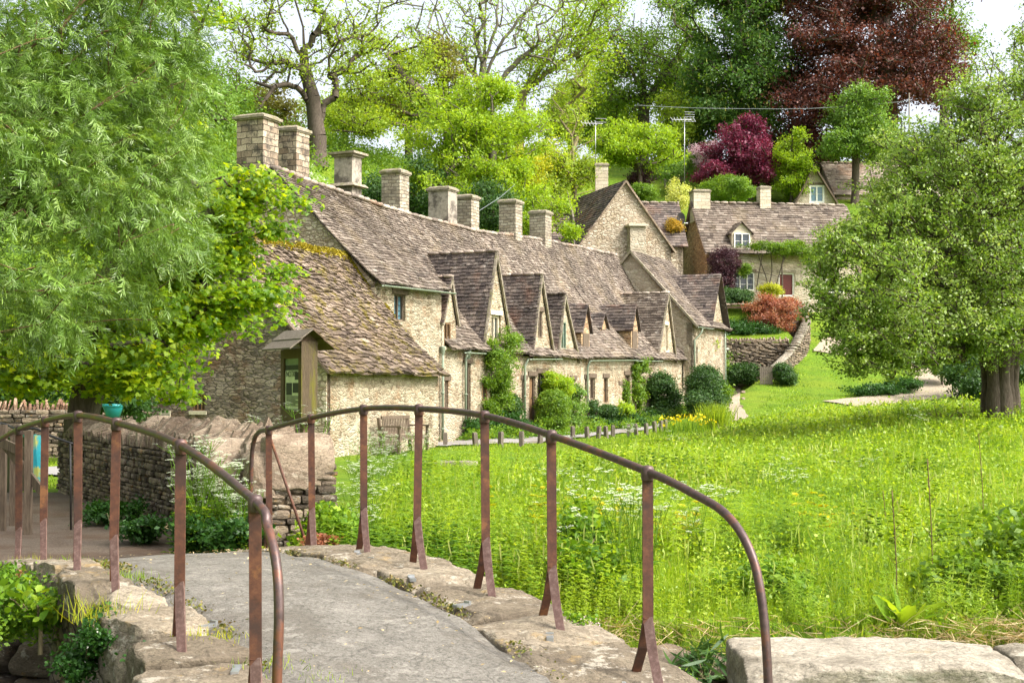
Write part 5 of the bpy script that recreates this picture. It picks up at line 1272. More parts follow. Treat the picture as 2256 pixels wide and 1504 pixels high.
mb = MB(); mb.obox(((p0.x+p1.x)/2, 73.8, p1.z+.04), exB*((p1.x-p0.x)/2+.1), eyB*.32, UP*.05); build('ledge', mb, M['stone_frame'], o)
# long low roofs behind it, each side
house('low slate roofed building seen just right of the big gable', 'rear_outbuilding', (px_x(1415,78.5), 78.5), R(4), 2.3, 5, 6, at(1440,535,78.5).z, at(1450,447,81).z, wall='wall_gable', gwall='wall_gable', roof='slate_dark', seed=111)
house('low slate roofed building half hidden by shrubs on the uphill side of the big gable', 'rear_outbuilding', (px_x(1205,77), 77), R(4), 4.6, 5, 6, at(1250,545,77).z, at(1260,460,79.5).z, wall='wall_gable', gwall='wall_gable', roof='slate_dark', seed=115)
c = at(1325, 380, 80); t = thing('stone_chimney', 'tall separate stone chimney stack behind the big gable, overgrown at its top', 'chimney', (c.x, 80, at(1325,430,80).z))
chimney(t, (c.x,80,0), (1,0,0), (0,1,0), .36, .36, at(1325,470,80).z, at(1325,362,80).z, 'ash', .05)
# upper right house
YU = 97
tU, FU, ex, ey = house('cottage high on the slope with blue framed window, partly hidden by the big tree', 'upper_cottage', (px_x(1845,YU+3), YU+3), R(4), 7.5, 6, 14, at(1850,425,YU+3).z, at(1850,359,YU+6).z, wall='wall_pale', gwall='wall_pale', roof='slate_pale', seed=121)
a_, r_, l_ = at(1792,366,YU), at(1840,445,YU), at(1752,445,YU)
mb = MB(); zlow = at(1792,462,YU).z; wl, wr = l_.x-a_.x, r_.x-a_.x
hU = [at(1783,400,YU).x-a_.x, at(1816,400,YU).x-a_.x, at(1790,447,YU).z, at(1790,408,YU).z]
wallpanel(mb, (a_.x,YU,0), (1,0,0), [(wl+.15,zlow-2),(wr,zlow-2),(wr,r_.z),(0,a_.z-.1),(wl+.15,l_.z)], [hU], nin=Vector((0,1,0))); g_ = build('wing_wall', mb, M['wall_pale'], tU)
window(tU, (a_.x,YU,0), (1,0,0), (0,1,0), hU, frame='white_paint', glass='glass_blue', nx=2, nz=2, fw=.12, depth=.08, lintel='timber')
mb = MB(); roofquad(mb, (l_.x-.1,YU+6,l_.z-.2), (l_.x-.1,YU-.25,l_.z-.2), (a_.x,YU-.25,a_.z+.03), (a_.x,YU+6,a_.z+.03), seed=125, w=.4, row0=.28, row1=.2); roofquad(mb, (r_.x+.1,YU-.25,r_.z-.1), (r_.x+.1,YU+6,r_.z-.1), (a_.x,YU+6,a_.z+.03), (a_.x,YU-.25,a_.z+.03), seed=126, w=.4, row0=.28, row1=.2); o = build('wing_roof', mb, M['slate_pale'], tU)
mb = MB(); mb.beam((l_.x-.1,YU-.3,l_.z-.25), (a_.x,YU-.3,a_.z-.03), .1, .2, up=(0,1,0)); mb.beam((r_.x+.1,YU-.3,r_.z-.15), (a_.x,YU-.3,a_.z-.03), .1, .2, up=(0,1,0)); build('bargeboard', mb, M['timber'], o)

# garden walls on the slope
p0, p1 = at(1560,800,73), at(1738,800,73)
stonewall('garden retaining wall with pale upright coping above the clipped hedge', 'garden_wall', (p0.x,73.05), (p1.x,73.2), .4, at(1640,752,73).z, at(1640,752,73).z, cop='cock', mat='dry_stone', cmat='coping_stone', seed=21, ends=False, sz=.26, course=.08)
cw = [(1738,800,71.6,778),(1752,790,72.4,760),(1770,760,74.2,728),(1777,735,76,712),(1768,715,77.5,690),(1762,700,79,668)]
prev = None
t = thing('garden_wall', 'curved rubble wall climbing beside the steep lawn towards the red shrub', 'wall', at(1765,780,73), None); mbm = MB(); r = random.Random(5)
for i in range(len(cw)-1):
    u0,v0,Y0,vt0 = cw[i]; u1,v1,Y1,vt1 = cw[i+1]; A0, A1 = at(u0,v0,Y0), at(u1,v1,Y1); T0, T1 = at(u0,vt0,Y0).z, at(u1,vt1,Y1).z
    L_ = (A1-A0).length; n_ = max(2, int(L_/.3))
    for k in range(n_):
        f = (k+.5)/n_; c = A0.lerp(A1, f); zt_ = T0+(T1-T0)*f; d_ = Vector((A1.x-A0.x, A1.y-A0.y, 0)).normalized(); nnn = Vector((-d_.y,d_.x,0))
        z = gzf(c.x,c.y)-.2
        while z < zt_:
            h_ = r.uniform(.09,.16); mbm.rock((c.x+r.uniform(-.03,.03),c.y,z+h_/2), d_*.17, nnn*.22, UP*h_/2, seed=r.randint(0,999), n=3, p=4, rough=.12, tint=r.random()); z += h_
        mb = MB(); mb.rock((c.x,c.y,zt_+.06), d_*.17, nnn*.26, UP*.07, seed=r.randint(0,999), n=4, p=3.5, rough=.15, tint=r.random()); build('coping_stone', mb, M['slab_stone'], t, True)
build('masonry', mbm, M['dry_stone'], t, True)
p0, p1 = at(1590,700,76.5), at(1760,700,76.5)
stonewall('upper garden wall behind the red shrub below the cottage window', 'garden_wall', (p0.x,76.6), (p1.x,76.8), .35, at(1640,672,76.5).z, at(1640,668,76.5).z, cop='flat', mat='dry_stone', seed=23, ends=False, sz=.36, course=.13)
# curved wall from terrace end down to the gate
p0, p1 = at(1708,845,68.5), at(1742,800,71.6)
stonewall('low mossy wall rising from the wooden gate beside the lawn', 'garden_wall', (p0.x,68.5), (p1.x,71.7), .4, at(1700,808,68.5).z, at(1740,776,71.6).z, cop='flat', seed=25, ends=True, sz=.3, course=.11, cmat='slab_stone')
# gate
Yg = onground(1687, 850, 45).y; t = thing('garden_gate', 'small weathered picket gate between the clipped hedge and the garden wall', 'gate', at(1687,848,Yg))
for i in range(7):
    u = 1676 + i*4; a0_, a1_ = at(u,846,Yg), at(u,806 + (2 if i % 2 else 0),Yg); mb = MB(); mb.obox((a0_+a1_)/2, (.035,0,0), (0,.012,0), (0,0,(a1_.z-a0_.z)/2)); build('picket', mb, M['timber_grey'], t)
for v in (815, 838):
    a0_, a1_ = at(1674,v,Yg+.03), at(1702,v,Yg+.03); mb = MB(); mb.beam(a0_, a1_, .03, .07); build('rail', mb, M['timber_grey'], t)

# white garden bench on the upper lawn, aerials, dish, wire
b0_ = onground(1485, 413, 92); Yb = b0_.y
t = thing('garden_bench', 'pale wooden slatted bench standing on the high lawn', 'bench', b0_)
mb = MB(); mb.box(b0_.x-.75,b0_.x+.75,Yb-.5,Yb-.05,b0_.z+.4,b0_.z+.45); build('seat', mb, M['slab_stone'], t)
mb = MB(); zt_ = at(1485,391,Yb).z
mb.box(b0_.x-.75,b0_.x+.75,Yb,Yb+.05,zt_-.06,zt_)
for i in range(13): mb.box(b0_.x-.72+i*.115,b0_.x-.67+i*.115,Yb+.01,Yb+.04,b0_.z+.46,zt_-.06)
build('backrest', mb, M['slab_stone'], t)
for sx in (-.72,.66):
    for dy in (-.5,0): mb = MB(); mb.box(b0_.x+sx,b0_.x+sx+.07,Yb+dy,Yb+dy+.06,b0_.z-.1,b0_.z+(.62 if dy else .5)); build('leg', mb, M['slab_stone'], t)
def aerial(u, v0, v1, Y, label, kind):
    a, b = at(u,v0,Y), at(u,v1,Y); t = thing('tv_aerial', label, 'aerial', b, 'television aerials on poles')
    mb = MB(); mb.tube([b, a], .022, 6); build('mast', mb, M['steel'], t, True)
    mb = MB(); L = .75
    mb.tube([a+Vector((-L,0,-.15)), a+Vector((L*.6,.4,-.1))], .02, 5)
    for k in range(8 if kind else 5):
        x = -L + k*.19; c = a + Vector((x,0,-.15)); mb.tube([c+Vector((-.08,0,.14)), c+Vector((.08,0,-.14))], .012, 4)
    for z in (-.28,-.14,0,.14,.28) if kind else (-.1,.1): mb.tube([a+Vector((.0,-.1,z)), a+Vector((.62,.1,z+.02))], .016, 4)
    build('antenna', mb, M['steel'], t)
aerial(1508, 258, 402, 84, 'forked television aerial on a tall mast beside the white dormer cottage chimney', 1); aerial(1312, 266, 366, 80, 'television aerial on a thin mast above the overgrown chimney', 0)
c = at(1500, 482, 79.5); t = thing('satellite_dish', 'dark satellite dish on the cottage gable edge', 'satellite dish', c)
mb = MB(); n = 20
vs = [c + Vector((0,0,0))] + [c + Vector((.24*math.cos(2*math.pi*k/n), -.04, .36*math.sin(2*math.pi*k/n))) for k in range(n)]; mb.add(vs, [(0,1+k,1+(k+1)%n) for k in range(n)]); mb.add([v+Vector((0,.02,0)) for v in vs], [(0,1+(k+1)%n,1+k) for k in range(n)]); mb.add([v for v in vs[1:]] + [v+Vector((0,.02,0)) for v in vs[1:]], [(k,n+k,n+(k+1)%n,(k+1)%n) for k in range(n)]); build('dish', mb, M['black_metal'], t)
mb = MB(); mb.tube([c, c+Vector((.1,.3,-.2)), c+Vector((.45,.5,-.2))], .03, 6); build('arm', mb, M['steel'], t)
w = [at(1400,232,96), at(1520,238,96.5), at(1640,240,97), at(1760,240,97), at(1850,236,97.5), at(1950,228,98), at(2003,222,98)]
mb = MB(); mb.tube(smooth_pts(w), .02, 5); tag(build('overhead_cable', mb, M['cable'], None, True), 'thin overhead cable sagging across the dark trees', 'cable')
a, b = at(2003,205,98), at(2003,420,98); mb = MB(); mb.tube([b,a], .05, 6); o = build('cable_pole', mb, M['bark_grey'], None, True); tag(o, 'slim grey pole carrying the overhead cable behind the big tree', 'pole')
a, b = at(1050,468,54.3), at(1140,402,70); mb = MB(); mb.tube([a,a.lerp(b,.5)-UP*.1,b], .014, 5); tag(build('overhead_cable', mb, M['cable'], None, True), 'short pale cable running up from the terrace chimney into the trees', 'cable')
# ---------------------------------------------------------------- foliage
def blobs_px(L):
    """(u, v, Y, ru, rv, rd): photo point, distance, half sizes in photo pixels, half depth in metres"""
    out = []
    for u, v, Y, ru, rv, rd in L:
        c = at(u, v, Y); out.append((np.array(c), np.array([ru*Y/FPX, rd, rv*Y/FPX])))
    return out
def sample_blobs(B, n, g, shell=.55, rough=.22, clump=1):
    w = np.array([r[0]*r[2] + r[0]*r[1] + r[1]*r[2] for c, r in B]); w = w/w.sum(); k = g.choice(len(B), n, p=w)
    d = g.normal(size=(n, 3)); d /= np.linalg.norm(d, axis=1, keepdims=True)
    if clump > 1:
        ns = max(4, n//clump); d0 = d[:ns]; k0 = k[:ns]; j_ = g.integers(0, ns, n); k = k0[j_]
        d = d0[j_] + g.normal(size=(n,3))*.16; d /= np.linalg.norm(d, axis=1, keepdims=True)
    rad = shell + (1-shell)*(g.random(n) if clump <= 1 else np.clip(g.random(ns)[j_] + .25*g.normal(size=n), 0, 1.1))**.7
    rad = np.where(g.random(n) < (.25 if clump <= 1 else .10), g.random(n)**.5, rad)
    C = np.array([B[i][0] for i in k]); Rr = np.array([B[i][1] for i in k])
    ph = k*1.7
    rad = rad*(1 + rough*(np.sin(d[:,0]*5+ph)*np.sin(d[:,2]*6+ph*2) + .6*np.sin(d[:,0]*11+ph)*np.cos(d[:,2]*9+d[:,1]*7)))
    return C + d*Rr*rad[:, None], d
def leaves(name, parent, cent, dirs, m, sig, size, shape, mat, g, upb=.5, out=.6, szv=.35, flat=.6):
    n = len(cent)*m
    P = np.repeat(cent, m, 0) + g.normal(size=(n,3))*np.array([sig, sig, sig*flat])
    nr = g.normal(size=(n,3)) + np.repeat(dirs, m, 0)*out + np.array([0,0,upb])
    ct = np.repeat(g.random(len(cent)), m); t = np.clip(.55*ct + .45*g.random(n), 0, 1)
    return scatter(name, *shape, P, frames(nr, g=g), size*(1 + szv*g.normal(size=n)).clip(.4, 2), t, mat, parent)
def branches(parent, base_pts, r0, cent, g, mat, step=.6, tip=.012, sides=5, name='trunk', jit=.10, up=.0, rmin=.006, limbs=()):
    """trunk polyline plus limbs grown to every foliage cluster, thickness from what each limb carries"""
    base = [np.array(p, float) for p in base_pts]; nodes = []; par = []
    dd = 0
    for i, p in enumerate(base):
        if i:
            L = np.linalg.norm(p - base[i-1]); k = max(1, int(L/step))
            for j in range(1, k+1): nodes.append(base[i-1]*(1-j/k) + p*j/k); par.append(len(nodes)-2)
        else: nodes.append(p); par.append(-1)
    for lb in limbs:
        lb = [np.array(q, float) for q in smooth_pts(lb, 4)]; pj = int(np.argmin([np.linalg.norm(q - lb[0]) for q in nodes]))
        for q in lb[1:]: nodes.append(q + g.normal(size=3)*.06); par.append(pj); pj = len(nodes)-1
    nt = len(nodes); N = np.array(nodes); start_ok = max(1, int((nt if not limbs else 12)*.35))
    buf = np.zeros((len(cent)*14 + nt + 10, 3)); buf[:nt] = N; cnt = nt; par = list(par)
    depth = [0]*nt
    order = np.argsort(np.linalg.norm(cent - N[nt//2 if limbs else -1], axis=1))
    ok = np.zeros(len(buf), bool); ok[start_ok:nt] = True
    for i in order:
        c = cent[i]; D = np.linalg.norm(buf[:cnt] - c, axis=1) + 1.2*np.maximum(0, buf[:cnt, 2] - c[2] + .2) ; D[~ok[:cnt]] = 1e9
        j = int(np.argmin(D)); v = c - buf[j]; L = np.linalg.norm(v)
        if L < 1e-3: continue
        k = int(min(12, max(1, L/step))); pj = j; prev = buf[j].copy()
        for q in range(1, k+1):
            f = q/k; pt = buf[j]*(1-f) + c*f + np.array([0,0,1])*up*L*math.sin(math.pi*f)
            if q < k: pt = pt + g.normal(size=3)*jit*min(L, step*2)
            if cnt >= len(buf): break
            buf[cnt] = pt; par.append(pj); ok[cnt] = True; pj = cnt; cnt += 1
    load = np.zeros(cnt); kids = np.zeros(cnt, int)
    for i in range(cnt-1, 0, -1):
        if kids[i] == 0: load[i] += 1
        load[par[i]] += load[i]; kids[par[i]] += 1
    rad = tip*np.sqrt(load + .5); 
    sc = r0/max(rad[0], 1e-6); rad = np.maximum(rmin, np.where(rad > 3*tip, rad*np.interp(rad, [3*tip, rad[0]], [1, sc]), rad))
    rad[0] *= 1.35; 
    mb = MB(); a_ = [2*math.pi*k/sides for k in range(sides)]
    for i in range(1, cnt):
        p, q = Vector(buf[par[i]]), Vector(buf[i]); d = q-p
        if d.length < 1e-5: continue
        d.normalize(); x = d.cross(Vector((.3,.2,1))).normalized(); y = d.cross(x); rp, rq = min(rad[par[i]], rad[i]*1.5), rad[i]
        mb.add([p + (x*math.cos(a)+y*math.sin(a))*rp for a in a_] + [q + (x*math.cos(a)+y*math.sin(a))*rq for a in a_], [(k,(k+1)%sides,sides+(k+1)%sides,sides+k) for k in range(sides)])
    return build(name, mb, mat, parent, True)
def tree(name, label, cat, trunk, r0, B, leaf, ncl, m, sig, size, bark='bark', shape=LEAF, seed=1, group=None, shell=.55, step=.8, upb=.5, tip=.02, limbs=1.0, rough=.22, out=.6, jit=.10, rmin=.012, flat=.7, arms=()):
    g = np.random.default_rng(seed); root = thing(name, label, cat, trunk[0], group)
    cent, dirs = sample_blobs(B, ncl, g, shell, rough, 4 if name == 'willow_tree' else 8)
    nb = max(8, int(ncl*limbs)); branches(root, trunk, r0, cent[:nb], g, M[bark], step=step, tip=tip, jit=jit, rmin=rmin, limbs=[[at(*q) for q in a_] for a_ in arms])
    leaves('crown', root, cent, dirs, m, sig*.72, size, shape, M[leaf], g, upb=upb, out=out, flat=flat)
    return root
def shrub(name, label, cat, L, leaf, ncl, m, sig, size, seed=1, shape=LEAF, group=None, shell=.7, rough=.15, stems=6, bark='bark', flower=None, upb=.5, out=.9, snap=None):
    """bush standing on the ground: foliage on a few stems; L as for blobs_px"""
    if snap:
        dY = onground(snap[0], snap[1], 20).y - L[0][2]; L = [(q[0], q[1], q[2]+dY) + tuple(q[3:]) for q in L]
    g = np.random.default_rng(seed); B = blobs_px(L); lo = min(B, key=lambda b: b[0][2]-b[1][2]); cx_, cy_ = float(np.mean([b[0][0] for b in B])), float(np.mean([b[0][1] for b in B]))
    gzv = gzf(cx_, cy_); root = thing(name, label, cat, (cx_, cy_, gzv), group)
    cent, dirs = sample_blobs(B, ncl, g, shell, rough*1.5 if rough > .12 else rough, 5 if rough > .12 else 1); cent[:, 2] = np.maximum(cent[:, 2], gzv + .02)
    leaves('foliage', root, cent, dirs, m, sig, size, shape, M[leaf], g, upb=upb, out=out)
    k = min(len(cent), stems*5); 
    branches(root, [(cx_, cy_, gzv-.1), (cx_, cy_, max(gzv+.15, lo[0][2]-.3*lo[1][2]))], .05, cent[:k], g, M[bark], step=.3, tip=.012, name='stems')
    if flower:
        fm, nf, fs = flower; c2, d2 = sample_blobs(B, nf, g, .97, rough); c2[:,2] = np.maximum(c2[:,2], gzv+.1)
        leaves('blossom', root, c2, d2, 3, fs*.7, fs, ROUND, M[fm], g, upb=1.0)
    return root
def gtrunk(u, Y, *mid):
    """trunk polyline from the ground at column u, through photo points (u, v, Y)"""
    x = px_x(u, Y); return [(x, Y, gzf(x, Y)-.3)] + [tuple(at(*q)) for q in mid]

# ---- woodland and garden trees behind the cottages
GT = 'trees on the hillside behind the cottages'
# tall bare-limbed tree behind the first chimneys
B = blobs_px([(600,60,84,130,90,3.5),(720,40,85,130,100,3.5),(520,150,84,80,80,2.5),(640,150,84,110,60,3),(800,110,86,80,80,3),(560,230,83,70,40,2),(690,-60,86,170,70,4),(850,20,87,80,80,3)])
tree('oak_tree', 'tall thinly leaved tree with dark forked trunk behind the two largest chimneys', 'tree', gtrunk(697, 85, (700,300,85),(690,215,85),(672,150,85),(668,60,85),(650,0,85)), .60, B, 'leaf_yellow', 720, 16, .55, .16, seed=201, step=.9, tip=.022, shell=.15, jit=.16, group=GT, rmin=.016,
     arms=[[(688,235,85),(668,205,84.5),(640,188,84),(608,195,83.5),(580,225,83),(545,262,82.5)],[(705,290,85),(712,235,85),(740,205,85),(738,170,85),(765,140,85)],[(676,165,85),(640,138,84),(600,140,83.5),(565,160,83),(545,130,83)],
           [(672,130,85),(640,80,85),(620,30,85),(600,-30,85)],[(670,110,85),(700,70,85),(720,20,85),(750,-40,85)],[(672,150,85),(715,130,85),(760,95,85),(800,60,85.5)],[(640,80,85),(590,70,84),(550,40,84),(510,50,83.5)]])
B = blobs_px([(1060,70,108,140,100,5),(960,110,108,100,80,4),(1160,90,108,110,110,5),(1060,-20,108,200,70,5),(930,30,108,90,70,4),(1230,30,108,80,80,4)])
tree('ash_tree', 'large pale open tree with fanning bare branches above the lime green tree', 'tree', gtrunk(1062, 108, (1060,250,108),(1062,180,108),(1068,100,108),(1070,0,108)), .55, B, 'leaf_lime', 620, 10, .7, .18, 'bark_grey', seed=202, step=1.1, tip=.026, shell=.1, group=GT, rmin=.018,
     arms=[[(1062,210,108),(1040,150,108),(1000,90,108),(960,20,108),(930,-40,108)],[(1063,190,108),(1090,120,108),(1130,60,108),(1180,0,108)],[(1065,150,108),(1050,80,108),(1030,10,108)],[(1067,140,108),(1090,70,108),(1100,0,108)],[(1062,215,108),(1110,170,108),(1160,120,108),(1220,70,108)],[(1062,225,108),(1010,190,108),(960,150,108),(920,120,108)]])
B = blobs_px([(1180,160,112,90,90,4),(1240,90,112,90,90,4),(1290,40,112,80,80,4),(1300,160,112,70,80,4)])
tree('ash_tree', 'yellow green tree with leaning bare limbs left of the dense green trees', 'tree', gtrunk(1140, 112, (1150,210,112),(1190,150,112),(1250,80,112),(1300,0,112)), .4, B, 'leaf_lime', 420, 22, .8, .2, 'bark_gold', seed=203, step=1.1, tip=.024, group=GT, rmin=.016, shell=.2,
     arms=[[(1150,210,112),(1170,150,112),(1180,90,112),(1200,30,112)],[(1160,200,112),(1220,150,112),(1280,110,112),(1340,70,112)],[(1190,150,112),(1230,90,112),(1250,20,112)]])
B = blobs_px([(850,130,98,90,70,4),(900,200,96,90,60,4),(800,200,95,90,60,4),(760,280,92,80,50,3),(870,280,92,90,50,3),(940,150,98,60,60,3)])
tree('oak_tree', 'spreading olive leaved tree on the bank right of the forked trunk', 'tree', gtrunk(1010, 96, (990,290,95),(960,230,95),(900,180,96),(850,120,97)), .38, B, 'leaf_yellow', 520, 34, .6, .17, 'bark', seed=204, step=1.3, tip=.026, group=GT, shell=.35)
B = blobs_px([(980,190,101,60,40,2),(960,130,101,40,40,2),(820,240,99,60,30,2)])
tree('oak_tree', 'dark bronze leaved tree in front of the skyline between the pale trees', 'tree', gtrunk(985, 102, (985,220,102),(975,170,102)), .3, B, 'leaf_brown', 220, 40, .6, .2, seed=205, group=GT)
B = blobs_px([(1070,250,72,110,90,3),(980,300,72,80,70,3),(1150,310,72,80,80,3),(1050,370,71,130,80,3),(960,400,70,70,60,2.5),(1130,420,70,80,60,2.5),(1078,228,72,95,55,2.8)])
tree('maple_tree', 'rounded lime green tree standing above the middle chimneys', 'tree', gtrunk(1085, 72, (1083,400,72),(1085,330,72),(1078,260,72)), .26, B, 'leaf_lime', 1300, 44, .33, .13, 'bark_grey', seed=206, step=.9, tip=.016, group=GT, rough=.3)
B = blobs_px([(1420,90,118,110,120,5),(1380,210,116,80,90,4),(1470,200,116,80,110,4),(1330,90,118,60,100,4),(1500,40,118,60,80,4)])
tree('ash_tree', 'tall airy green tree with sky showing through, left of the chestnut', 'tree', gtrunk(1418, 116, (1418,230,116),(1416,150,116),(1412,40,117)), .5, B, 'leaf_green', 900, 30, .75, .19, 'bark', seed=207, step=1.1, tip=.026, shell=.2, group=GT, rmin=.016, arms=[[(1418,240,116),(1450,190,116),(1490,130,116),(1520,80,116)],[(1417,220,116),(1390,150,116),(1350,90,116),(1330,20,116)],[(1416,160,116),(1440,90,116),(1460,20,116)]])
B = blobs_px([(1620,60,108,110,100,5),(1600,190,107,100,100,5),(1680,150,108,80,120,5),(1570,280,106,60,60,3),(1640,270,106,80,50,4),(1640,-30,108,120,60,5)])
tree('horse_chestnut_tree', 'dense dark chestnut tree with upright pale flower candles', 'tree', gtrunk(1625, 108, (1625,250,108),(1630,100,108)), .6, B, 'leaf_chest', 1300, 46, .65, .21, 'bark', seed=208, step=1.5, tip=.03, group=GT, rough=.3)
tr = [o for o in bpy.data.objects if o.name.startswith('horse_chestnut_tree')][0]
g = np.random.default_rng(5); c2, d2 = sample_blobs(B, 700, g, .98, .3); c2 = c2[d2[:,1] < .3]; 
scatter('blossom', [(-.06,0,0),(.06,0,0),(0,0,.5),(0,-.06,0),(0,.06,0)], [(0,1,2),(3,4,2)], c2, frames(np.tile([[0,.0,1.0]], (len(c2),1)) + g.normal(size=(len(c2),3))*.2, g=g), g.uniform(.5,.9,len(c2)), g.random(len(c2)), M['leaf_var'], tr)
B = blobs_px([(1900,70,106,190,110,6),(1800,140,105,120,110,5),(1960,180,105,140,90,5),(1850,230,104,130,60,5),(1760,230,104,80,70,4),(2040,130,106,70,90,4),(1880,-30,106,230,80,6),(1800,310,104,110,40,4)])
tree('copper_beech_tree', 'huge copper beech with dark red brown leaves above the slope', 'tree', gtrunk(1953, 106, (1953,260,106),(1953,160,106),(1945,40,106)), .85, B, 'leaf_beech', 2000, 46, .62, .2, 'bark', seed=209, step=1.5, tip=.035, group=GT, rough=.32, shell=.45)
B = blobs_px([(2080,60,116,70,90,4),(2110,120,116,40,60,3),(2060,-20,116,80,50,4)])
tree('oak_tree', 'green tree top showing behind the edge of the copper beech', 'tree', gtrunk(2080, 116, (2080,200,116),(2080,80,116)), .4, B, 'leaf_green', 320, 34, .6, .2, seed=210, group=GT, step=1.5)
B = blobs_px([(1885,290,99,80,50,3),(1890,240,99,60,45,3),(1835,320,98,45,28,2.5),(1935,310,98,50,35,2.5)])
tree('lime_tree', 'rounded fresh green tree in front of the copper beech', 'tree', gtrunk(1885, 99, (1885,350,99),(1885,270,99)), .28, B, 'leaf_mid', 800, 46, .4, .15, seed=211, group=GT, rough=.22)
B = blobs_px([(1745,370,98,42,55,2),(1745,320,98,28,50,1.5),(1745,410,98,38,30,2)])
tree('conical_tree', 'bright green cone shaped young tree beside the purple one', 'tree', gtrunk(1745, 98, (1745,400,98),(1745,300,98)), .14, B, 'leaf_lime', 420, 44, .28, .13, seed=212, group=GT, rough=.2)
B = blobs_px([(1630,350,100,70,60,3),(1665,310,100,35,45,2),(1590,385,99,50,30,2),(1680,380,99,30,35,2),(1640,290,100,25,30,1.5)])
tree('purple_tree', 'rounded crimson purple leaved tree on the high lawn', 'tree', gtrunk(1655, 100, (1650,400,100),(1645,330,100)), .22, B, 'leaf_purple', 700, 44, .33, .15, seed=213, group=GT, rough=.3)
B = blobs_px([(1558,345,101,35,40,1.5)])
tree('lilac_tree', 'small shrubby tree covered in pale pink blossom against the purple tree', 'tree', gtrunk(1556, 101, (1556,370,101),(1556,340,101)), .1, B, 'pink_flower', 160, 40, .25, .11, seed=214, group=GT)
B = blobs_px([(1420,330,94,80,45,2.5),(1360,320,94,60,45,2.5),(1440,300,94,50,30,2)])
tree('thorn_tree', 'spreading yellow green garden tree left of the forked television aerial', 'tree', gtrunk(1410, 94, (1410,370,94),(1410,330,94)), .16, B, 'leaf_lime', 520, 44, .35, .14, seed=215, group=GT, rough=.3)
B = blobs_px([(1500,250,108,60,60,3),(1480,300,107,50,50,3)])
tree('golden_tree', 'yellow tinged tree standing in the gap left of the chestnut', 'tree', gtrunk(1495, 108, (1495,300,108),(1495,240,108)), .25, B, 'leaf_yellow', 260, 40, .5, .18, seed=216, group=GT)
B = blobs_px([(1250,280,84,60,80,2.5),(1270,380,82,70,60,2.5),(1210,400,80,60,60,2.5),(1250,200,86,60,60,3)])
tree('apple_tree', 'pinkish brown budding tree left of the overgrown chimney', 'tree', gtrunk(1265, 82, (1265,400,82),(1260,300,82)), .16, B, 'leaf_yellow', 560, 30, .35, .13, 'bark_gold', seed=217, group=GT, shell=.3, rough=.3)
B = blobs_px([(1215,455,70,50,40,2),(1265,505,68.5,30,25,1.2),(1180,490,69,50,35,1.5)])
tree('elder_tree', 'light green sapling leaning over the terrace roof beside the last chimneys', 'tree', gtrunk(1270, 70, (1262,480,69),(1250,420,70)), .09, B, 'leaf_lime', 300, 26, .3, .11, 'bark_grey', seed=218, group=GT, shell=.3, step=.5, tip=.012)
B = blobs_px([(460,270,76,60,90,3),(500,200,80,50,60,3),(470,350,74,50,60,2),(420,180,80,50,70,3)])
tree('oak_tree', 'green and russet tree between the silver willow and the largest chimney', 'tree', gtrunk(470, 77, (470,330,76),(465,240,77)), .3, B, 'leaf_mid', 620, 40, .5, .15, seed=219, group=GT)
B = blobs_px([(590,240,92,70,60,3),(520,260,92,50,50,3),(640,270,90,40,40,2)])
tree('oak_tree', 'russet leaved tree behind the arching low limb of the forked trunk', 'tree', gtrunk(570, 93, (570,280,92),(575,230,92)), .25, B, 'leaf_brown', 300, 38, .5, .18, seed=220, group=GT)
# more wood behind the skyline
for i, (u, v, Y, ru, rv, lf, lab) in enumerate(((760,250,128,90,40,'leaf_yellow','low olive green tree on the skyline between the forked trunk and the bronze tree'),(900,240,126,90,45,'leaf_green','small green tree on the skyline behind the spreading olive tree'),(1340,230,126,70,70,'leaf_yellow','yellow leaved tree behind the airy green tree'),(1530,170,128,70,90,'leaf_green','deep green tree showing in the gap left of the chestnut candles'),
      (1720,330,116,120,60,'leaf_dark','shadowy evergreen tree behind the purple and conical trees'),(2000,330,114,110,60,'leaf_dark','shadowy evergreen tree under the copper beech behind the cable pole'),(1500,370,112,60,50,'leaf_green','green tree behind the forked aerial mast'),(1260,250,124,60,60,'leaf_green','dull green tree behind the budding pinkish tree'),(300,200,110,120,120,'leaf_green','green tree far behind the silver willow'),(100,300,100,150,120,'leaf_dark','dark tree far behind the silver willow'))):
    B = blobs_px([(u,v,Y,ru,rv,4),(u+ru*.5,v+rv*.4,Y,ru*.6,rv*.6,3),(u-ru*.5,v+rv*.3,Y,ru*.6,rv*.6,3)])
    if u == 760 or u == 900: B = B[:1]
    tree('woodland_tree', lab, 'tree', gtrunk(u, Y, (u,v+rv*.5,Y),(u,v,Y)), .3, B, lf, 420, 34, .6, .22, seed=240+i, group='trees far up the slope', step=2, rough=.3, limbs=.4)
# bank undergrowth behind the terrace: bushes one cannot count
g = np.random.default_rng(77)
def bank_growth(name, lab, n, box, mat, size, m=26, sig=.35, hmax=1.6, seed=3, cat='undergrowth'):
    g = np.random.default_rng(seed); s = g.uniform(box[0], box[1], n); t = g.uniform(box[2], box[3], n)
    x = F0[0] + U[0]*s + NIN[0]*t; y = F0[1] + U[1]*s + NIN[1]*t; hh = hmax*(.4 + .6*np.abs(np.sin(x*.9)*np.cos(y*.7)))*g.random(n)**.5
    C = np.stack([x, y, gz(x, y) + hh], 1); D = np.tile([[.2,-.5,.6]], (n,1)); D = D + g.normal(size=D.shape)*.4
    o = leaves(name, None, C, D, m, sig, size, LEAF, M[mat], g); return tag(o, lab, cat, kind='stuff')
bank_growth('undergrowth', 'dark green undergrowth on the steep bank behind the terrace', 3000, (-14, 50, 8.5, 14.5), 'leaf_dark', .15, hmax=2.0, m=24)
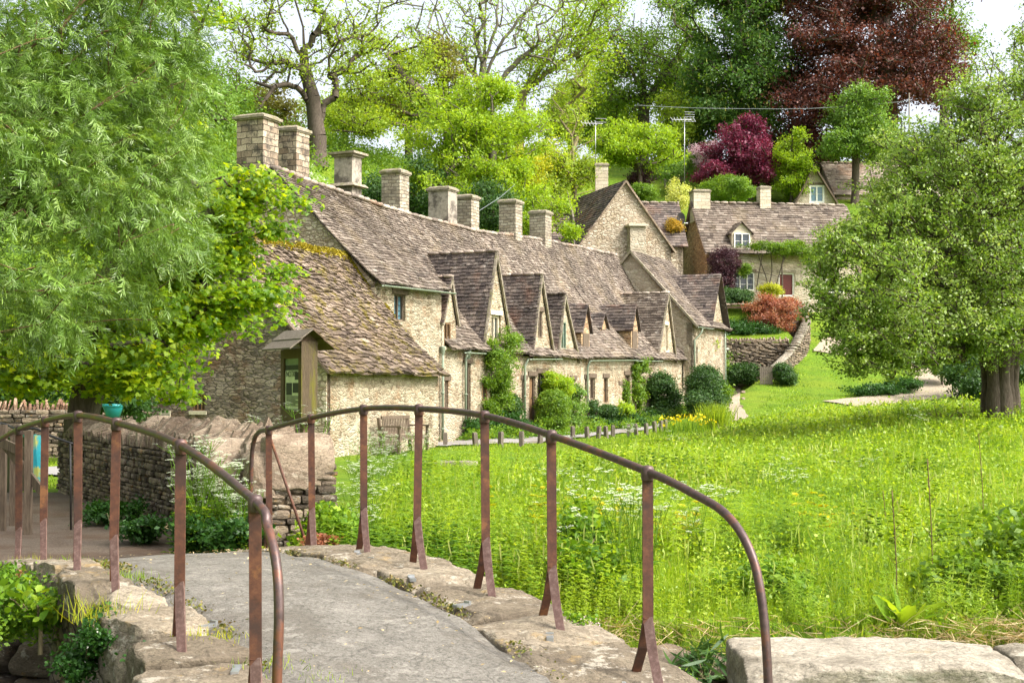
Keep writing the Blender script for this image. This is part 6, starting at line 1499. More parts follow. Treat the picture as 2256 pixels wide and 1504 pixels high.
bank_growth('undergrowth', 'bright green undergrowth high on the bank below the trees', 3600, (-10, 60, 19, 36), 'leaf_green', .16, seed=4, hmax=1.5)
bank_growth('cow_parsley_drift', 'drift of white cow parsley and grass on the bank by the forked trunk', 1500, (2, 32, 17, 27), 'leaf_mid', .12, seed=5, hmax=.7)
g = np.random.default_rng(6); n = 9000; s = g.uniform(4, 34, n); t_ = g.uniform(18, 27, n); x = F0[0]+U[0]*s+NIN[0]*t_; y = F0[1]+U[1]*s+NIN[1]*t_
k = np.array([noise.noise(Vector((a*.25, b*.25, 0))) > -.05 for a, b in zip(x, y)]); x, y = x[k], y[k]
tag(scatter('cow_parsley_blossom', *ROUND, np.stack([x,y,gz(x,y)+g.uniform(.5,1.0,len(x))],1), frames(np.tile([[0,0,1.]],(len(x),1))+g.normal(size=(len(x),3))*.3, g=g), g.uniform(.08,.18,len(x)), g.random(len(x)), M['white_flower']), 'haze of white cow parsley blossom below the forked trunk', 'wildflowers', kind='stuff')

# ---- garden shrubs
GS = 'shrubs in the gardens'
S = shrub
S('yew_bush','dark rounded bush behind the second and third terrace chimneys','bush',[(840,430,70,40,30,1.5),(925,440,72,55,45,2)],'leaf_dark',420,40,.3,.12,301,group=GS)
S('evergreen_bush','dark green bush behind the middle terrace chimneys','bush',[(940,420,70,60,60,2),(1080,460,68,60,50,2)],'leaf_dark',400,40,.3,.12,302,group=GS)
S('clipped_bush','domed clipped green bush right of the white dormer cottage chimney','bush',[(1602,418,93,48,26,2)],'leaf_green',420,44,.18,.10,303,group=GS,shell=.9)
S('round_bush','small green garden bush just right of the tall gable peak','bush',[(1418,425,90,28,20,1)],'leaf_green',160,40,.16,.10,304,group=GS)
S('maroon_bush','small maroon shrub right behind the tall gable peak','bush',[(1412,392,95,28,20,1)],'leaf_purple_dark',160,40,.2,.10,305,group=GS)
S('variegated_shrub','cream and green speckled shrub left of the white dormer cottage chimney','bush',[(1494,428,88,24,30,1),(1470,470,86,16,20,1)],'leaf_var',200,40,.16,.09,306,group=GS)
S('flowering_shrub','orange yellow flowering shrub between the tall gable and the satellite dish','bush',[(1483,500,79.5,13,16,.6)],'orange_leaf',140,40,.14,.08,307,group=GS)
S('feathery_shrub','feathery grey green shrubs behind the white garden bench','bush',[(1470,375,101,40,28,1.5),(1530,370,103,30,30,1.5)],'leaf_mid',240,40,.22,.11,308,group=GS)
S('yellow_shrub','bright yellow green shrub glowing between the terrace chimneys','bush',[(1150,370,78,60,40,2),(1210,345,80,40,30,1.5)],'yellow_leaf',300,36,.28,.12,309,group=GS)
S('purple_climber','dark purple leaved shrub trained on the white dormer cottage wall','bush',[(1597,575,79.2,34,30,.5),(1590,615,79.2,30,30,.5)],'leaf_purple_dark',420,40,.13,.075,310,group=GS,rough=.1)
S('clipped_hedge','square dark hedge below the white dormer cottage window','hedge',[(1607,658,77.8,44,20,.8),(1590,690,77.5,26,18,.6),(1630,655,77.8,24,18,.8)],'leaf_dark',460,44,.12,.08,311,group=GS,shell=.9,rough=.05)
S('red_shrub','rounded orange red leaved shrub below the dark red door','bush',[(1705,685,76,48,28,1),(1700,708,75.5,40,18,.8),(1735,672,76,24,16,.7)],'leaf_red',620,40,.16,.085,312,group=GS,rough=.3)
S('golden_shrub','small yellow flowering shrub between the window and the dark red door','bush',[(1700,640,78.4,20,13,.5)],'yellow_leaf',180,36,.13,.07,313,group=GS,rough=.3)
S('flower_bed','low green planting in the terraced bed above the retaining wall','bush',[(1600,725,74.8,44,12,.8),(1670,728,74.8,50,12,.8),(1650,712,75.6,60,10,.6)],'herb_dark',520,36,.14,.08,314,group=GS)
S('box_hedge','clipped rectangular hedge left of the small garden gate','hedge',[(1632,823,68,38,24,.9),(1606,828,68,26,22,.9),(1649,820,68,20,24,.9)],'leaf_dark',620,44,.10,.07,315,group=GS,shell=.92,rough=.03,snap=(1638,850))
S('box_hedge','short rounded hedge right of the small garden gate','hedge',[(1724,822,68.3,18,20,.7),(1736,832,68.3,16,16,.6)],'leaf_dark',260,44,.10,.07,316,group=GS,shell=.9,rough=.1,snap=(1718,848))
S('viburnum_bush','bush with layers of white blossom near the clipped hedge','bush',[(1592,775,68.5,40,30,1),(1570,810,67.6,36,26,1)],'leaf_green',460,40,.16,.08,317,group=GS,flower=('white_flower',26,.14),snap=(1575,850))
S('large_bush','large dark rounded bush at the far corner of the terrace','bush',[(1556,855,63.5,38,48,1.1),(1572,882,63,26,26,.9),(1538,885,62.5,24,24,.8)],'leaf_dark',820,44,.14,.075,318,group=GS,rough=.12,out=1.2,snap=(1560,905))
S('leafy_bush','pale leaved plants spilling from the big corner bush onto the gravel path','bush',[(1588,912,61.8,10,14,.4),(1594,868,64,12,16,.4)],'leaf_green',220,36,.12,.08,319,group=GS,snap=(1592,925))
S('green_shrub','light green shrub in the corner between the terrace end and the garden wall','bush',[(1566,720,70.5,18,30,.5),(1562,760,69.8,14,26,.5)],'leaf_lime',220,36,.12,.08,320,group=GS)
# against the terrace
GC = 'plants growing against the terrace'
S('climbing_rose','bright green climber reaching up between the first two gables','climber',[(1118,758,47.8,24,30,.35),(1082,790,46.9,24,36,.35),(1112,815,47.5,20,36,.35),(1100,870,47.4,26,34,.4),(1085,905,46.7,20,24,.4),(1078,842,46.7,14,16,.3),(1135,750,48.4,12,16,.2)],'leaf_green',640,34,.10,.06,331,group=GC,rough=.35)
S('border_plants','tufted green border plants at the foot of the climber','plants',[(1110,930,46.6,40,20,.5),(1070,935,46,24,18,.4),(1135,940,47.4,30,14,.4),(1040,945,45.4,10,20,.3)],'herb_dark',360,34,.10,.07,332,group=GC,rough=.3)
S('topiary_bush','dark clipped round bush under the first broad gable climber','bush',[(1128,895,48.5,18,24,.4)],'leaf_dark',200,40,.07,.06,333,group=GC,shell=.92,rough=.05)
S('round_topiary','large clipped round bush with golden edge before the narrow gables','bush',[(1219,898,50.2,34,38,.8),(1215,925,50,30,20,.7)],'leaf_green',640,44,.08,.06,334,group=GC,shell=.93,rough=.04)
S('golden_bush','golden green bush with orange flowers above the large clipped ball','bush',[(1232,850,51.4,28,24,.5),(1215,838,51,16,16,.4)],'leaf_lime',300,36,.10,.065,335,group=GC,flower=('orange_leaf',30,.07))
S('rose_bush','loose grey green rose bush with pale blooms beside the clipped ball','bush',[(1268,880,53,20,34,.4),(1262,915,52.5,22,22,.4)],'leaf_mid',260,32,.10,.065,336,group=GC,flower=('pink_flower',22,.06),rough=.3)
S('dark_shrub','dark pruned shrub left of the mushroom shaped bush','bush',[(1303,900,55.2,16,22,.4),(1305,930,55,20,14,.4)],'leaf_dark',220,40,.08,.06,337,group=GC)
S('topiary_bush','small mushroom shaped clipped bush on a short stem','bush',[(1336,906,56.4,22,13,.5)],'leaf_dark',260,44,.06,.055,338,group=GC,shell=.93,rough=.03)
S('border_plants','low mixed border plants below the orange door','plants',[(1330,935,56.2,36,12,.4),(1375,920,57.6,26,18,.4),(1400,932,58.4,36,12,.4),(1440,925,59.8,30,14,.4)],'herb_dark',420,34,.10,.07,339,group=GC,rough=.3)
S('border_plants','yellow green leafy clump in the border beside the mushroom bush','plants',[(1372,905,57.8,18,18,.4)],'leaf_lime',130,34,.10,.07,340,group=GC,rough=.3)
S('vine','vine over the doorway with a green column of leaves each side','climber',[(1412,805,60.2,22,16,.3),(1400,840,59.8,16,34,.3),(1408,880,60,12,30,.3),(1380,880,58.8,8,40,.2)],'leaf_green',380,36,.10,.075,341,group=GC,rough=.3)
S('dark_climber','dark green bushy climber before the terrace cross house','climber',[(1458,860,61.4,30,42,.6),(1450,910,61,36,20,.6),(1480,895,61.8,20,30,.5)],'leaf_dark',560,42,.12,.075,342,group=GC,rough=.2)
S('border_plants','low shrubs along the lane below the dark climber','plants',[(1430,930,59.6,30,14,.5),(1480,918,62,30,16,.5),(1510,905,63.5,26,16,.5)],'leaf_green',360,36,.12,.075,343,group=GC,rough=.3)
S('wall_vine','leafy vine spreading under the eave of the white dormer cottage','climber',[(1700,545,79.3,60,10,.3),(1750,548,79.8,50,14,.3),(1800,560,80.2,30,20,.3),(1640,590,79.2,12,16,.15)],'leaf_green',420,34,.13,.08,344,group=GS,rough=.3)
mb = MB()
for q in ([(1695,655),(1690,620),(1680,590),(1668,555)],[(1702,655),(1712,620),(1722,585),(1735,555)],[(1690,640),(1700,600),(1698,560)],[(1665,645),(1672,600),(1680,560)]):
    mb.tube(smooth_pts([at(u, v, 79.9) - Vector((0,.05,0)) for u, v in q], 4), .03, 5)
build('stems', mb, M['bark'], [o for o in bpy.data.objects if o.name.startswith('wall_vine')][0], True)
S('reed_clump','tall yellow green reed clump where the lane meets the gravel path','plants',[(1575,925,57.5,26,18,.5)],'leaf_yellow',10,4,.05,.03,345,group=GC)
cR = onground(1575, 945, 45); g = np.random.default_rng(8); n = 420
an = g.uniform(0, 2*math.pi, n); dR = np.stack([np.cos(an)*.35, np.sin(an)*.35, np.ones(n)], 1) + g.normal(size=(n,3))*.08
BLADE = ([(0,-.014,0),(0,.014,0),(.45,.012,.0),(.45,-.012,.0),(1,0,-.12)], [(0,1,2,3),(3,2,4)])
rk = [o for o in bpy.data.objects if o.name.startswith('reed_clump')][0]
scatter('blades', *BLADE, np.array(cR)+np.stack([g.normal(0,.28,n), g.normal(0,.28,n), np.zeros(n)],1), frames_dir(dR, g, .2), g.uniform(.7,1.15,n), g.random(n), M['leaf_yellow'], rk)
# yellow irises
GI = 'yellow iris clumps at the lane edge'
for i, (u, v) in enumerate(((1467,962),(1482,955),(1496,950),(1510,954),(1524,950),(1540,952),(1552,960))):
    c = onground(u, v, 40); g = np.random.default_rng(400+i); root = thing('iris_clump', ORD[i] + ' clump of yellow irises from the last wooden post', 'flowers', c, GI)
    n = 60; an = g.uniform(0, 2*math.pi, n); d_ = np.stack([np.cos(an)*.2, np.sin(an)*.2, np.ones(n)], 1); P = np.array(c) + np.stack([g.normal(0,.18,n), g.normal(0,.18,n), np.zeros(n)], 1)
    scatter('blades', *BLADE, P, frames_dir(d_, g, .2), g.uniform(.4,.65,n), g.random(n), M['herb'], root)
    n = 13; P = np.array(c) + np.stack([g.normal(0,.2,n), g.normal(0,.2,n), g.uniform(.38,.66,n)], 1)
    scatter('blossom', *ROUND, P, frames(g.normal(size=(n,3)), g=g), g.uniform(.07,.12,n), g.random(n), M['yellow_flower'], root)

# ---- the big tree on the right
B = blobs_px([(1960,600,37,150,120,2.2),(2060,440,38,170,160,2.5),(2190,300,38,150,190,2.5),(2150,600,39,200,180,2.5),(1890,690,36.5,105,80,1.6),(1990,740,37,130,70,1.8),(2110,690,38,140,100,2),(2275,120,39,45,130,2),(2320,450,40,200,380,3),(1850,560,36.5,65,80,1.4),(1835,640,36.2,55,60,1.2),(1900,785,36.5,80,40,1.2),(1860,740,36.3,60,50,1.0),(2000,790,37.5,90,35,1.4),(2120,745,38,110,45,1.6),(2250,735,38,100,60,1.6),(1960,440,37,60,60,1.4),(2000,330,38,90,80,1.6),(2130,230,38,45,50,1.2),(1880,510,37,45,45,1.2),(2240,640,40,120,90,2)])
xt = px_x(2200, 39.5)
tree('willow_tree', 'large spreading green tree with thick clustered trunks by the lane', 'tree', [(xt, 39.5, gzf(xt,39.5)-.3), tuple(at(2200,760,39.5)), tuple(at(2190,640,39.5)), tuple(at(2170,480,39)), tuple(at(2180,300,39))], .28, B, 'leaf_right', 6200, 30, .16, .075, 'bark', seed=501, step=.5, tip=.009, shell=.35, rough=.25, jit=.14, rmin=.007)
tr = [o for o in bpy.data.objects if o.name.startswith('willow_tree')][0]
for i, (u0, u1, u2, r_) in enumerate(((2172,2150,2120,.16),(2188,2170,2160,.2),(2222,2235,2260,.2),(2210,2215,2200,.22),(2235,2256,2300,.15))):
    mb = MB(); Yt = 39.5 + (-.3 if i % 2 else .25); x0 = px_x(u0, Yt); mb.tube(smooth_pts([(x0, Yt, gzf(x0,Yt)-.3), at(u0,820,Yt), at(u1,720,Yt), at(u2,600,Yt), at(u2+(u2-u1)*.6,500,Yt)], 5), [r_*1.15]*4+[r_*.85]*4+[r_*.85]*4+[r_*.6]*4+[r_*.4]*5, 9); build('limb', mb, M['bark'], tr, True)
S('dark_hedge','dark hedge behind the big tree trunks beside the lane','hedge',[(2110,800,52,50,50,1.5),(2230,790,53,80,60,1.5),(2150,840,50,60,30,1.2)],'leaf_dark',700,40,.2,.11,502,group='hedges beside the lane',snap=(2130,885))
S('green_bush','green bush overhanging the sandy path left of the dark hedge','bush',[(2075,800,56,20,26,.8)],'leaf_green',200,36,.16,.1,503,snap=(2075,850))
S('ivy_bank','low ivy covered bank between the two sandy paths','bank plants',[(1930,860,56,60,8,.8),(1985,845,57,40,8,.8)],'herb_dark',300,34,.14,.09,504,snap=(1930,872))
mb = MB(); g = np.random.default_rng(9); c = onground(2098, 935, 22)
for i in range(90):
    a = g.uniform(0, 6.28); p_ = Vector((c.x + g.normal()*.32, c.y + g.normal()*.3, c.z + abs(g.normal())*.14)); d_ = Vector((math.cos(a), math.sin(a)*.6, g.normal()*.4)).normalized(); mb.tube([p_ - d_*g.uniform(.15,.45), p_ + Vector((0,0,.03)), p_ + d_*g.uniform(.15,.45)], .008, 4)
tag(build('brush_pile', mb, M['bark_willow'], None, True), 'heap of cut reddish twigs lying in the meadow before the big tree', 'brush pile')
# ---------------------------------------------------------------- silver willow, near left
def twig_template(nl=11, droop=.35, ll=.42, seed=1):
    r = random.Random(seed); V = []; F = []
    def pos(x): return np.array([x, 0, -droop*x*x])
    for i in range(nl):
        x = .08 + .92*i/(nl-1); sgn = 1 if i % 2 else -1; a = R(r.uniform(28, 55))*sgn if i < nl-1 else 0; L = ll*r.uniform(.75, 1.15)
        dx = np.array([math.cos(a), math.sin(a), -r.uniform(.15,.55)]); dx /= np.linalg.norm(dx); up = np.array([r.gauss(0,.4), r.gauss(0,.4), 1]); y = np.cross(up, dx); y /= np.linalg.norm(y); z = np.cross(dx, y)
        o = len(V)
        for q in LANCE[0]: V.append(pos(x) + (dx*q[0] + y*q[1] + z*q[2])*L)
        F += [tuple(k+o for k in f) for f in LANCE[1]]
    o = len(V); w = .008
    for x in (0, .5, 1): V += [pos(x)+[0,-w,0], pos(x)+[0,w,0]]
    F += [(o,o+1,o+3,o+2), (o+2,o+3,o+5,o+4)]
    return [tuple(v) for v in V], F
TW1, TW2 = twig_template(13, .22, .40, 1), twig_template(10, .35, .46, 2)
wb = blobs_px([(90,120,10.2,250,200,.7),(310,170,10.6,130,170,.6),(390,100,10.8,60,90,.4),(330,420,10.5,110,150,.6),(170,440,10,230,200,.7),(60,690,9.6,130,110,.5),(190,680,9.8,130,110,.5),(330,620,10.2,70,80,.4),(80,300,10,200,200,.8),(400,330,10.7,45,90,.4),(-150,200,9.6,200,300,.8),(-120,620,9.6,140,150,.6),(250,-120,10.4,300,160,.9),(430,570,10.3,30,40,.25)])
g = np.random.default_rng(601)
root = thing('silver_willow_tree', 'big silver green willow with long narrow leaves filling the upper corner', 'tree', (-5.6, 9.6, 0))
cent, dirs = sample_blobs(wb, 5200, g, .3, .3, 9)
branches(root, [(-5.6,9.6,-.3),(-5.4,9.7,1.6),(-4.9,9.9,3.0),(-4.3,10.1,4.2)], .3, cent[:420], g, M['bark_willow'], step=.25, tip=.0035, sides=5, jit=.14, rmin=.003, up=.06)
def twigs(cent, dirs, m, sig, size, T, mat, parent, g, name='crown', down=.4, t0=0.0, t1=1.0):
    n = len(cent)*m; P = np.repeat(cent, m, 0) + g.normal(size=(n,3))*sig
    d = np.repeat(dirs, m, 0)*.7 + g.normal(size=(n,3))*.6 + np.array([.15,0,-down])
    ct = np.repeat(g.random(len(cent)), m); t = np.clip(.5*ct + .5*g.random(n), 0, 1)*(t1-t0)+t0
    return scatter(name, *T, P, frames_dir(d, g, .55), size*(1+.25*g.normal(size=n)).clip(.5,1.8), t, mat, parent)
k = len(cent)//2
c1 = twigs(cent[:k], dirs[:k], 3, .05, .12, TW1, M['leaf_willow'], root, g)
c2 = twigs(cent[k:], dirs[k:], 3, .05, .105, TW2, M['leaf_willow'], root, g)

# ---- broad leaved maple behind the willow, in front of the outhouse gable
mbl = blobs_px([(300,600,21.5,200,180,1.5),(425,560,21,115,110,1.2),(525,655,20.5,80,45,.8),(420,690,20.5,110,50,.9),(330,800,20,110,70,.9),(190,770,21,150,100,1.2),(525,460,21,50,50,.8),(390,860,19.8,30,25,.4),(260,838,20.5,80,36,.7),(50,780,21,120,90,1.2),(495,560,20.8,55,50,.8)])
top = blobs_px([(430,20,22,75,55,.9),(370,-40,22,160,60,1.2),(250,-200,22,350,180,2),(200,200,23,250,260,1.6)])
over = [(np.array([-1.0,16.5,8.8]), np.array([2.6,2.4,1.1])), (np.array([-4.5,18.5,8.2]), np.array([2.6,2.4,1.4])), (np.array([1.6,13.3,8.0]), np.array([2.6,2.3,1.0])), (np.array([2.2,15.8,9.0]), np.array([2.4,2.2,1.0])), (np.array([.4,11.8,7.2]), np.array([1.6,1.2,.7]))]  # unseen crown masses above the view, added to shade the path
sparse = blobs_px([(640,445,21,28,12,.3),(560,470,21,50,20,.5),(610,600,20.8,40,12,.4),(590,700,20.3,40,10,.4),(610,650,20.6,40,14,.4),(560,720,20.3,40,16,.4),(600,500,21,35,20,.4),(590,400,21,60,20,.6),(625,445,21,38,10,.4),(640,600,20.8,25,12,.3),(560,385,21,40,14,.4),(500,440,21,60,40,.7)])
g = np.random.default_rng(611)
root = thing('maple_tree', 'broad leaved maple with bright outer leaves in front of the outhouse gable', 'tree', (-6.5, 21.5, 0))
C1, D1 = sample_blobs(mbl, 1150, g, .4, .25, 5); C2, D2 = sample_blobs(top, 420, g, .5, .2); C3, D3 = sample_blobs(over, 900, g, .2, .2); C4, D4 = sample_blobs(sparse, 70, g, .1, .2)
CA = np.concatenate([C1, C4, C2, C3]); DA = np.concatenate([D1, D4, D2, D3]); sel = np.concatenate([np.arange(0, 1240, 2), np.arange(1240, len(CA), 4)])
branches(root, [(-6.5,21.5,-.3),(-6.5,21.5,1.2),(-6.2,21.4,2.6),(-5.6,21,4.2),(-5.0,20.6,6.2)], .26, CA[sel], g, M['bark'], step=.35, tip=.006, sides=5, jit=.10, rmin=.005)
n = len(CA)*25; P = np.repeat(CA, 25, 0) + g.normal(size=(n,3))*np.array([.16,.16,.07])
nr = g.normal(size=(n,3))*.5 + np.array([.35,-.45,.9]); t = np.clip(.4*np.repeat(g.random(len(CA)),25) + .6*g.random(n), 0, 1)
scatter('crown', *MAPLE, P, frames(nr, g=g), g.uniform(.055,.115,n), t, M['leaf_maple'], root)
S('hedge_bush','sunlit yellow green bushes beyond the reddish wall coping','bush',[(60,810,40,140,50,1.5),(200,830,40,80,50,1.2),(-60,780,42,120,80,2)],'leaf_lime',620,40,.22,.10,612,flower=('white_flower',40,.10))
S('dark_bush','dark bush under the maple beside the teal flower pot','bush',[(235,840,31.5,50,60,.6),(290,870,31,30,40,.5)],'leaf_dark',300,36,.16,.09,613)

# ---------------------------------------------------------------- meadow
def tall_mask(x, y):
    """1 where the long grass stands"""
    edge = 30.5 + 3.1*np.maximum(x, -1)
    m = (y > 9.15) & (y < np.minimum(edge, 57)) & (x > -1.75 + 0*y) & (x < .52*y + 2)
    a = (x*BD.x + (y-6)*BD.y); q = x*BR.x + (y-6)*BR.y
    m &= ~((q < 1.25) & (a < 8.5)); m &= ~((x < -.9) & (y < 13.8) & (y > 12.3))
    m &= ~((x < -.4) & (y > 28)); 
    return m
def pnoise(x, y, s, o=0.0): return np.array([noise.noise(Vector((a*s+o, b*s, o))) for a, b in zip(x, y)])
BL3 = ([(0,-.5,0),(0,.5,0),(.5,.42,.03),(.5,-.42,.03),(1,0,-.10)], [(0,1,2,3),(3,2,4)])
def grass(name, lab, n, Y0, Y1, pw, mask, h, w, mat, seed, lean=.35, hy=None, cat='grass', dark=None, span=.52, z0=-.02):
    g = np.random.default_rng(seed); u = g.random(n); e = 2 - pw
    Y = (Y0**e + u*(Y1**e - Y0**e))**(1/e); X = (g.random(n)*(span+.36)-.36)*Y if Y0 > 15 else (g.random(n)*(span+.26)-.26)*Y
    k = mask(X, Y); X, Y = X[k], Y[k]; n = len(X)
    a = g.uniform(0, 2*math.pi, n); ln = np.abs(g.normal(size=n))*lean
    d = np.stack([np.cos(a)*ln, np.sin(a)*ln, np.ones(n)], 1)
    cl = pnoise(X, Y, .5, 3.0)
    L = g.uniform(h[0], h[1], n)*(1 + .9*cl + .3*pnoise(X, Y, 1.7, 5.0))
    if hy is not None: L = L*hy(X, Y)
    Wd = w*(Y/Y0)**.75*g.uniform(.7, 1.4, n)
    t = np.clip(.5 + .45*pnoise(X, Y, .9, 8.0) + .5*pnoise(X, Y, .17, 6.0) + .25*g.normal(size=n), 0, 1)
    o = scatter(name, *BL3, np.stack([X, Y, gz(X, Y) + z0], 1), frames_dir(d, g, .15), np.stack([L, Wd, L], 1), t, M[mat])
    return tag(o, lab, cat, kind='stuff')
fade = lambda x, y: np.clip((30.5 + 3.1*np.maximum(x, -1) - y)/9, .16, 1)*np.clip((y-9.0)/1.6, .38, 1)
grass('meadow_grass', 'tall fresh green meadow grass filling the water meadow', 520000, 9.15, 58, 1.62, tall_mask, (.13,.36), .006, 'meadow', 701, hy=fade, lean=.5)
def lawn_mask(x, y):
    edge = 30.5 + 3.1*np.maximum(x, -1)
    nx_e = np.interp(y, [p[1] for p in NE], [p[0] for p in NE])
    a = (y > edge - 3) & (y < 60) & (x > nx_e + .05) & (y > 28)
    b = (y >= 54) & (y < 90) & (x > np.interp(y, [54,61,65,69,72,80,84], [9.5,10.6,11.3,11.7,12.5,15.9,16.5]))
    c = (x < -5) & (y > 21.8) & (y < 33) & ~((y > 25.9) & (y < 28.7))
    d_ = (x > -2.2) & (x < .5) & (y > 27.5) & (y < 40) & (x > np.interp(y, [27,33,39.6],[-9,-4.3,-1.9])+.05)
    return a | b | c | d_
grass('lawn_grass', 'short mown grass on the green and the slope', 230000, 21.5, 90, 1.5, lawn_mask, (.05,.13), .012, 'meadow', 702, lean=.6)
g = np.random.default_rng(704); n = 150000; uu = g.random(n); e_ = .45; Y = (9.3**e_ + uu*(57**e_ - 9.3**e_))**(1/e_); X = (g.random(n)*.78-.26)*Y
k = tall_mask(X, Y); X, Y = X[k], Y[k]; hh = fade(X, Y)*(.23 + .22*pnoise(X, Y, .5, 3.0) + .12*g.normal(size=len(X))).clip(.05, .8); n = len(X)
tag(scatter('meadow_herbage', *LEAF, np.stack([X, Y, gz(X, Y)+hh], 1), frames(g.normal(size=(n,3))+[0,-.2,.7], g=g), .026*(Y/9.3)**.75*g.uniform(.5,1.6,n), np.clip(g.random(n)*.7 + .4*pnoise(X, Y, 1.1, 2.0) + .2, 0, 1), M['meadow']), 'fine leafy herbage mixed through the meadow grass', 'herbage', kind='stuff')
# dry grass along the water's edge
g = np.random.default_rng(703); n = 20000; X = g.uniform(.45, 4.2, n); Y = 9.10 + np.abs(g.normal(size=n))*.12
a = g.uniform(0, 6.28, n); d = np.stack([np.cos(a), np.sin(a)-.5, g.normal(size=n)*.35], 1)
tag(scatter('dry_grass', *BL3, np.stack([X, Y, gz(X, Y)+g.uniform(-.06,.09,n)], 1), frames_dir(d, g, .3), np.stack([g.uniform(.12,.3,n), np.full(n,.005), g.uniform(.1,.3,n)], 1), g.random(n), M['dead']), 'dry straw coloured grass along the stream edge', 'dry grass', kind='stuff')
# leafy weeds among the grass
def herb_template(tiers=7, per=4, ll=.20, seed=1, shape=LANCE, wide=1.5):
    r = random.Random(seed); V = []; F = []
    for i in range(tiers):
        z = .25 + .75*i/(tiers-1); L = ll*(1.15 - .55*i/(tiers-1))*r.uniform(.9,1.15)
        for k in range(per):
            a = 2*math.pi*k/per + i*1.1; dx = np.array([math.cos(a), math.sin(a), r.uniform(-.25,.5)]); dx /= np.linalg.norm(dx); y = np.cross([0,0,1], dx); y /= np.linalg.norm(y); zz = np.cross(dx, y); o = len(V)
            for q in shape[0]: V.append(np.array([0,0,z]) + (dx*q[0] + y*q[1]*wide + zz*q[2])*L)
            F += [tuple(j+o for j in f) for f in shape[1]]
    o = len(V); w = .008
    V += [np.array(q) for q in ((-w,0,0),(w,0,0),(0,w*1.5,0),(0,0,1))]; F += [(o,o+1,o+3),(o+1,o+2,o+3),(o+2,o,o+3)]
    return [tuple(v) for v in V], F
def herbs(name, lab, n, Y0, Y1, pw, mask, h, T, mat, seed, clump=.0, cs=.35, cat='weeds'):
    g = np.random.default_rng(seed); u = g.random(n); e = 2-pw; Y = (Y0**e + u*(Y1**e-Y0**e))**(1/e); X = (g.random(n)*.78-.26)*Y
    k = mask(X, Y); X, Y = X[k], Y[k]; k = pnoise(X, Y, cs, seed*.37) > clump; X, Y = X[k], Y[k]; n = len(X)
    nr = np.tile([[0,0,1.]], (n,1)) + g.normal(size=(n,3))*.12; t = np.clip(.5*g.random(n) + .5 + .6*pnoise(X, Y, .6, 2.0), 0, 1)
    return tag(scatter(name, *T, np.stack([X, Y, gz(X,Y)-.02], 1), frames(nr, g=g), g.uniform(h[0], h[1], n)*np.clip((Y-8.7)/1.6, .45, 1), t, M[mat]), lab, cat, kind='stuff')
near = lambda x, y: tall_mask(x, y) & (y < 30)
herbs('tall_weeds', 'leafy green weeds standing through the meadow grass', 6500, 9.4, 34, 1.5, near, (.34,.66), herb_template(8, 4, .17, 1), 'herb', 711, .0)
rightpatch = lambda x, y: tall_mask(x, y) & (y < 13.5) & (x > .4 + (13.5-y)*.28)
g = np.random.default_rng(705); n = 5000; uu = g.random(n); e_ = .6; Y = (9.3**e_ + uu*(55**e_ - 9.3**e_))**(1/e_); X = (g.random(n)*.78-.26)*Y
k = tall_mask(X, Y); X, Y = X[k], Y[k]; k = pnoise(X, Y, .33, 11.0) > -.02; X, Y = X[k], Y[k]; n = len(X); a = g.uniform(0, 6.28, n); ln = np.abs(g.normal(size=n))*.22
L_ = fade(X, Y)*g.uniform(.34,.58,n)*(1+.5*pnoise(X, Y, .5, 3.0)); W_ = .0016*(Y/9.3)**.8
P_ = np.stack([X, Y, gz(X, Y)], 1); D_ = np.stack([np.cos(a)*ln, np.sin(a)*ln, np.ones(n)], 1)
SEEDH = ([(0,-.4,0),(0,.4,0),(.72,.3,0),(.72,-.3,0),(.72,-1.6,0),(.88,-2.0,.02),(1,0,-.03),(.88,2.0,.02),(.72,1.6,0)], [(0,1,2,3),(4,5,6,7,8)])
tag(scatter('seeding_grass', *SEEDH, P_, frames_dir(D_, g, .15), np.stack([L_, W_*1.6, L_], 1), np.clip(.45 + .7*pnoise(X, Y, .25, 9.0) + .15*g.normal(size=n), 0, 1), M['seed']), 'pale seeding grass heads in drifts over the meadow', 'grass heads', kind='stuff')
herbs('tall_weeds', 'dense leafy rosette topped weeds in the meadow beyond the slab wall', 2600, 9.4, 13.6, 1.2, rightpatch, (.36,.72), herb_template(9, 5, .15, 2), 'herb', 712, -.25)
bside = lambda x, y: (lambda a, q: (q > 1.2) & (q < 2.6) & (a > 1.6) & (a < 8) & (y > 9.1) & ~((x < -.9) & (y > 12.3)))(x*BD.x + (y-6)*BD.y, x*BR.x + (y-6)*BR.y)
herbs('nettles', 'dark nettles and broad leaves growing along the side of the bridge', 11000, 8.9, 14, 1.2, bside, (.2,.52), herb_template(8, 4, .17, 3, LEAF, 1.2), 'herb', 713, -.5)
herbs('nettles', 'patches of dark broad leaved plants deep in the meadow grass', 9000, 9.4, 45, 1.5, lambda x, y: tall_mask(x, y), (.25,.52), herb_template(7, 5, .26, 4, LEAF, 1.1), 'herb', 714, .16, .3)
herbs('weeds', 'bright yellow green broad leaves among the meadow weeds', 900, 9.4, 16, 1.2, near, (.35,.6), herb_template(5, 3, .3, 5, ROUND, .9), 'yellow_leaf' , 715, .33, .5) 
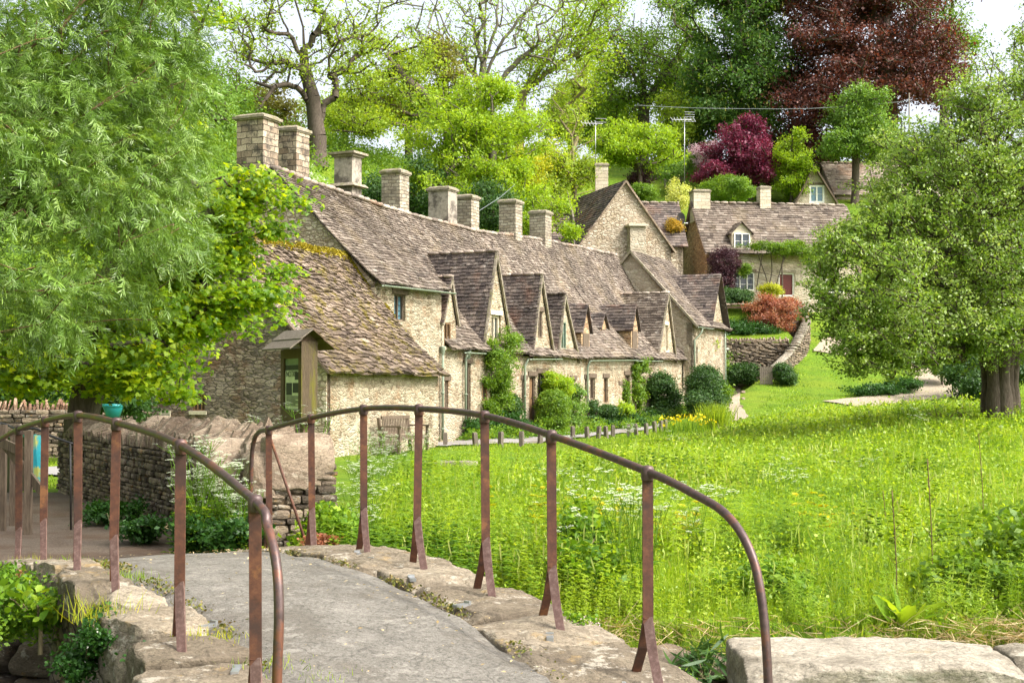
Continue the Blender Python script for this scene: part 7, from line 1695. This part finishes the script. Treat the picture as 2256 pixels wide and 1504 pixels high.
# planting at the foot of the terrace, soil and litter
g = np.random.default_rng(780); n = 1500; s_ = g.uniform(4.6, 28.5, n); t_ = -g.random(n)**.7*1.5 - .05; x = F0[0]+U[0]*s_+NIN[0]*t_; y = F0[1]+U[1]*s_+NIN[1]*t_
k = pnoise(x, y, .9, 1.0) > -.12; x, y = x[k], y[k]; C_ = np.stack([x, y, gz(x,y) + (.35*g.random(len(x))**1.3*(1+1.2*pnoise(x, y, .7, 6.0))).clip(.02,.8)], 1)
tag(leaves('border_foliage', None, C_, np.tile([[.3,-.3,.6]], (len(x),1)), 26, .10, .07, LEAF, M['herb'], g), 'mixed low border foliage along the foot of the terrace walls', 'border foliage', kind='stuff')
g = np.random.default_rng(781); n = 420; a_ = g.uniform(-1, 6.2, n); q_ = np.where(g.random(n) < .6, .40 + .12*g.normal(size=n), g.uniform(-.6,.5,n)); P_ = np.array([tuple(bp(a, q) + Vector((0,0,.02))) for a, q in zip(a_, q_)]); P_[:,2] += .022
tag(scatter('leaf_litter', *LEAF, P_, frames(np.tile([[0,0,1.]],(n,1)) + g.normal(size=(n,3))*.25, g=g), g.uniform(.008,.028,n), g.random(n), M['dead']), 'scattered dead leaf litter and grit on the bridge deck', 'litter', kind='stuff')
g = np.random.default_rng(782); n = 5200; a_ = g.uniform(-1.2, 6.3, n); sd2 = g.random(n) < .5; q_ = np.where(sd2, .56 + .035*g.normal(size=n), -.74 + .05*g.normal(size=n)); k = np.array([noise.noise(Vector((a*1.9, b, 1.0))) > -.02 for a, b in zip(a_, sd2)]); a_, q_ = a_[k], q_[k]
P_ = np.array([tuple(bp(a, q)) for a, q in zip(a_, q_)]); P_[:,2] += g.uniform(.0,.03,len(P_))
tag(scatter('moss', *ROUND, P_, frames(g.normal(size=(len(P_),3)) + [0,0,.9], g=g), g.uniform(.008,.024,len(P_)), g.random(len(P_)), M['moss_green']), 'moss and dirt in the joints between the tarmac and the edge slabs', 'moss', kind='stuff')
# cow parsley: three plants, copied
def parsley(seed, h, label):
    r = random.Random(seed); mb = MB(); fl = MB()
    root = bpy.data.objects.new('cow_parsley', None)
    for b in range(r.randint(4, 6)):
        a = r.uniform(0, 6.28); top_ = Vector((math.cos(a)*r.uniform(.05,.28)*h, math.sin(a)*r.uniform(.05,.28)*h, h*r.uniform(.7,1))); mid = Vector((0,0,h*.35))
        mb.tube([mid - Vector((0,0,.001)), mid.lerp(top_, .5) + Vector((0,0,.03)), top_], .0035, 4)
        for k in range(r.randint(3, 5)):
            e = top_ + Vector((r.gauss(0,.055), r.gauss(0,.055), r.uniform(.0,.05))); mb.tube([top_ - Vector((0,0,.06)), e], .002, 3)
            for j in range(9):
                c = e + Vector((r.gauss(0,.016), r.gauss(0,.016), r.uniform(-.004,.008))); s_ = r.uniform(.008,.014)
                fl.add([c+Vector((-s_,0,0)), c+Vector((0,-s_,.003)), c+Vector((s_,0,0)), c+Vector((0,s_,.003))], [(0,1,2,3)], r.random())
    mb.tube([(0,0,-.05),(0,0,h*.4)], .006, 5)
    for k in range(70):
        z = r.uniform(.03,.6)*h; a = r.uniform(0, 6.28); rr = r.uniform(.04,.28)*h*(1.1 - z/h); c = Vector((math.cos(a)*rr, math.sin(a)*rr, z)); s_ = r.uniform(.02,.045); d = Vector((math.cos(a), math.sin(a), .2)).normalized(); y = d.cross(UP).normalized()
        mb.add([c-d*s_, c-y*s_*.45+UP*.006, c+d*s_*1.3-UP*.01, c+y*s_*.45+UP*.006], [(0,1,2,3)], r.random())
    COL.objects.link(root); tag(root, label, 'cow parsley', 'cow parsley plants in flower')
    build('stems', mb, M['herb'], root); build('blossom', fl, M['white_flower'], root)
    return root
spots = []
for (u, v, Y, n_, su, sY, hh) in ((455,1200,12.6,16,45,.35,1.0),(520,1195,12.3,9,30,.25,.8),(800,1120,16,12,45,2.0,.8),(850,1050,22,10,50,2.5,.8),(640,975,14.6,8,50,.3,1.25),(800,1010,28,7,40,1.5,.8),(930,1000,30,6,30,1.0,.7),(1350,1260,11.5,8,110,1.0,.8),(1480,1180,14,7,120,2,.7),(1290,1100,17,6,90,2,.7),(800,1190,13.2,6,25,.6,.6),(1850,1060,20,6,200,4,.7),(1400,980,32,5,200,6,.7),(1950,920,36,8,120,5,.8)):
    for k in range(n_):
        Y_ = Y + rnd.uniform(-sY, sY); x = px_x(u + rnd.uniform(-su, su), Y_); spots.append((x, Y_, hh*rnd.uniform(.75,1.15), u))
near_what = lambda u, Y: ('at the foot of the jagged wall' if u in (455,520) else 'behind the jagged wall below the notice board' if u == 640 else 'near the garden bench' if Y > 26 and u < 1000 else 'in the meadow behind the bridge railing' if u < 1000 else 'out in the open meadow')
pr = []
for i, (x, y, hh, u) in enumerate(spots):
    y = max(y, 9.4) if x > 0 else y
    lab = 'white flowering cow parsley ' + near_what(u, y)
    if i < 3: o = parsley(800+i, 1.0, lab); pr.append(o); o.location = (x, y, gzf(x,y)); o.scale = (hh,)*3
    else: o = copy_thing(pr[i % 3], (x, y, gzf(x, y)), rnd.uniform(0, 6.28), lab, hh)
    o['group'] = 'cow parsley ' + near_what(u, y)

# ---- near plants
def bank(name, lab, cat, L, mat, ncl, m, sig, size, seed, shape=LEAF, flower=None, **k):
    g = np.random.default_rng(seed); B = blobs_px(L); c = B[0][0]; root = thing(name, lab, cat, (c[0], c[1], c[2]-B[0][1][2]))
    cent, dirs = sample_blobs(B, ncl, g, .4, .45, 5)
    leaves('foliage', root, cent, dirs, m, sig, size, shape, M[mat], g, upb=.9, out=.5)
    branches(root, [(c[0], c[1], c[2]-B[0][1][2]), (c[0], c[1], c[2])], .012, cent[:60], g, M['bark_gold'], step=.12, tip=.002, name='stems', rmin=.0015)
    if flower:
        c2, d2 = sample_blobs(B, flower[1], g, .98, .25); leaves('blossom', root, c2, d2, 4, flower[2], flower[2], ROUND, M[flower[0]], g, upb=1.0)
    return root
bank('bank_plants','leafy plants spilling over the left corner of the bridge','plants',[(60,1290,8.9,110,40,.3),(50,1350,8.6,90,50,.25),(150,1320,8.6,50,40,.2),(-30,1400,8.3,60,60,.3)],'herb',300,24,.05,.03,721,LEAF,flower=('white_flower',18,.010))
bank('broad_leaved_plant','pale green broad leaved plant low on the left bridge corner','plant',[(90,1380,8.3,50,60,.15),(30,1300,8.4,40,30,.15)],'herb',20,9,.06,.055,739,ROUND)
bank('red_valerian','small cluster of deep red flowers at the left edge of the kerb','flowers',[(45,1262,8.8,9,6,.04)],'leaf_red',6,9,.014,.014,740,ROUND)
bank('trailing_plant','small leaved trailing plant with tiny white flowers on the bridge face','plants',[(240,1410,7.2,60,50,.16),(330,1460,6.9,40,40,.12),(180,1450,7.3,60,50,.15)],'herb_dark',260,26,.03,.018,722,ROUND,flower=('white_flower',40,.008))
bank('wall_plants','ferny green plants at the foot of the jagged wall','plants',[(440,1180,12.4,60,40,.3),(530,1185,12.2,50,35,.3),(330,1160,14.3,50,22,.3),(250,1130,16.3,50,18,.3)],'herb_dark',420,26,.06,.05,723)
bank('stonecrop','pale pink stonecrop cushion round a railing foot','plants',[(1290,1375,7.75,35,14,.12),(1250,1360,7.8,25,10,.1)],'herb',80,24,.02,.016,724,ROUND,flower=('pink_flower',50,.009))
bank('stonecrop','reddish stonecrop at the far end of the meadow side slabs','plants',[(710,1196,11.4,34,10,.12)],'leaf_red',70,24,.03,.022,725,ROUND)
bank('fern','dark hart\'s tongue ferns in the shadow over the stream','fern',[(1540,1470,8.7,70,30,.1),(1590,1450,8.9,50,20,.1)],'leaf_dark',26,10,.05,.13,726,LANCE)
bank('green_plant','small yellow green plant beside the foot of the last railing post','plants',[(1500,1496,7.2,18,12,.06)],'herb',26,16,.02,.02,727)
bank('nettles_clump','young nettles growing between the bridge end and the jagged wall','plants',[(735,1160,12.5,40,40,.3),(700,1185,12.3,30,20,.2)],'herb',130,26,.06,.06,728,LEAF)
for i, (L, sd_, lab) in enumerate((([(2150,1290,10.4,110,90,.5),(2240,1230,10.8,70,110,.5),(2080,1350,10,80,40,.3)],731,'bramble bush with toothed leaves at the right edge of the meadow'),([(1700,1300,10.6,90,50,.4),(1600,1320,10.6,60,40,.3)],732,'leafy green scrub in the meadow above the slab wall'),([(1290,1280,10.6,50,70,.4),(1290,1170,12,40,40,.4)],733,'dark leafy clump behind the tallest meadow side post'))):
    bank('bramble' if i == 0 else 'scrub_plant', lab, 'bush', L, ('leaf_green','herb','herb')[i], 320, 20, .07, .062, sd_, LEAF)
# big dock leaves
g = np.random.default_rng(741); root = thing('dock_plant', 'broad leaved dock plant behind the slab wall', 'plant', at(1985,1395,9.5)); c = np.array([px_x(1985,9.5), 9.5, 0.0]); n = 14; a = g.uniform(0,6.28,n); d = np.stack([np.cos(a)*.7, np.sin(a)*.7, g.uniform(.3,1.2,n)],1)
scatter('leaves', [(0,0,0),(.25,-.13,.03),(.6,-.16,.02),(.85,-.08,-.03),(1,0,-.1),(.85,.08,-.03),(.6,.16,.02),(.25,.13,.03),(.5,0,-.03)], [(0,1,8),(1,2,8),(2,3,8),(3,4,8),(4,5,8),(5,6,8),(6,7,8),(7,0,8)], c + g.normal(size=(n,3))*[.03,.03,0], frames_dir(d, g, .7), g.uniform(.22,.38,n), g.uniform(.5,1,n), M['herb'], root)
for i, (u, Y, v0, v1, lab) in enumerate(((1965,9.9,1080,1390,'tall dry brown stalk above the dock leaves'),(2043,10.3,1010,1330,'tall thin dead stalk between the dock leaves and the brambles'),(2156,14,955,1190,'tallest dead reddish stalk near the right edge of the meadow'),(1945,15,1080,1250,'short dead stalk far out in the meadow grass'))):
    a, b = at(u+12, v1, Y), at(u, v0, Y); mb = MB(); g = random.Random(i); mb.tube(smooth_pts([Vector((a.x,a.y,gzf(a.x,a.y))), a, a.lerp(b,.5)+Vector((.01,0,0)), b], 5), [.006]*8+[.004]*8, 5)
    for k in range(9):
        f = g.uniform(.3,1); p_ = a.lerp(b, f); mb.tube([p_, p_+Vector((g.gauss(0,.05), g.gauss(0,.03), .06))], .0018, 3)
    tag(build('dry_stalk', mb, M['bark_willow'], None, True), lab, 'dead stalk', 'dead stalks in the meadow')
# tufts and moss on the bridge stones
def tuft(name, lab, a, q, n, h, mat, seed, sp=.1):
    g = np.random.default_rng(seed); p = bp(a, q); an = g.uniform(0,6.28,n); ln = np.abs(g.normal(size=n))*.6
    d = np.stack([np.cos(an)*ln, np.sin(an)*ln, np.ones(n)], 1); P = np.array(p) + np.stack([g.normal(0,sp,n), g.normal(0,sp*.7,n), np.full(n,.0)], 1)
    return tag(scatter(name, *BL3, P, frames_dir(d, g, .2), np.stack([g.uniform(.4,1,n)*h, np.full(n,.0035), g.uniform(.4,1,n)*h], 1), g.random(n), M[mat]), lab, 'grass tuft', 'grass tufts on the bridge stones')
for i, (a, q, n, h, m_, lab) in enumerate(((1.55,-.86,130,.09,'yellow_leaf','yellowish grass tuft near the foot of the second nearest overgrown side post'),(1.1,-.72,90,.07,'meadow','green grass tuft on the kerb just before the second nearest overgrown side post'),(3.3,-.85,160,.08,'meadow','grass tuft beside the middle post of the overgrown side'),(4.2,-1.0,220,.09,'meadow','thick grass tuft under the fourth overgrown side post'),
        (2.1,-1.25,110,.20,'yellow_leaf','long yellow blades hanging from the outer face of the kerb'),(5.3,.75,120,.07,'yellow_leaf','short dry tuft by the brace at the far end of the meadow side'),(.9,-.55,80,.05,'meadow','small weeds in the joint between tarmac and kerb'),(5.9,-.95,180,.12,'yellow_leaf','reddish yellow tuft at the farthest overgrown side post'))):
    tuft('grass_tuft', lab, a, q, n, h, m_, 760+i)
# rusty drain pipe under the kerb
mb = MB(); c = bp(1.75,-1.22,-.26); mb.tube([c, c + (-BR)*.16 + Vector((0,0,-.02)), c + (-BR)*.30 + Vector((0,0,-.08))], .07, 16); mb.lathe(c + (-BR)*.16 + Vector((0,0,-.05)), [(.06,-.05),(.088,-.04),(.088,.03),(.06,.04)], 16)
tag(build('drain_pipe', mb, M['rust'], None, True), 'rusty iron drain pipe sticking out of the bridge face below the kerb', 'pipe')
